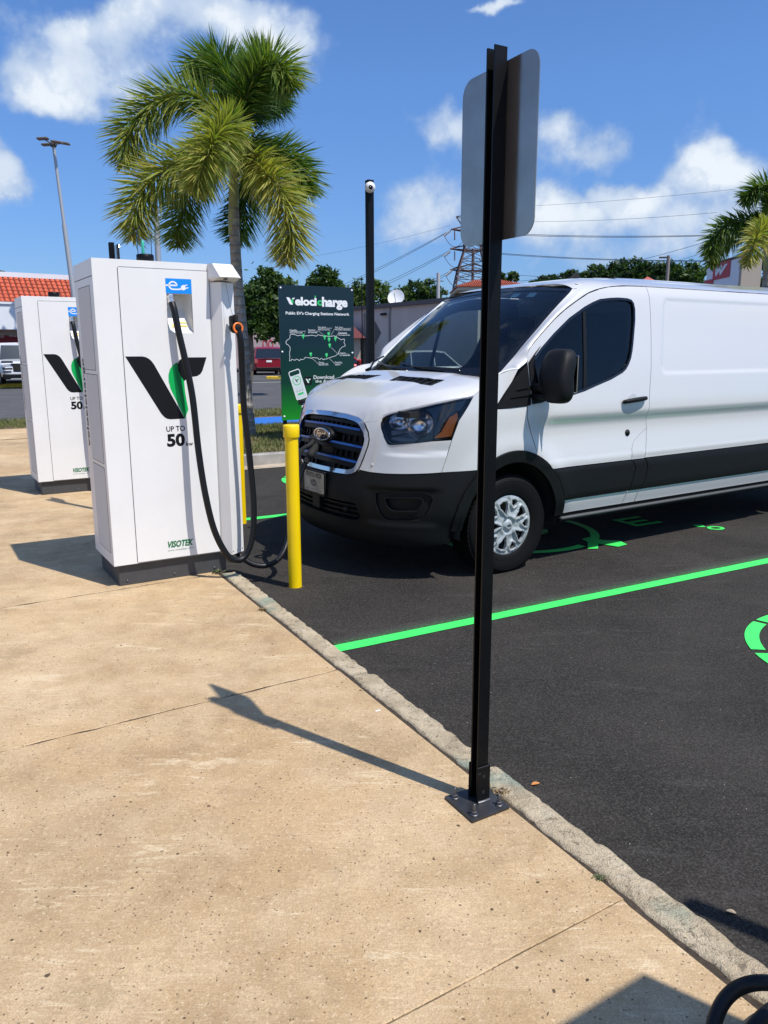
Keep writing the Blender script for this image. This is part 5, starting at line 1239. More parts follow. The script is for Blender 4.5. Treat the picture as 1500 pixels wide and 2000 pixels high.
# ---------------- wheels
def hubcap_holes():
    H = []
    for k in range(5):
        a0 = rad(72*k+35)
        def P(r, t): return (r*math.cos(a0+t), r*math.sin(a0+t))
        H.append([P(.070, 0), P(.10, -.13), P(.145, -.24), P(.168, -.20), P(.172, 0), P(.168, .20), P(.145, .24), P(.10, .13)])
        a0 = rad(72*k+71)
        H.append([P(.128, -.03), P(.150, -.145), P(.176, -.155), P(.180, 0), P(.176, .155), P(.150, .145), P(.128, .03)])
    return H
def wheel(xa, s_):
    c = Vector((xa, .853*s_, .345)); ax = Vector((0, s_, 0)); w_ = MB(); n = 72
    prof = [(.215, -.105), (.235, -.112), (.300, -.118), (.340, -.108), (.3545, -.080), (.3555, -.04), (.3555, 0), (.3555, .04), (.3545, .080), (.349, .096), (.340, .107), (.325, .115), (.300, .118), (.268, .114), (.240, .108), (.226, .106), (.216, .098)]
    t_ = MB(); t_.lathe(prof, c, ax, n); tyre = t_.build('tyre', M_TYRE, van)
    for v in tyre.data.vertices:
        if v.co.z < .004: v.co.z = .004 + (v.co.z-.004)*.15
    lug = MB(); u = ax.orthogonal().normalized(); vv = ax.cross(u)
    for i in range(64):
        a = 2*math.pi*i/64; 
        for (h0, h1, ro) in ((-.10, -.052, .0), (-.046, -.004, .4), (.004, .046, .2), (.052, .096, .6)):
            b0, b1 = a+ro*.09, a+ro*.09+.074; r1 = .361; r0 = .345
            if h1 > .09 or h0 < -.09: r1 = .3585
            P = [c+ax*h+(u*math.cos(b)+vv*math.sin(b))*r for r in (r0, r1) for h, b in ((h0, b0), (h1, b0+.012), (h1, b1+.012), (h0, b1))]
            P = [Vector((p.x, p.y, max(p.z, .002))) for p in P]
            lug.add(P, [(4, 5, 6, 7), (0, 4, 7, 3), (1, 2, 6, 5), (0, 1, 5, 4), (3, 7, 6, 2)])
    lug.build('tread', M_TYRE, tyre, kind='stuff')
    rg_ = MB(); rg_.lathe([(.318, .1168), (.320, .1185), (.322, .1160)], c, ax, 64); rg_.lathe([(.252, .1115), (.254, .1130), (.256, .1115)], c, ax, 64); rg_.build('sidewall_ring', M_TYRE, tyre)
    cap = MB(); H = [[(x*1.045, y*1.045) for x, y in h] for h in hubcap_holes()]; O = [(.226*math.cos(2*math.pi*k/64), .226*math.sin(2*math.pi*k/64)) for k in range(64)]
    V, T, L = tessellate(O, H, grid=.009, stepb=.012)
    Hn = [np.array([(h[i][0]*(1-t)+h[(i+1) % len(h)][0]*t, h[i][1]*(1-t)+h[(i+1) % len(h)][1]*t) for i in range(len(h)) for t in (0, .25, .5, .75)]) for h in H]
    HA = np.concatenate(Hn)
    def hgt(x, y):
        r = math.hypot(x, y); d = np.hypot(HA[:, 0]-x, HA[:, 1]-y).min()
        z = .094+.020*math.cos(min(1, r/.216)*1.35) - .016*math.exp(-((r-.047)/.010)**2)
        z += .010*math.exp(-((d-.008)/.0055)**2) - .010*sstep(.012, .020, d)*sstep(.06, .09, r)*sstep(.205, .18, r)
        if r > .214: z -= .010*(r-.214)/.011
        if r < .034: z += .004
        return z
    P = []; 
    for x, y in V: P.append(c + ax*hgt(x, y) + X3*x*(1 if s_ > 0 else -1) *-1 + Z3*y)
    n0 = len(P); fs = []
    for t in T:
        a, b, d = (P[i] for i in t); fs.append(t if (b-a).cross(d-a).dot(ax) > 0 else t[::-1])
    cap.add(P, fs, True)
    for l in L:
        for i in range(len(l)):
            a, b = P[l[i]], P[l[(i+1) % len(l)]]; cap.add([a, b, b-ax*.022, a-ax*.022], [(0, 1, 2, 3)])
    cap.build('hubcap', M_CAPM, van)
    bk = MB(); bk.lathe([(0, .045), (.20, .045), (.214, .06), (.215, .10)], c, ax, 40); bk.build('wheel_rim', mat('dark_steel_rim', (.02, .02, .021), .5), van)
    em = MB(); ringloft(em, [[c+ax*(.119)+X3*.020*math.cos(a)*k-Z3*.009*math.sin(a)*k*s_*-1 for a in [2*math.pi*j/24 for j in range(24)]] for k in (1., .93)][:2], True); em.build('hubcap_badge', M_STEEL, van)
for xa in (0, -WB):
    for s_ in (1, -1): wheel(xa, s_)
# ---------------- mirrors, handle, lock
def sblock(mb, c, h, e=3.2, n=14, m_=20, fx_=None):
    vs = []
    for i in range(n+1):
        ph = -math.pi/2+math.pi*i/n
        for j in range(m_):
            t = 2*math.pi*j/m_; f = lambda w_, ee: math.copysign(abs(w_)**(2/ee), w_)
            p = Vector((c[0]+h[0]*f(math.cos(ph), e)*f(math.cos(t), e), c[1]+h[1]*f(math.cos(ph), e)*f(math.sin(t), e), c[2]+h[2]*f(math.sin(ph), e)))
            if fx_: p = fx_(p)
            vs.append(p)
    mb.add(vs, [(i*m_+j, i*m_+(j+1) % m_, (i+1)*m_+(j+1) % m_, (i+1)*m_+j) for i in range(n) for j in range(m_)], True)
for s_ in (1, -1):
    mb = MB(); 
    def shp(p, s_=s_):
        u = (p.z-1.382)/.178; p.x += .035*(1-abs(u))*1 - .03*u; p.y += -.018*u*s_; return p
    xm = -.255 if s_ > 0 else -.43
    sblock(mb, (xm, 1.145*s_, 1.382), (.075, .120, .182), 3.6, 16, 28, shp); mir = mb.build('side_mirror', M_BLKP, van)
    mb = MB(); mb.box((xm-.083, 1.05*s_, 1.27), (xm-.075, 1.235*s_, 1.52), ch=.004); mb.build('mirror_glass', mat('mirror_glass', (.6, .62, .65), .03, 1.), mir)
    mb = MB(); sblock(mb, (xm+.055, 1.02*s_, 1.30), (.055, .085, .030), 3.); sblock(mb, (xm+.055, 1.02*s_, 1.245), (.055, .085, .022), 3.); mb.build('mirror_arm', M_BLKP, mir)
    dish = MB(); c = S0(x2q(-1.19)*s_, 1.180); n_ = SNrm(x2q(-1.19)*s_, 1.18)
    R_ = [[c+X3*.052*k*math.cos(a)+Z3*.047*k*math.sin(a)+n_*dd for a in [2*math.pi*j/24*s_ for j in range(24)]] for k, dd in ((1., .0012), (.9, .0008))]
    ringloft(dish, R_); dish.build('handle_recess', mat('recess_paint', (.62, .635, .65), .4, coat=.5), van)
    hd = MB(); pts = [S0(x2q(x)*s_, z)+SNrm(x2q(x)*s_, z)*o_ for x, z, o_ in ((-1.075, 1.168, .008), (-1.10, 1.172, .028), (-1.20, 1.180, .036), (-1.30, 1.187, .030), (-1.325, 1.188, .008))]
    hd.tube(spline(pts, 5), [.013+.005*math.sin(math.pi*i/20) for i in range(21)], 12); hd.build('door_handle', M_BLKP, van)
    lk = MB(); lk.lathe([(0, .012), (.010, .012), (.012, .008), (.024, .006), (.026, .0)], S0(x2q(-1.175)*s_, .931), SNrm(x2q(-1.175)*s_, .931), 20); lk.build('door_lock', M_BLKP, van)
# ---------------- cabin
ib = MB(); ib.box((-.75, -.80, 1.10), (.10, .80, 1.16), ch=.02); 
for s_ in (1,): pass
ib.add([(.16, -.80, 1.36), (.16, .80, 1.36), (-.20, .80, 1.30), (-.20, -.80, 1.30), (-.34, .80, 1.20), (-.34, -.80, 1.20), (-.34, .80, .8), (-.34, -.80, .8)], [(0, 1, 2, 3), (3, 2, 4, 5), (5, 4, 6, 7)]); ib.build('dashboard', M_INT, van)
bh_ = MB(); bh_.box((-1.62, -.86, .5), (-1.60, .86, 1.75)); bh_.box((-1.62, -.76, 1.75), (-1.60, .76, 2.04)); bh_.build('bulkhead', M_INTL, van)
hl_ = MB(); hl_.box((-1.60, -.74, 2.03), (-.80, .74, 2.035)); hl_.build('headliner', M_INTL, van)
bw = MB(); bw.box((-1.598, -.55, 1.45), (-1.595, .55, 1.86), ch=.0); bw.build('bulkhead_window', M_GLOSSB, van)
for yy in (.45, -.30, -.66):
    st = MB(); sblock(st, (-1.28, yy, 1.32), (.09, .235 if yy > 0 else .20, .34), 4.); sblock(st, (-1.24, yy, 1.735), (.06, .13, .10), 3.4); sblock(st, (-1.0, yy, .95), (.30, .24, .09), 4.); st.build('seat', M_SEAT, van)
sw = MB(); cst = Vector((-.50, .43, 1.27)); sw.lathe([(.19+.014*math.cos(a), .014*math.sin(a)) for a in [2*math.pi*k/10 for k in range(11)]], cst, Vector((-.62, 0, .78)), 28); sw.tube([cst, cst+Vector((.25, 0, -.22))], .03, 8); sblock(sw, cst, (.05, .07, .04)); sw.build('steering_wheel', M_GAP, van)
gh = MB(); gh.tube(spline([(-.12, -.80, 1.50), (-.14, -.755, 1.50), (-.30, -.735, 1.64), (-.42, -.735, 1.74), (-.44, -.78, 1.76)], 5), .016, 8); gh.build('grab_handle', M_INTL, van)
pi_ = MB(); pi_.tube([(.02, -.80, 1.38), (-.34, -.775, 1.68), (-.70, -.735, 1.95)], .035, 8); pi_.build('pillar_lining', M_INTL, van)
pi_ = MB(); pi_.tube([(.02, .815, 1.37), (-.34, .79, 1.67), (-.70, .75, 1.94)], .022, 8); pi_.build('pillar_lining', M_GAP, van)
rm_ = MB(); sblock(rm_, (-.62, 0, 1.86), (.02, .12, .035), 3.); rm_.build('interior_mirror', M_GAP, van)
pa = MB(); pa.box((-.10, -.55, 1.335), (.03, -.15, 1.337)); pa.box((-.12, .05, 1.334), (.02, .40, 1.336)); pa.build('papers_on_dashboard', M_WHITEV, van)
for s_ in (1, -1): bp = MB(); bp.box((-1.545, .82*s_, .5), (-1.50, .86*s_, 1.75)); bp.build('pillar_lining', M_INT, van)
# far-side wall inside the doors
# ================================================================== PALMS
def f_leafattr(nt, b):
    a = nt.new('ShaderNodeAttribute'); a.attribute_name = 'tone'
    nt.link(a.outputs['Color'], b.inputs['Base Color'])
def leafmat(name, transl=.35):
    mm = bpy.data.materials.new(name); mm.use_nodes = True; nt = NT(mm.node_tree); b = nt.n['Principled BSDF']; o = nt.n['Material Output']
    a = nt.new('ShaderNodeAttribute'); a.attribute_name = 'tone'; nt.link(a.outputs['Color'], b.inputs['Base Color'])
    b.inputs['Roughness'].default_value = .5; b.inputs['Specular IOR Level'].default_value = .35
    t = nt.new('ShaderNodeBsdfTranslucent'); nt.link(nt.mix(1., a.outputs['Color'], (1.5, 1.7, .7), 'MULTIPLY'), t.inputs[0])
    x = nt.new('ShaderNodeMixShader'); x.inputs[0].default_value = transl; nt.link(b.outputs[0], x.inputs[1]); nt.link(t.outputs[0], x.inputs[2]); nt.link(x.outputs[0], o.inputs[0]); return mm
M_LEAF = leafmat('foliage'); M_PALM = leafmat('palm_leaflets', .30)
def f_bark(nt, b):
    p = coord(nt, True); s = nt.new('ShaderNodeSeparateXYZ'); nt.link(p, s.inputs[0])
    wv = nt.math('SINE', nt.math('ADD', nt.math('MULTIPLY', s.outputs[2], 46.), nt.math('MULTIPLY', nt.noise(p, 5, 3, .6), 5.)))
    c = nt.ramp(nt.noise(p, 9., 5, .65), [(.3, (.20, .175, .145)), (.5, (.34, .31, .265)), (.72, (.48, .45, .40))])
    c = nt.mix(nt.mapr(wv, .6, 1., 0., .5), c, (.10, .085, .07)); nt.link(c, b.inputs['Base Color']); bump(nt, b, wv, .4, .02)
M_BARK = mat('ringed_palm_bark', rough=.9, fn=f_bark)
M_SHAFT = mat('green_crownshaft', rough=.5, fn=grain((.30, .31, .13), .25, 6.))
M_RACH = mat('palm_rachis', (.20, .20, .06), .6)
def attr_mesh(name, vs, fs, cols, mm, parent=None, kind=None):
    o = link_mesh(name, vs, fs, mm, parent, kind=kind); at_ = o.data.color_attributes.new('tone', 'FLOAT_COLOR', 'POINT')
    at_.data.foreach_set('color', np.array([(*c, 1.) for c in cols], dtype=np.float32).ravel()); return o
def frond(pts, parent, off, seed, L=.47, n=640, tone=0., wid=.017, plume=1.0):
    r_ = np.random.default_rng(seed); P = spline(pts, 14); mb = MB(off)
    acc = [0.]
    for i in range(1, len(P)): acc.append(acc[-1]+(P[i]-P[i-1]).length)
    T_ = acc[-1]; mb.tube(P, [.024*(1-.8*a/T_)+.004 for a in acc], 6); fr_ = mb.build('frond', M_RACH, parent)
    vs = []; fs = []; cs = []; offv = Vector(off)
    G = ((.020, .070, .012), (.070, .145, .022), (.19, .24, .038), (.36, .33, .07), (.38, .26, .09))
    for k in range(n):
        u = .10+.90*(k+r_.random())/n; d = u*T_; j = min(bisect.bisect_right(acc, d)-1, len(P)-2); t = (d-acc[j])/max(1e-6, acc[j+1]-acc[j])
        p = P[j].lerp(P[j+1], t); tg = (P[j+1]-P[j]).normalized(); a = k*2.39996+r_.normal(0, .25)
        s1 = tg.cross(Z3); s1 = s1.normalized() if s1.length > .05 else Vector((1, 0, 0)); s2 = s1.cross(tg)
        rdl = s1*math.cos(a)+s2*math.sin(a)*plume
        l = L*(.62+.38*math.sin(math.pi*min(1, .12+u*.75)))*(1-.55*max(0, (u-.86)/.14))*r_.uniform(.82, 1.1)
        ang = .72+.30*r_.random()
        d0 = (tg*(1-ang*.55)+rdl*ang).normalized(); dr = r_.uniform(.12, .34)
        q0 = p; q1 = p+d0*l*.5+Z3*(-dr*l*.10); q2 = p+d0*l+Z3*(-dr*l*.55)
        wv = d0.cross(Vector(r_.normal(0, 1, 3))).normalized()*wid*.5*r_.uniform(.8, 1.25)
        b_ = len(vs); vs += [q0-wv*.5, q0+wv*.5, q1-wv, q1+wv, q2]; fs += [(b_, b_+1, b_+3, b_+2), (b_+2, b_+3, b_+4)]
        g = min(3.99, max(0, 1.25+tone+r_.normal(0, .45)+.5*(u-.5))); i = int(g); f = g-i; c0, c1 = G[i], G[min(4, i+1)]
        c = [c0[z]*(1-f)+c1[z]*f for z in range(3)]; tip = [min(1, x*1.25+.02) for x in c]
        cs += [c, c, c, c, tip]
    o = attr_mesh('leaflets', [v-offv for v in vs], fs, cs, M_PALM, fr_, kind='stuff'); return fr_
def palm(name, base, top, fronds, label, path=None, r0=.20, r1=.10, shaft=1.15, S=1., seed=1, n=860, L=.60, wid=.023, group=None):
    t = thing(name, label, 'palm tree', base, 0, group)
    H_ = (top-base).length; ax = (top-base)/H_
    pts = [base+ax*H_*u + Vector((.05*math.sin(u*3), 0, 0)) for u in [i/14 for i in range(15)]]
    if path:
        pp = spline([base]+path+[top], 10); pts = [pp[min(len(pp)-1, round(i*(len(pp)-1)/14))] for i in range(15)]
    cut = 1-shaft/H_
    mb = MB(base); lo = [p for i, p in enumerate(pts) if i/14 <= cut+.05]; m_ = len(lo)
    mb.tube(lo, [(r0*1.5 if i == 0 else r0*1.12 if i == 1 else r0+(r1-r0)*i/m_) for i in range(m_)], 20); mb.build('trunk', M_BARK, t)
    ax = (pts[-1]-pts[10]).normalized(); mb = MB(base); hi = [pts[-1]-ax*shaft, pts[-1]-ax*shaft*.85, pts[-1]-ax*shaft*.5, pts[-1]-ax*.1, pts[-1]]; mb.tube(hi, [r1*.98, r1*1.05, r1*.92, r1*.7, r1*.4], 16); mb.build('crownshaft', M_SHAFT, t)
    for i, (tone, c) in enumerate(fronds): frond(c, t, base, seed*50+i, L=L, n=n, tone=tone, wid=wid)
    return t
PY = 13.2
def pc(cx, cy, dy=0.):          # survey of the crown: position read in the photograph at the palm's distance, with depth dy
    return at(180+cx/3.125, 40+cy/3.125, PY+dy)
pbase = Vector((at(484, 850, PY).x, PY, .0)); ptop = pc(866, 655)
FR = [(-.1, [pc(885, 640), pc(850, 370, .1), pc(760, 250, .2), pc(660, 270, .3), pc(610, 350, .3)]),
      (.1, [pc(900, 640), pc(960, 420, -.2), pc(1060, 270, -.3), pc(1160, 290, -.4), pc(1215, 400, -.4)]),
      (-.6, [pc(895, 620, .1), pc(930, 450, .1), pc(1000, 280, .2), pc(1075, 190, .2)]),
      (-.7, [pc(895, 640, .2), pc(980, 500, .8), pc(1090, 450, 1.2), pc(1160, 520, 1.4)]),
      (.7, [pc(880, 670), pc(700, 500, -.1), pc(520, 450, -.2), pc(340, 530, -.2), pc(220, 700, -.2), pc(190, 880, -.2)]),
      (1.1, [pc(880, 690), pc(830, 640, -.7), pc(760, 700, -1.3), pc(690, 860, -1.6), pc(620, 1040, -1.6)]),
      (1.1, [pc(875, 700), pc(690, 810, -.4), pc(470, 900, -.6), pc(320, 1010, -.6), pc(260, 1170, -.6), pc(255, 1330, -.6)]),
      (.3, [pc(880, 700, .2), pc(730, 820, .8), pc(600, 1000, 1.1), pc(540, 1200, 1.2), pc(520, 1380, 1.2)]),
      (.0, [pc(905, 690), pc(1040, 790, .3), pc(1180, 830, .4), pc(1270, 930, .4), pc(1310, 1060, .4)]),
      (1.4, [pc(905, 710), pc(1030, 900, -.4), pc(1130, 1000, -.6), pc(1190, 1150, -.6), pc(1215, 1320, -.6), pc(1195, 1480, -.6)]),
      (-.6, [pc(900, 700, .3), pc(960, 860, 1.0), pc(950, 1060, 1.3), pc(890, 1240, 1.3), pc(860, 1340, 1.3)])]
palm('foxtail_palm', pbase, ptop, FR, 'tall foxtail palm with bushy drooping fronds rising behind the nearer charger', path=[at(476, 690, PY), at(470, 620, PY), at(463, 540, PY), at(457, 434, PY), at(456, 340, PY)], r0=.098, r1=.083, shaft=1.6)
# second palm at the right edge
PR = 15.0
def pr(cx, cy, dy=0.): return at(1360+cx/8.336, 330+cy/8.336, PR+dy)
rb_ = Vector((at(1488, 560, PR).x+.05, PR, 0)); rt_ = pr(1230, 900)
FR2 = [(-.2, [pr(1230, 900), pr(1250, 500), pr(1180, 280), pr(1000, 300), pr(830, 450), pr(760, 530)]),
       (-.3, [pr(1230, 950), pr(1000, 850, .2), pr(750, 850, .2), pr(420, 960, .2), pr(260, 1200, .2), pr(220, 1420, .2)]),
       (.1, [pr(1220, 950), pr(900, 950, .8), pr(520, 1150, 1.), pr(300, 1380, 1.), pr(220, 1600, 1.)]),
       (1.4, [pr(1220, 980), pr(1120, 950, -.7), pr(1010, 1060, -1.1), pr(930, 1250, -1.3), pr(850, 1450, -1.3), pr(810, 1580, -1.3)]),
       (.2, [pr(1240, 900), pr(1400, 500), pr(1600, 400), pr(1750, 600)]), (.4, [pr(1240, 950), pr(1450, 900), pr(1650, 1100), pr(1700, 1500)]), (-.4, [pr(1230, 900, .2), pr(1300, 300, .5), pr(1450, 0, .6)])]
palm('foxtail_palm', rb_, rt_, FR2, 'foxtail palm cut by the right edge of the frame, beside the white shop sign', r0=.13, r1=.10, shaft=.9, seed=3, n=520, L=.38, wid=.026)

def gz(px, py, Y): p = at(px, py, Y); return Vector((p.x, p.y, -.1))
# ================================================================== BROADLEAF TREES
M_TRUNK = mat('tree_bark', rough=.95, fn=grain((.16, .12, .09), .35, 8.))
def tree(name, base, blobs, label, n=5000, leaf=.14, tone=0., trunk=True, group=None, seed=1, cat='tree', yell=0.):
    r_ = np.random.default_rng(seed); t = thing(name, label, cat, base, 0, group); base = Vector(base)
    vs = []; fs = []; cs = []; vols = np.array([b[3]*b[4]*b[5] for b in blobs])**.67; vols = vols/vols.sum()
    G = ((.012, .035, .008), (.028, .065, .013), (.055, .105, .020), (.10, .15, .03), (.16, .18, .05))
    for bi, b in enumerate(blobs):
        m_ = int(n*vols[bi]); c = Vector(b[:3]); nc = max(6, m_//45)
        cen = r_.normal(0, 1, (nc, 3)); cen /= np.linalg.norm(cen, axis=1)[:, None]; cen *= (r_.uniform(.45, 1.0, nc)**.5)[:, None]
        tn = r_.normal(0, .45, nc)
        for k in range(m_):
            q = r_.integers(nc); o_ = Vector(cen[q])*1.0 + Vector(r_.normal(0, .16, 3)); p = c + Vector((o_.x*b[3], o_.y*b[4], o_.z*b[5]))
            d = Vector(r_.normal(0, 1, 3)).normalized(); d = (d + Vector(cen[q])*.7 + Z3*.4).normalized(); u = d.orthogonal().normalized(); u = (u*math.cos(k)+d.cross(u)*math.sin(k)); v = d.cross(u)
            s = leaf*r_.uniform(.5, 1.2); b_ = len(vs); vs += [p-u*s, p-v*s*.45, p+u*s, p+v*s*.45]; fs.append((b_, b_+1, b_+2, b_+3))
            g = min(3.99, max(0, 1.7+tone+tn[q]+r_.normal(0, .5))); i = int(g); f = g-i; c0, c1 = G[i], G[min(4, i+1)]; cc_ = [c0[z]*(1-f)+c1[z]*f for z in range(3)]; cs += [cc_]*4
    attr_mesh('crown', [v-base for v in vs], fs, cs, M_LEAF, t, kind='stuff')
    if trunk:
        mb = MB(base); zc = blobs[0][2]; r0 = max(.10, blobs[0][3]*.10); p1 = Vector((blobs[0][0], blobs[0][1], zc-blobs[0][5]*.4))
        mb.tube([base, base.lerp(p1, .5)+Vector((.1, 0, 0)), p1], [r0*1.3, r0, r0*.7], 10)
        for b in blobs[:6]: mb.tube([p1-Vector((0, 0, .3)), p1.lerp(Vector(b[:3]), .55)+Vector((0, 0, -.1)), Vector(b[:3])], [r0*.6, r0*.35, r0*.15], 6)
        mb.build('trunk', M_TRUNK, t)
    return t
def pblob(px, py, rx, ry, Y, dy=0., dz=None):
    c = at(px, py, Y+dy); sx = Y/FPX*1.02; return (c.x, c.y, c.z, rx*sx, (dz or rx*.8)*sx, ry*sx)
Y1 = 27.
tree('shade_tree', gz(482, 730, Y1), [pblob(487, 610, 17, 34, Y1, -.3), pblob(515, 600, 36, 50, Y1), pblob(530, 570, 26, 36, Y1), pblob(515, 552, 18, 26, Y1, .2), pblob(545, 620, 26, 34, Y1), pblob(505, 640, 24, 18, Y1, -.3), pblob(560, 575, 26, 26, Y1, .4)],
     'dense dark green shade tree between the palm and the green information board', n=15000, leaf=.10, seed=11)
tree('background_tree', gz(632, 600, 60), [pblob(630, 548, 24, 24, 60), pblob(645, 570, 26, 22, 60), pblob(612, 560, 12, 16, 60)], 'tall bushy tree peeking over the top edge of the green information board', n=5000, leaf=.19, tone=-.3, seed=12)
tree('background_tree', gz(705, 600, 62), [pblob(700, 585, 26, 30, 62), pblob(735, 580, 24, 28, 62), pblob(680, 592, 20, 20, 62)], 'pale green loose tree just left of the black camera pole', n=4200, leaf=.19, tone=.75, seed=13)
tree('background_tree', gz(815, 600, 64), [pblob(812, 575, 28, 22, 64), pblob(790, 585, 30, 20, 64), pblob(840, 572, 22, 20, 64), pblob(765, 592, 22, 14, 64), pblob(862, 585, 16, 14, 64)], 'round dark green tree above the grey warehouse roof, left of the concrete pole', n=5600, leaf=.18, tone=-.2, seed=14)
tree('background_tree', gz(995, 560, 110), [pblob(990, 541, 15, 8, 110), pblob(1002, 540, 10, 7, 110)], 'small rounded treetop above the red roof just right of the sign post', n=1200, leaf=.26, seed=15, trunk=False)
W_ = [(1060, 549, 20, 8, 120, .0), (1090, 545, 20, 9, 118, -.4), (1125, 541, 22, 12, 112, .2), (1160, 536, 26, 15, 108, -.1), (1195, 531, 28, 19, 105, -.4), (1235, 530, 30, 22, 102, .0), (1270, 528, 28, 20, 100, .1), (1305, 533, 30, 20, 98, -.3), (1345, 535, 28, 20, 96, .3)]
L_ = ['first low treetop over the van roof, just right of the roof antenna', 'low dull treetop above the van roof next to the smallest one', 'spreading treetop above the van cab roof', 'broad treetop behind the front of the van roof, left of the tallest', 'tall dark treetop left of the red pyramid roof', 'widest treetop directly behind the red pyramid roof', 'treetop with bare twigs just left of the grey street lamp', 'dark treetop right of the grey street lamp', 'brighter treetop against the right palm fronds']
for i, (x, y, rx, ry, Y, tn) in enumerate(W_): tree('background_tree', gz(x, y, Y), [pblob(x, y, rx, ry, Y), pblob(x-rx*.5, y+5, rx*.7, ry*.7, Y), pblob(x+rx*.5, y+4, rx*.7, ry*.75, Y), pblob(x, y+14, rx*1.2, 14, Y)], L_[i], n=2400, leaf=.30, tone=tn-.3, seed=30+i, group='treetops beyond the van roof')
tree('background_tree', gz(1465, 560, 80), [pblob(1470, 552, 24, 10, 80), pblob(1440, 562, 20, 8, 80)], 'low dark tree between the shop sign and the right palm trunk', n=1500, leaf=.26, tone=-.4, seed=50, trunk=False)
tree('background_tree', gz(1498, 520, 60), [pblob(1499, 510, 12, 30, 60)], 'tree showing behind the trunk of the right palm', n=900, leaf=.22, seed=51, trunk=False)
tree('background_tree', gz(3, 540, 90), [pblob(2, 535, 6, 4, 90), pblob(-20, 540, 14, 8, 90)], 'treetop peeking over the tiled roof at the left edge', n=600, leaf=.3, seed=52, trunk=False)

# trees across the car park behind the viewer, mirrored in the van's glass
for i, (x, y, h_, lb_) in enumerate(((14, -26, 5.2, 'left tree of three behind the viewer, mirrored in the van glass'), (21, -23, 6.0, 'middle tree of three behind the viewer, mirrored in the van glass'), (28, -19, 5.0, 'right tree of three behind the viewer, mirrored in the van glass'))):
    tree('shade_tree', Vector((x, y, -.1)), [(x, y, h_*.62, 3.6, 3.2, h_*.40), (x-2.5, y+.5, h_*.5, 2.4, 2.2, h_*.32), (x+2.6, y, h_*.5, 2.4, 2.2, h_*.34), (x, y, 1.6, 4.6, 2.0, 1.5)], lb_, n=1800, leaf=.34, tone=-.5, seed=70+i, group='trees behind the viewer')
# ================================================================== BUILDINGS
M_STUC = mat('white_stucco', rough=.9, fn=grain((.70, .71, .73), .06, .6, .1, 30., False))
M_GREYW = mat('grey_beige_wall', rough=.9, fn=grain((.56, .52, .46), .12, .5, .1, 20., False))
M_CORN = mat('dark_cornice', (.12, .115, .11), .8)
M_TILE = mat('red_clay_tile', rough=.8, fn=grain((.52, .10, .045), .3, 3., .2, 40., False))
M_PINK = mat('pale_pink_wall', rough=.9, fn=grain((.56, .42, .40), .08, .6, 0, 1, False))
# store at the left
sA, sB = at(-260, 735, 43), at(150, 735, 49.5); sA.z = sB.z = -.1
sd = Vector((sB.x-sA.x, sB.y-sA.y, 0)); sl_ = sd.length; sd.normalize(); sn = Vector((sd.y, -sd.x, 0))   # towards the viewer
store = thing('store_building', 'white shop with a red tiled mansard roof and red banner band at the left', 'building', sA)
mb = MB(sA); mb.box((0, -12, 0), (sl_+6, -.0, 3.0), X=sd, Y=sn, o=sA); mb.build('wall', mat('shop_wall', (.50, .49, .47), .9), store)
mb = MB(sA); mb.box((-.2, .0, 2.72), (sl_+6, 2.6, 4.10), X=sd, Y=sn, o=sA); mb.build('fascia', M_STUC, store)
mb = MB(sA); mb.box((-.2, 2.55, 4.10), (sl_+6, 2.68, 4.22), X=sd, Y=sn, o=sA); mb.build('ledge', M_STUC, store)
mb = MB(sA); mb.box((-.2, .3, 5.70), (sl_+6, .95, 5.98), X=sd, Y=sn, o=sA); mb.build('parapet', M_STUC, store)
rs_ = MB(sA); p0 = sA+sn*2.5+Z3*4.2; p1 = sA+sn*.85+Z3*5.72; rs_.add([p0, p0+sd*(sl_+6), p1+sd*(sl_+6), p1], [(0, 1, 2, 3)]); roof = rs_.build('roof', mat('tile_underlay', (.14, .03, .02), .9), store)
sv = (p1-p0); svl = sv.length; sv.normalize(); nn_ = sd.cross(sv).normalized()
if nn_.z < 0: nn_ = -nn_
tm = MB(sA); ro = 7; tw = .285; ncol = int((sl_+5)/tw); lastc = []
TILE = None
for c in range(ncol):
    for r in range(ro):
        x0 = c*tw; a = p0+sd*x0+sv*(svl*r/ro); h = svl/ro*1.12; vs = []
        for j in range(5):
            th = math.pi*j/4; w0 = .12; ww = .105
            vs.append(a+sd*(.14-w0*math.cos(th))+nn_*(.03+.075*math.sin(th))); 
        for j in range(5):
            th = math.pi*j/4; vs.append(a+sv*h+sd*(.14-.105*math.cos(th))+nn_*(.0+.06*math.sin(th)))
        tm.add(vs, [(j, j+1, j+6, j+5) for j in range(4)]+[(4, 3, 2, 1, 0)])
tm.build('roof_tile', M_TILE, roof, kind='stuff')
mb = MB(sA); mb.box((0, .02, 1.95), (sl_+6, .10, 2.42), X=sd, Y=sn, o=sA); bn = mb.build('banner', mat('dark_red_banner', (.22, .010, .03), .6), store)
mb = MB(sA); mb.box((0, .02, 1.62), (sl_+6, .11, 1.95), X=sd, Y=sn, o=sA); b2n = mb.build('banner', mat('bright_red_banner', (.50, .012, .025), .6), store)
def onstore(px, py, d=.12):
    dd = pxray(px, py); o_ = sA+sn*d; t = (o_-CAMP).dot(sn)/dd.dot(sn); return CAMP+dd*t
sdr = sd
def stext(name, s, x0, y0, x1, y1, mm, bold=.03):
    a = onstore(x0, y1); b = onstore(x1, y1); c = onstore(x0, y0); text(name, s, mm, store, a-sA, sd, Z3, ((b-a).length, (c-a).length), bold)
M_SIGNW = mat('sign_white', (.62, .55, .55), .6); M_SIGNP = mat('sign_pink', (.40, .16, .18), .6)
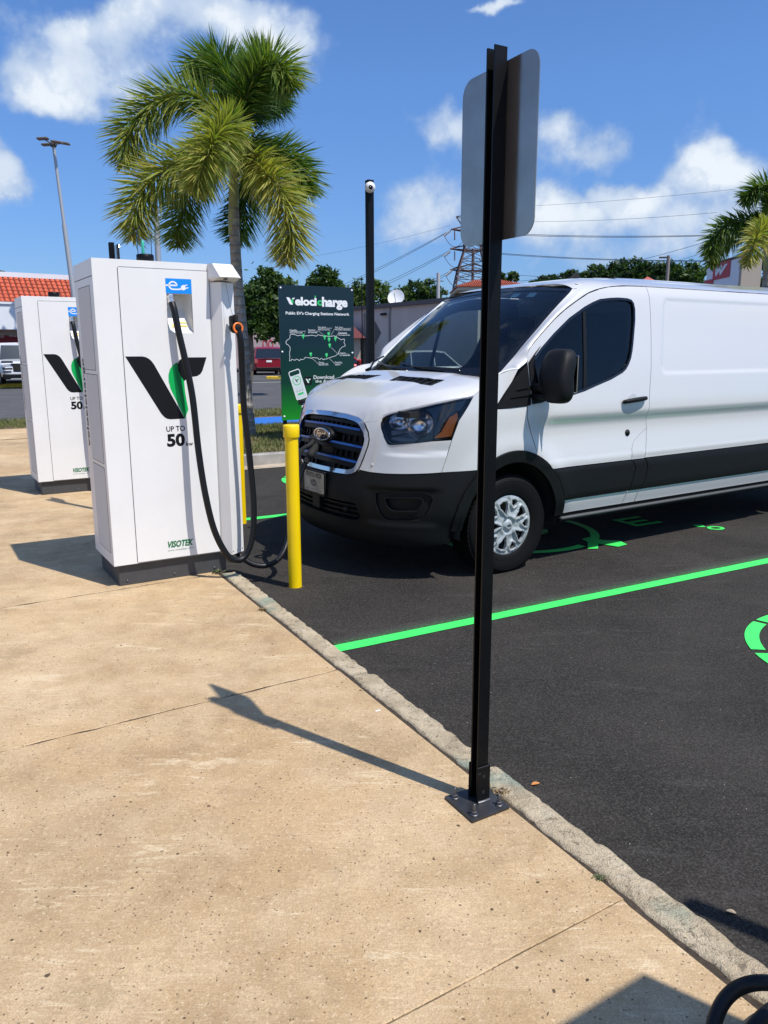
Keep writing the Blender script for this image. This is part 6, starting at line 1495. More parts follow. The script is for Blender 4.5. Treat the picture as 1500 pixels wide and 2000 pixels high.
stext('banner_lettering', 'MIENTO EXCLUSIVO', -5, 645, 62, 649.5, M_SIGNP, .02); stext('banner_lettering', 'PICKUP', 18, 654, 45, 658, M_SIGNW, .05)
stext('banner_lettering', "UP", 0, 652, 9, 655.5, M_SIGNW, .05); stext('banner_lettering', 'IT!', 1, 656, 8, 659.5, M_SIGNW, .05)
# shop glazing
for i in range(9):
    mb = MB(sA); mb.box((1+i*2., .0, .2), (2.85+i*2., .03, 1.55), X=sd, Y=sn, o=sA); w_ = mb.build('window', mat('dark_glazing', (.02, .025, .03), .1), store)
    mb = MB(sA); mb.box((.92+i*2., .0, .12), (1.0+i*2., .06, 1.6), X=sd, Y=sn, o=sA); mb.build('frame', M_ALU, w_)
# warehouse behind the camera pole
wA, wB = at(640, 700, 47), at(960, 700, 34); wA.z = wB.z = -.1
wd = Vector((wB.x-wA.x, wB.y-wA.y, 0)); wl = wd.length; wd.normalize(); wn = Vector((wd.y, -wd.x, 0))
wh = thing('warehouse', 'long windowless grey-beige building behind the black camera pole and the van nose', 'building', wA)
hT = lambda px, py, Y: at(px, py, Y).z+.1
h0 = hT(695, 603, 44.7)
mb = MB(wA); mb.box((0, -7, 0), (wl-1.0, 0, h0-.1), X=wd, Y=wn, o=wA); mb.build('wall', M_GREYW, wh)
mb = MB(wA); mb.box((-.1, -7.1, h0-.12), (wl-.9, .18, h0+.08), X=wd, Y=wn, o=wA); mb.build('cornice', M_CORN, wh)
def onw(px, py, d=0.):
    dd = pxray(px, py); o_ = wA+wn*d; t = (o_-CAMP).dot(wn)/dd.dot(wn); return CAMP+dd*t
for (x, y0, y1) in ((711, 612, 690), (760, 606, 668)):
    a = onw(x, y1, .06); b = onw(x, y0, .06); mb = MB(wA); mb.tube([a, b], .05, 8); mb.build('conduit', mat('conduit_grey', (.33, .30, .27), .6), wh)
a = onw(760, 612, .1); mb = MB(wA); mb.box((a-wA).to_tuple(), ((a-wA)+Vector((.3, .1, .5))).to_tuple(), o=wA); mb.build('meter_box', mat('conduit_grey', (.33, .30, .27), .6), wh)
a = onw(744, 614, .1); b = onw(753, 613, .1); mb = MB(wA); mb.tube([a, b], .06, 8); mb.build('wall_lamp', M_GAP, wh)
ds = at(774, 582, 44); dt = thing('satellite_dish', 'white satellite dish on the flat warehouse roof', 'dish', Vector((ds.x, ds.y, h0-.1)))
mb = MB(); dn = Vector((-.25, -.9, .45)).normalized(); rr_ = [(.46*k, .10*k*k) for k in (0, .25, .5, .75, 1.)]; cz = ds.z-(h0-.1)
mb.lathe([(r, h) for r, h in rr_], (0, 0, cz), dn, 28); mb.lathe([(r+.005, h-.015) for r, h in rr_[::-1]], (0, 0, cz), dn, 28); mb.build('reflector', mat('dish_white', (.75, .75, .75), .5), dt)
mb = MB(); mb.tube([(0, .1, 0), (0, .05, cz)], .03, 8); mb.tube([Vector((0, 0, cz-.4)), Vector((0, 0, cz))+dn*.5], .015, 6); mb.build('mount', M_STEEL, dt)
# small entrance roof left of the warehouse, pink building behind the red car
mA = at(696, 640, 42); t = thing('entrance_porch', 'small maroon tiled porch roof at the right edge of the information board', 'building', Vector((mA.x-3, mA.y, -.1)))
mb = MB(); mb.box((0, 0, 0), (3.2, 3, 2.15)); mb.build('wall', mat('porch_cream', (.50, .42, .33), .9), t)
mb = MB(); mb.add([(-.3, -.4, 2.15), (3.5, -.4, 2.15), (3.5, 3, 2.15), (-.3, 3, 2.15), (.8, 1.2, 3.2), (2.4, 1.2, 3.2)], [(0, 1, 5, 4), (1, 2, 5), (2, 3, 4, 5), (3, 0, 4), (3, 2, 1, 0)]); mb.build('roof', mat('maroon_roof', (.13, .03, .03), .8), t)
pk_ = at(440, 700, 62); t = thing('pink_building', 'pale pink low building behind the red SUV under the shade tree', 'building', Vector((pk_.x, pk_.y, -.1)))
mb = MB(); mb.box((-6, 0, 0), (10.2, 8, 3.4)); mb.build('wall', M_PINK, t)
text('shop_lettering', 'OO', mat('red_sign_letter', (.55, .04, .05), .5), t, (2.95+.0, -.02, 1.65), X3, Z3, (.85, .7), .02)
t2 = thing('cream_building', 'cream building with grey shutters left of the information board', 'building', Vector((at(512, 700, 66).x, 66, -.1)))
mb = MB(); mb.box((0, 0, 0), (6.5, 8, 3.3)); mb.build('wall', mat('cream_wall', (.52, .47, .36), .9), t2)
for i in range(4): mb = MB(); mb.box((.4+i*1.45, -.05, .8), (1.65+i*1.45, 0, 2.1)); mb.build('shutter', mat('grey_shutter', (.32, .36, .38), .6), t2)
# red roofed house beyond the van
hc_ = at(962, 565, 70); t = thing('red_roofed_house', 'house with a low orange-red tiled roof just above the van windscreen', 'building', Vector((hc_.x, hc_.y, -.1)))
zt, zb = at(960, 541, 70).z+.1, at(960, 560, 70).z+.1; xl, xr = at(893, 560, 70).x-hc_.x, at(1042, 560, 70).x-hc_.x
mb = MB(); mb.box((xl+.3, .3, 0), (xr-.3, 8, zb-.1)); mb.build('wall', mat('house_wall', (.42, .33, .24), .9), t)
mb = MB(); mb.box((xl+.05, -.1, zb-.28), (xr+.2, 8, zb-.04)); mb.build('eave', mat('eave_beige', (.50, .44, .34), .8), t)
rm_ = MB(); A = [(xl-.1, -.2, zb), (xr+.3, -.2, zb), (xr+.3, 8, zb), (xl-.1, 8, zb), (xl+1.9, 3.5, zt), (xr-2.4, 3.5, zt)]; rm_.add(A, [(0, 1, 5, 4), (1, 2, 5), (2, 3, 4, 5), (3, 0, 4), (3, 2, 1, 0)]); rf = rm_.build('roof', mat('orange_clay_tile', rough=.8, fn=grain((.42, .10, .045), .35, 2., 0, 1, False)), t)
tm = MB()
nct = 36
for i in range(nct):
    u = (i+.5)/nct; x = xl-.1+(xr-xl+.4)*u; lim = min(1, (x-(xl-.1))/2., (xr+.3-x)/2.7); tm.tube([(x, -.22, zb+.03), (x, -.22+3.6*lim, zb+.03+(zt-zb)*lim)], .06, 6)
tm.build('roof_tile', MAT['orange_clay_tile'], rf, kind='stuff')
pr_ = at(1264, 552, 90); t = thing('kiosk_roof', 'small red pyramid roof showing over the van cargo body', 'building', Vector((pr_.x, pr_.y, -.1)))
zb = at(1264, 552, 90).z+.1; zt = at(1264, 540, 90).z+.1; mb = MB(); mb.box((-.7, -.7, 0), (.7, .7, zb)); mb.build('wall', M_STUC, t)
mb = MB(); mb.add([(-.9, -.9, zb), (.9, -.9, zb), (.9, .9, zb), (-.9, .9, zb), (0, 0, zt)], [(0, 1, 4), (1, 2, 4), (2, 3, 4), (3, 0, 4), (3, 2, 1, 0)]); mb.build('roof', mat('salmon_roof', (.42, .09, .07), .7), t)
# shop sign at the right
gA, gB = at(1378, 560, 55), at(1438, 566, 50); gA.z = gB.z = -.1; gd = Vector((gB.x-gA.x, gB.y-gA.y, 0)); gl = gd.length; gd.normalize(); gn = Vector((gd.y, -gd.x, 0))
zs = at(1438, 503, 50).z+.1; t = thing('shop_sign_tower', 'white sign tower with a red square carrying a script w, behind the right palm', 'sign', gA)
mb = MB(gA); mb.box((0, -1.4, 0), (gl, 0, zs), X=gd, Y=gn, o=gA, ch=.05); mb.build('tower', mat('sign_tower_white', (.78, .80, .84), .7), t)
mb = MB(gA); mb.box((gl, -1.3, 0), (gl+.32, -.1, zs-.1), X=gd, Y=gn, o=gA); mb.build('side_panel', mat('sign_tower_beige', (.45, .38, .30), .8), t)
mb = MB(gA); mb.box((-.05, -1.45, zs), (gl+.05, .05, zs+.12), X=gd, Y=gn, o=gA); mb.build('cap', mat('brown_cap', (.12, .06, .05), .8), t)
def ong(px, py, d=.03):
    dd = pxray(px, py); o_ = gA+gn*d; tt = (o_-CAMP).dot(gn)/dd.dot(gn); return CAMP+dd*tt
a = ong(1391, 548); b = ong(1424, 548); c_ = ong(1391, 516); w_, h_ = (b-a).length, (c_-a).length
flat('logo_panel', [rrect(0, 0, w_, h_, .15)], mat('logo_red', (.50, .012, .03), .5), t, a-gA, gd, Z3, .0)
text('logo_letter', 'w', mat('logo_white', (.75, .75, .78), .5), t, a-gA+gd*w_*.14+Z3*h_*.22, gd, Z3, (w_*.72, h_*.56), .04, .35, .02)
flat('logo_panel', [rrect(-1.3, -.9, .2, .1, .05)], MAT['logo_red'], t, a-gA, gd, Z3, .0)

# ================================================================== POLES
def pole(name, label, cat, base, top, r0, r1, mm, n=12, sq=False, group=None):
    t = thing(name, label, cat, base, 0, group); mb = MB(base)
    if sq: mb.box((-r0, -r0, 0), (r0, r0, (top-base).z), X=Bv, Y=Kv, o=base, ch=.004)
    else: mb.tube([base, base.lerp(top, .5), top], [r0, (r0+r1)/2, r1], n)
    mb.build('pole', mm, t); return t
cx0 = at(721.5, 352, 13); cb0 = Vector((cx0.x, 13, .02))
cpole = pole('camera_pole', 'slim square black pole behind the van nose carrying a white camera', 'pole', cb0, Vector((cx0.x, 13, cx0.z)), .052, .05, M_BLKMET, sq=True)
cm = at(723, 367, 12.93); ct = thing('security_camera', 'white dome security camera near the top of the slim black pole', 'camera', cm)
mb = MB(); mb.lathe([(0, .075), (.05, .06), (.08, .02), (.082, -.02), (.06, -.06), (.03, -.075), (0, -.078)], (0, -.05, 0), (.35, -.9, .0), 24); mb.build('housing', mat('camera_white', (.78, .78, .78), .35), ct)
mb = MB(); mb.lathe([(0, .032), (.025, .026), (.034, .0)], (.012, -.115, -.01), (.35, -.9, -.05), 18); mb.build('lens', M_GLOSSB, ct)
mb = MB(); mb.box((-.03, -.01, -.04), (.03, .04, .04)); mb.build('bracket', mat('camera_white', (.78, .78, .78), .35), ct)
ro_ = at(706.5, 541, 13.6); rt = thing('rod_antenna', 'thin dark rod standing just left of the camera pole', 'rod', Vector((ro_.x, 13.6, .02)))
mb = MB(); mb.tube([(0, 0, 0), (0, 0, 1.35)], .022, 8); mb.tube([(0, 0, 1.35), (0, 0, ro_.z-.02)], .009, 8); mb.build('rod', M_BLKMET, rt)
dg_ = at(731, 650, 25); dt = thing('diamond_sign', 'grey back of a diamond road sign behind the black camera pole', 'sign', Vector((dg_.x, 25, -.1)))
mb = MB(); mb.tube([(0, 0.03, 0), (0, .03, dg_.z+.4)], .03, 8); mb.build('post', M_STEEL, dt)
mb = MB(); hw = .50; plate(mb, [(0, -.36), (.24, 0), (0, .36), (-.24, 0)], [], .004, Vector((.8, -.6, 0)).normalized(), Z3, (.03, 0, dg_.z+.1)); mb.build('sign_plate', mat('dull_sign_back', (.10, .10, .095), .6), dt)
# tall light mast at the left, leaning a little in the picture
lb0 = at(142, 562, 42); lt0 = at(104, 282, 42); lbase = lb0+(lb0-lt0)*1.0; 
k_ = (lb0.z+.1)/(lt0.z-lb0.z); lbase = lb0-(lt0-lb0)*k_
lp = thing('light_mast', 'tall thin galvanised light mast with four flat lamp heads above the left charger', 'lamp', lbase)
mb = MB(lbase); mb.tube([lbase, lb0, lb0.lerp(lt0, .45)], [.16, .13, .115], 12); mb.tube([lb0.lerp(lt0, .45), lt0], [.085, .075], 12); mb.build('mast', mat('galvanised', (.42, .43, .44), .5, .3), lp)
for i, (dx, dz, w_) in enumerate(((-.45, .04, .36), (-.36, .12, .32), (.40, .10, .34), (.36, -.04, .32))):
    mb = MB(lbase); c = lt0+Vector((dx*.95, (-.4 if i % 2 else .4), dz+.05)); mb.box((-w_*.85, -.16, -.05), (w_*.85, .16, .05), X=Vector((1, 0, (-.15 if dx > 0 else .05))).normalized(), o=c, ch=.03)
    mb.tube([lt0, c], .03, 6); mb.build('lamp_head', mat('lamp_head_brown', (.12, .10, .085), .7), lp)
mb = MB(lbase); mb.lathe([(.13, -.12), (.17, -.05), (.17, .05), (.08, .1)], lt0, (0, 0, 1), 12); mb.build('bracket', M_DGREY, lp)
# second grey pole behind the palm fronds
g0 = at(303, 510, 24); g1 = at(305, 405, 24); pole('grey_pole', 'plain grey pole half hidden by the drooping fronds over the charger', 'pole', Vector((g0.x, 24, -.1)), g1, .09, .08, MAT['galvanised'])
u0 = at(856, 600, 58); u1 = at(856, 533, 58); up = pole('utility_pole', 'short concrete utility pole above the warehouse roof left of the pylon', 'pole', Vector((u0.x, 58, -.1)), u1, .17, .12, mat('pale_concrete_pole', (.42, .42, .42), .8))
mb = MB(Vector((u0.x, 58, -.1))); c = at(853, 549, 58); mb.tube([c-Vector((.3, 0, 0)), c+Vector((.5, 0, 0))], .03, 6); mb.build('crossarm', M_DGREY, up)
s0_ = at(1303, 560, 60); s1_ = at(1306, 499, 60); st_ = pole('street_lamp', 'grey street lamp post with a short arm over the middle of the van roof', 'lamp', Vector((s0_.x, 60, -.1)), s1_, .14, .12, mat('brown_grey_pole', (.26, .22, .19), .8))
mb = MB(Vector((s0_.x, 60, -.1))); mb.tube([at(1304, 502, 60), at(1296, 502, 60)], .04, 6); mb.box((-.28, -.12, -.05), (.28, .12, .06), o=at(1295, 503, 60), ch=.03); mb.build('lamp_head', M_DGREY, st_)
# ================================================================== PYLON AND WIRES
M_RUST = mat('rusty_steel', rough=.8, fn=grain((.13, .075, .068), .5, .8)); M_RUSTL = mat('galvanised_brace', (.10, .085, .085), .7)
YP = 120.; pcx = at(923, 520, YP).x; tb = Vector((pcx, YP, -.1)); py_ = thing('lattice_pylon', 'rusty red lattice power pylon half hidden by the sign post', 'pylon', tb)
zz = lambda y: at(923, y, YP).z; sx = YP/FPX
lv_ = [(zz(760), 34), (zz(560), 33), (zz(527), 27), (zz(488), 16), (zz(452), 15), (zz(425), 12), (zz(395), 7)]
def cor4(z, w_): return [Vector((pcx+a*w_*sx, YP+b*w_*sx, z)) for a, b in ((-1, -1), (1, -1), (1, 1), (-1, 1))]
R = [cor4(z, w_) for z, w_ in lv_]
lvl = []
for i in range(len(R)-1):
    n = 3 if i == 0 else 2 if i in (1, 2, 3) else 1
    for k in range(n):
        lvl.append([R[i][j].lerp(R[i+1][j], k/n) for j in range(4)])
lvl.append(R[-1])
leg = MB(tb); br = MB(tb)
for i in range(len(lvl)-1):
    for j in range(4):
        j2 = (j+1) % 4; leg.tube([lvl[i][j], lvl[i+1][j]], .12, 5, cap=False); br.tube([lvl[i][j], lvl[i+1][j2]], .06, 4, cap=False); br.tube([lvl[i][j2], lvl[i+1][j]], .06, 4, cap=False); br.tube([lvl[i+1][j], lvl[i+1][j2]], .06, 4, cap=False)
leg.tube([Vector((pcx-.1, YP-1.3, zz(560))), Vector((pcx-.1, YP-1.3, zz(488)))], .20, 6)
leg.build('tower_leg', M_RUST, py_); br.build('lattice', M_RUSTL, py_, kind='stuff')
arms = [(527, 879, 967), (488, 879, 967), (450, 881, 965)]
mb = MB(tb)
for y, xl, xr in arms:
    for xe in (xl, xr):
        tip = at(xe, y-(2 if y < 520 else 0), YP); 
        for yy, dz in ((-1.2, 0), (1.2, 0), (0, 1.1)): mb.tube([Vector((pcx, YP+yy, at(923, y+3, YP).z+dz)), tip], .10, 5)
mb.build('crossarm', M_RUST, py_)
mb = MB(tb); mb.tube([at(891, 423, YP), at(901, 438, YP)], .1, 5); mb.tube([at(891, 423, YP), at(912, 420, YP)], .08, 5); mb.tube([at(891, 423, YP), at(905, 428, YP)], .06, 5); mb.tube([at(901, 438, YP), at(912, 428, YP)], .06, 5); mb.build('peak_arm', M_RUSTL, py_)
M_WIRE = mat('wire', (.035, .035, .04), .6)
def wire(a, b, sag, r, label, parent=None, name='power_line', group='power lines'):
    P = [a.lerp(b, i/24) - Z3*sag*4*(i/24)*(1-i/24) for i in range(25)]; mb = MB(a); mb.tube(P, r*.55, 4, cap=False); o = mb.build(name, M_WIRE, parent); o.location = a if not parent else (0, 0, 0)
    if not parent: tag(o, label, 'power line', group)
    return o
wl_ = [((881, 449), (540, 608), 'upper power line falling left from the top pylon arm'), ((881, 450), (560, 606), 'twin of the upper power line on the left of the pylon'), ((879, 489), (600, 610), 'middle power line falling left from the pylon'), ((879, 491), (660, 590), 'twin of the middle power line left of the pylon'), ((882, 528), (700, 600), 'lowest power line left of the pylon'), ((882, 530), (740, 598), 'twin of the lowest power line left of the pylon')]
for (a, b, lb_) in wl_: wire(at(*a, YP-1), at(*b, YP+60), .8, .055, lb_)
for i, (x, y) in enumerate(((879, 455), (879, 495), (882, 533))):
    a = at(x-11, y+6, YP-1); b = at(x+24, y+18, YP-1); P = [a.lerp(b, k/12)-Z3*1.15*4*(k/12)*(1-k/12)*.9 for k in range(13)]
    mb = MB(tb); mb.tube(P, .05, 4, cap=False); mb.build('jumper_wire', M_WIRE, py_)
    mb = MB(tb); mb.tube([at(x-12, y+6, YP-1), at(x, y-4, YP-1)], .16, 6); mb.build('insulator', mat('insulator_grey', (.40, .42, .44), .4), py_)
    mb = MB(tb); mb.tube([at(x+9, y-4, YP-1), at(x+9, y+14, YP-1)], .09, 5); mb.build('insulator', MAT['rusty_steel'], py_)
wires = [((968, 455), (1420, 458), 110, 100, .3, .07, 'double power line crossing right at the height of the sign bottom'), ((968, 457.5), (1420, 459.5), 110, 100, .3, .07, 'lower strand of the double power line right of the sign'),
         ((968, 494), (1500, 508), 110, 90, .4, .075, 'power line running right just above the distant treetops'), ((968, 496), (1500, 509), 110, 90, .4, .05, 'thin strand under the line running right above the treetops'),
         ((1040, 433), (1400, 415), 140, 120, .3, .045, 'faint power line crossing the clouds, third from the top'), ((1040, 402), (1500, 362), 140, 120, .3, .04, 'faintest and highest power line over the right clouds'),
         ((975, 552), (1380, 472), 90, 70, .6, .035, 'thin service wire rising right over the van roof'), ((1100, 553), (1380, 492), 90, 70, .4, .03, 'second thin service wire rising right, below the first'), ((968, 532), (1120, 541), 110, 105, .2, .05, 'short stretch of wire low behind the sign post'),
         ((560, 508), (880, 440), 160, 130, .5, .03, 'very thin wire high on the left of the pylon'), ((1440, 536), (1500, 532), 60, 60, .1, .02, 'upper thin wire behind the right palm trunk'), ((1440, 547), (1500, 545), 60, 60, .1, .03, 'middle wire behind the right palm trunk'), ((1440, 550), (1500, 549), 60, 60, .1, .03, 'lower wire behind the right palm trunk')]
for a, b, ya, yb, sg, r, lb_ in wires: wire(at(*a, ya), at(*b, yb), sg, r, lb_)

# ================================================================== INFORMATION BOARD
bA = Vector((-1.60, 12.3, 0)); bd_ = Bv; BW, BZ0, BZ1 = 1.28, .36, 2.425
brd = thing('information_board', 'dark green information board with white lettering and an island map, left of the van nose', 'sign', bA)
def f_board(nt, b):
    p = coord(nt, True); s = nt.new('ShaderNodeSeparateXYZ'); nt.link(p, s.inputs[0])
    nt.link(nt.ramp(nt.mapr(s.outputs[2], BZ0, BZ1, 0., 1., False), [(0, (.012, .27, .02)), (.10, (.008, .17, .02)), (.28, (.004, .045, .025)), (.6, (.004, .022, .030)), (1, (.004, .020, .030))]), b.inputs['Base Color'])
M_BOARD = mat('board_print', rough=.3, spec=.5, fn=f_board)
mb = MB(); mb.box((0, 0, BZ0), (BW, .018, BZ1), X=Bv, Y=Kv); mb.build('panel', M_BOARD, brd)
for x in (.06, BW-.06):
    mb = MB(); mb.box((x-.025, .019, 0), (x+.025, .07, BZ1-.03), X=Bv, Y=Kv); mb.build('post', M_BLKMET, brd)
NB = -Kv
for i, (x, z) in enumerate(((.03, BZ1-.045), (BW-.03, BZ1-.045), (.03, 1.42), (BW-.03, 1.40), (.035, BZ0+.06), (BW-.035, BZ0+.06))):
    mb = MB(); mb.lathe([(0, .008), (.014, .006), (.016, 0)], Bv*x+Z3*z, NB, 12); mb.build('bolt', M_WHITEV, brd)
# crop8 of the photograph -> board coordinates
def bp_(x, y): return ((x-25)/1005*BW*(1+0*.01), BZ1-(y-38-(x-25)*.042)/((1790-38))*(BZ1-BZ0))
def btext(name, s, x0, y1, x1, h, mm, **k):
    a = bp_(x0, y1); b = bp_(x1, y1+(x1-x0)*.03); z = bp_(x0, y1-h)[1]-a[1]
    return text(name, s, mm, brd, Bv*a[0]+Z3*a[1], Bv, Z3, (b[0]-a[0], z), **k)
M_LIME = mat('bright_green_print', (.03, .55, .14), .4)
def bpoly(name, pts, mm, th=.0008, raw=False): return flat(name, [p if raw else [bp_(*q) for q in p] for p in pts], mm, brd, (0, 0, 0), Bv, Z3, th)
# word mark: leading v drawn, rest lettered
bpoly('logo_stroke', [[(120, 198), (150, 198), (165, 208), (205, 292), (178, 292), (160, 282)]], M_WHITEV); bpoly('logo_stroke', [[(200, 208), (232, 203), (222, 222), (205, 226), (196, 222)]], M_WHITEV)
bpoly('logo_leaf', [[(196, 215), (184, 228), (182, 245), (203, 292), (212, 262), (208, 228)]], M_LIME)
btext('board_wordmark', 'eloci', 232, 302, 520, 110, M_WHITEV, bold=.045, spacing=.97); btext('board_wordmark', 'c', 528, 308, 588, 70, M_LIME, bold=.045); btext('board_wordmark', 'harge', 592, 362, 945, 165, M_WHITEV, bold=.045, spacing=.97)
bpoly('logo_leaf', [[(492, 205), (494, 185), (512, 180), (514, 190), (505, 206)]], M_LIME)
btext('board_lettering', "Public EV's Charging Stations Network", 107, 425, 968, 50, M_WHITEV, bold=.022)
isle = [(95, 765), (110, 745), (150, 725), (155, 690), (165, 675), (200, 668), (235, 680), (290, 690), (340, 695), (380, 700), (420, 690), (460, 692), (500, 705), (540, 688), (590, 702), (640, 712), (690, 720), (740, 712), (780, 722), (810, 745), (850, 765), (893, 755), (890, 800), (905, 850), (860, 865), (830, 890), (815, 930), (790, 965), (740, 985), (690, 995), (640, 1015), (600, 1020), (570, 1000), (545, 1015), (515, 995), (470, 985), (430, 995), (380, 985), (350, 975), (330, 1000), (290, 1000), (270, 1018), (240, 995), (200, 1008), (165, 995), (150, 1015), (135, 1000), (145, 960), (140, 910), (158, 860), (140, 810), (105, 790)]
iso = [bp_(*q) for q in isle]
rI = random.Random(2); io = []
for i in range(len(iso)):
    a, b = iso[i], iso[(i+1) % len(iso)]
    for k in range(3): io.append((a[0]+(b[0]-a[0])*k/3+rI.gauss(0, .0035), a[1]+(b[1]-a[1])*k/3+rI.gauss(0, .0035)))
segs = [];
for i in range(len(io)):
    a, b = Vector(io[i]), Vector(io[(i+1) % len(io)]); d = (b-a).normalized(); nrm_ = Vector((-d.y, d.x))*.0032; d = d*.002
    segs.append([tuple(a-d-nrm_), tuple(b+d-nrm_), tuple(b+d+nrm_), tuple(a-d+nrm_)])
flat('island_outline', segs, M_WHITEV, brd, (0, 0, 0), Bv, Z3, .0008)
for x, y in ((330, 700), (620, 722), (676, 684), (680, 756), (688, 835), (768, 748), (426, 942), (642, 962)):
    c = bp_(x, y); pin = [(c[0]+.024*math.cos(rad(a)), c[1]+.010+.024*math.sin(rad(a))) for a in range(-30, 211, 20)]+[(c[0], c[1]-.048)]
    flat('map_pin', [pin], M_LIME, brd, (0, 0, 0), Bv, Z3, .0014); flat('map_pin_eye', [ell(c[0], c[1]+.010, .009, .009, 12)], mat('pin_eye_print', (.30, .75, .45), .4), brd, (0, 0, 0), Bv, Z3, .002)
for s1, s2, x0, x1, y in (('Hatillo', 'Plaza del Norte Mall', 155, 320, 630), ('Bayamon', 'Rio Hondo Mall', 398, 520, 635), ('San Juan', 'Plaza Las Americas', 533, 690, 602), ('San Juan', 'The Outlets at Montehiedra', 768, 988, 610), ('Canovanas', 'The Outlets 66 Mall', 810, 970, 682), ('Caguas', 'Las Catalinas Mall', 828, 970, 955), ('Ponce', 'Plaza del Caribe', 535, 665, 1066), ('Guayama', 'Galeria', 757, 865, 1076)):
    w_ = min(x1, x0+17*len(s1)-12); btext('map_lettering', s1, x0, y, x0+len(s1)*13.5, 24, M_WHITEV); btext('map_lettering', s2, x0, y+26, x0+min(x1-x0, len(s2)*11), 13, M_WHITEV, bold=.02)
lines = [((155, 636), (365, 636), (345, 668)), ((400, 641), (540, 641), (600, 690)), ((533, 606), (720, 608), (690, 660)), ((990, 618), (762, 618), (705, 705)), ((935, 688), (806, 684), (780, 718)), ((708, 862), (800, 955), (965, 965)), ((440, 990), (530, 1075), (662, 1072)), ((680, 1008), (750, 1078), (865, 1080))]
for l in lines:
    P = [bp_(*q) for q in l]; flat('leader_line', [ribbon(P, .0035)], M_WHITEV, brd, (0, 0, 0), Bv, Z3, .0008)
# phone picture, app tile
def rot(poly, c, a): return [(c[0]+(x-c[0])*math.cos(a)-(y-c[1])*math.sin(a), c[1]+(x-c[0])*math.sin(a)+(y-c[1])*math.cos(a)) for x, y in poly]
pcn = bp_(245, 1330); A_ = rad(17)
def ph(name, x0, z0, x1, z1, r, mm, th): flat(name, [rot(rrect(pcn[0]+x0, pcn[1]+z0, pcn[0]+x1, pcn[1]+z1, r), pcn, A_)], mm, brd, (0, 0, 0), Bv, Z3, th)
ph('phone_picture', -.098, -.235, .098, .235, .03, M_WHITEV, .0008); ph('phone_picture', -.086, -.222, .086, .222, .024, mat('phone_screen_print', (.62, .70, .68), .4), .0013); ph('phone_picture', -.086, .155, .086, .222, .02, M_BOARD, .0018)
cc_ = rot([(pcn[0], pcn[1]+.065)], pcn, A_)[0]; flat('phone_dial', [(ell(*cc_, .072, .072, 28), ell(*cc_, .062, .062, 28)[::-1])], M_LIME, brd, (0, 0, 0), Bv, Z3, .002)
def minilogo(c, s, m1, m2, th):
    T_ = lambda P: [(c[0]+(x-.37)*s, c[1]+(z-1.22)*s) for x, z in P]
    flat('logo_stroke', [T_(LOG_L)], m1, brd, (0, 0, 0), Bv, Z3, th); flat('logo_stroke', [T_(LOG_R)], m1, brd, (0, 0, 0), Bv, Z3, th); flat('logo_leaf', [T_(LOG_G)], m2, brd, (0, 0, 0), Bv, Z3, th)
minilogo(cc_, .13, M_INK, M_LIME, .0022); ph('phone_button', -.05, -.165, .05, -.135, .006, M_LIME, .0018)
for x in (-.045, 0, .045): ph('phone_detail', x-.014, -.105, x+.014, -.095, .002, mat('grey_print', (.25, .3, .3), .5), .0018); ph('phone_detail', x-.009, -.075, x+.009, -.070, .002, MAT['grey_print'], .0018)
ti = bp_(383, 1290); flat('app_tile', [rrect(ti[0]-.062, ti[1]-.065, ti[0]+.062, ti[1]+.065, .016)], M_INK, brd, (0, 0, 0), Bv, Z3, .001); minilogo(ti, .17, M_WHITEV, M_LIME, .0016)
btext('board_lettering', 'Download', 458, 1272, 742, 50, M_WHITEV, bold=.006); btext('board_lettering', 'the App', 480, 1332, 700, 50, M_WHITEV, bold=.006)
for x in (512, 560, 610): c = bp_(x, 1372); flat('store_icon', [ell(c[0], c[1], .018, .018, 14)], M_WHITEV, brd, (0, 0, 0), Bv, Z3, .0008)
for i, x in enumerate((317, 385, 453)):
    c = bp_(x, 1632); flat('social_icon', [ell(c[0], c[1], .037, .037, 24)], M_WHITEV, brd, (0, 0, 0), Bv, Z3, .0008)
    if i == 0: text('social_icon_letter', 'f', mat('dark_green_print', (.005, .09, .03), .4), brd, Bv*(c[0]-.009)+Z3*(c[1]-.022), Bv, Z3, (.020, .044), .03, 0, .0016)

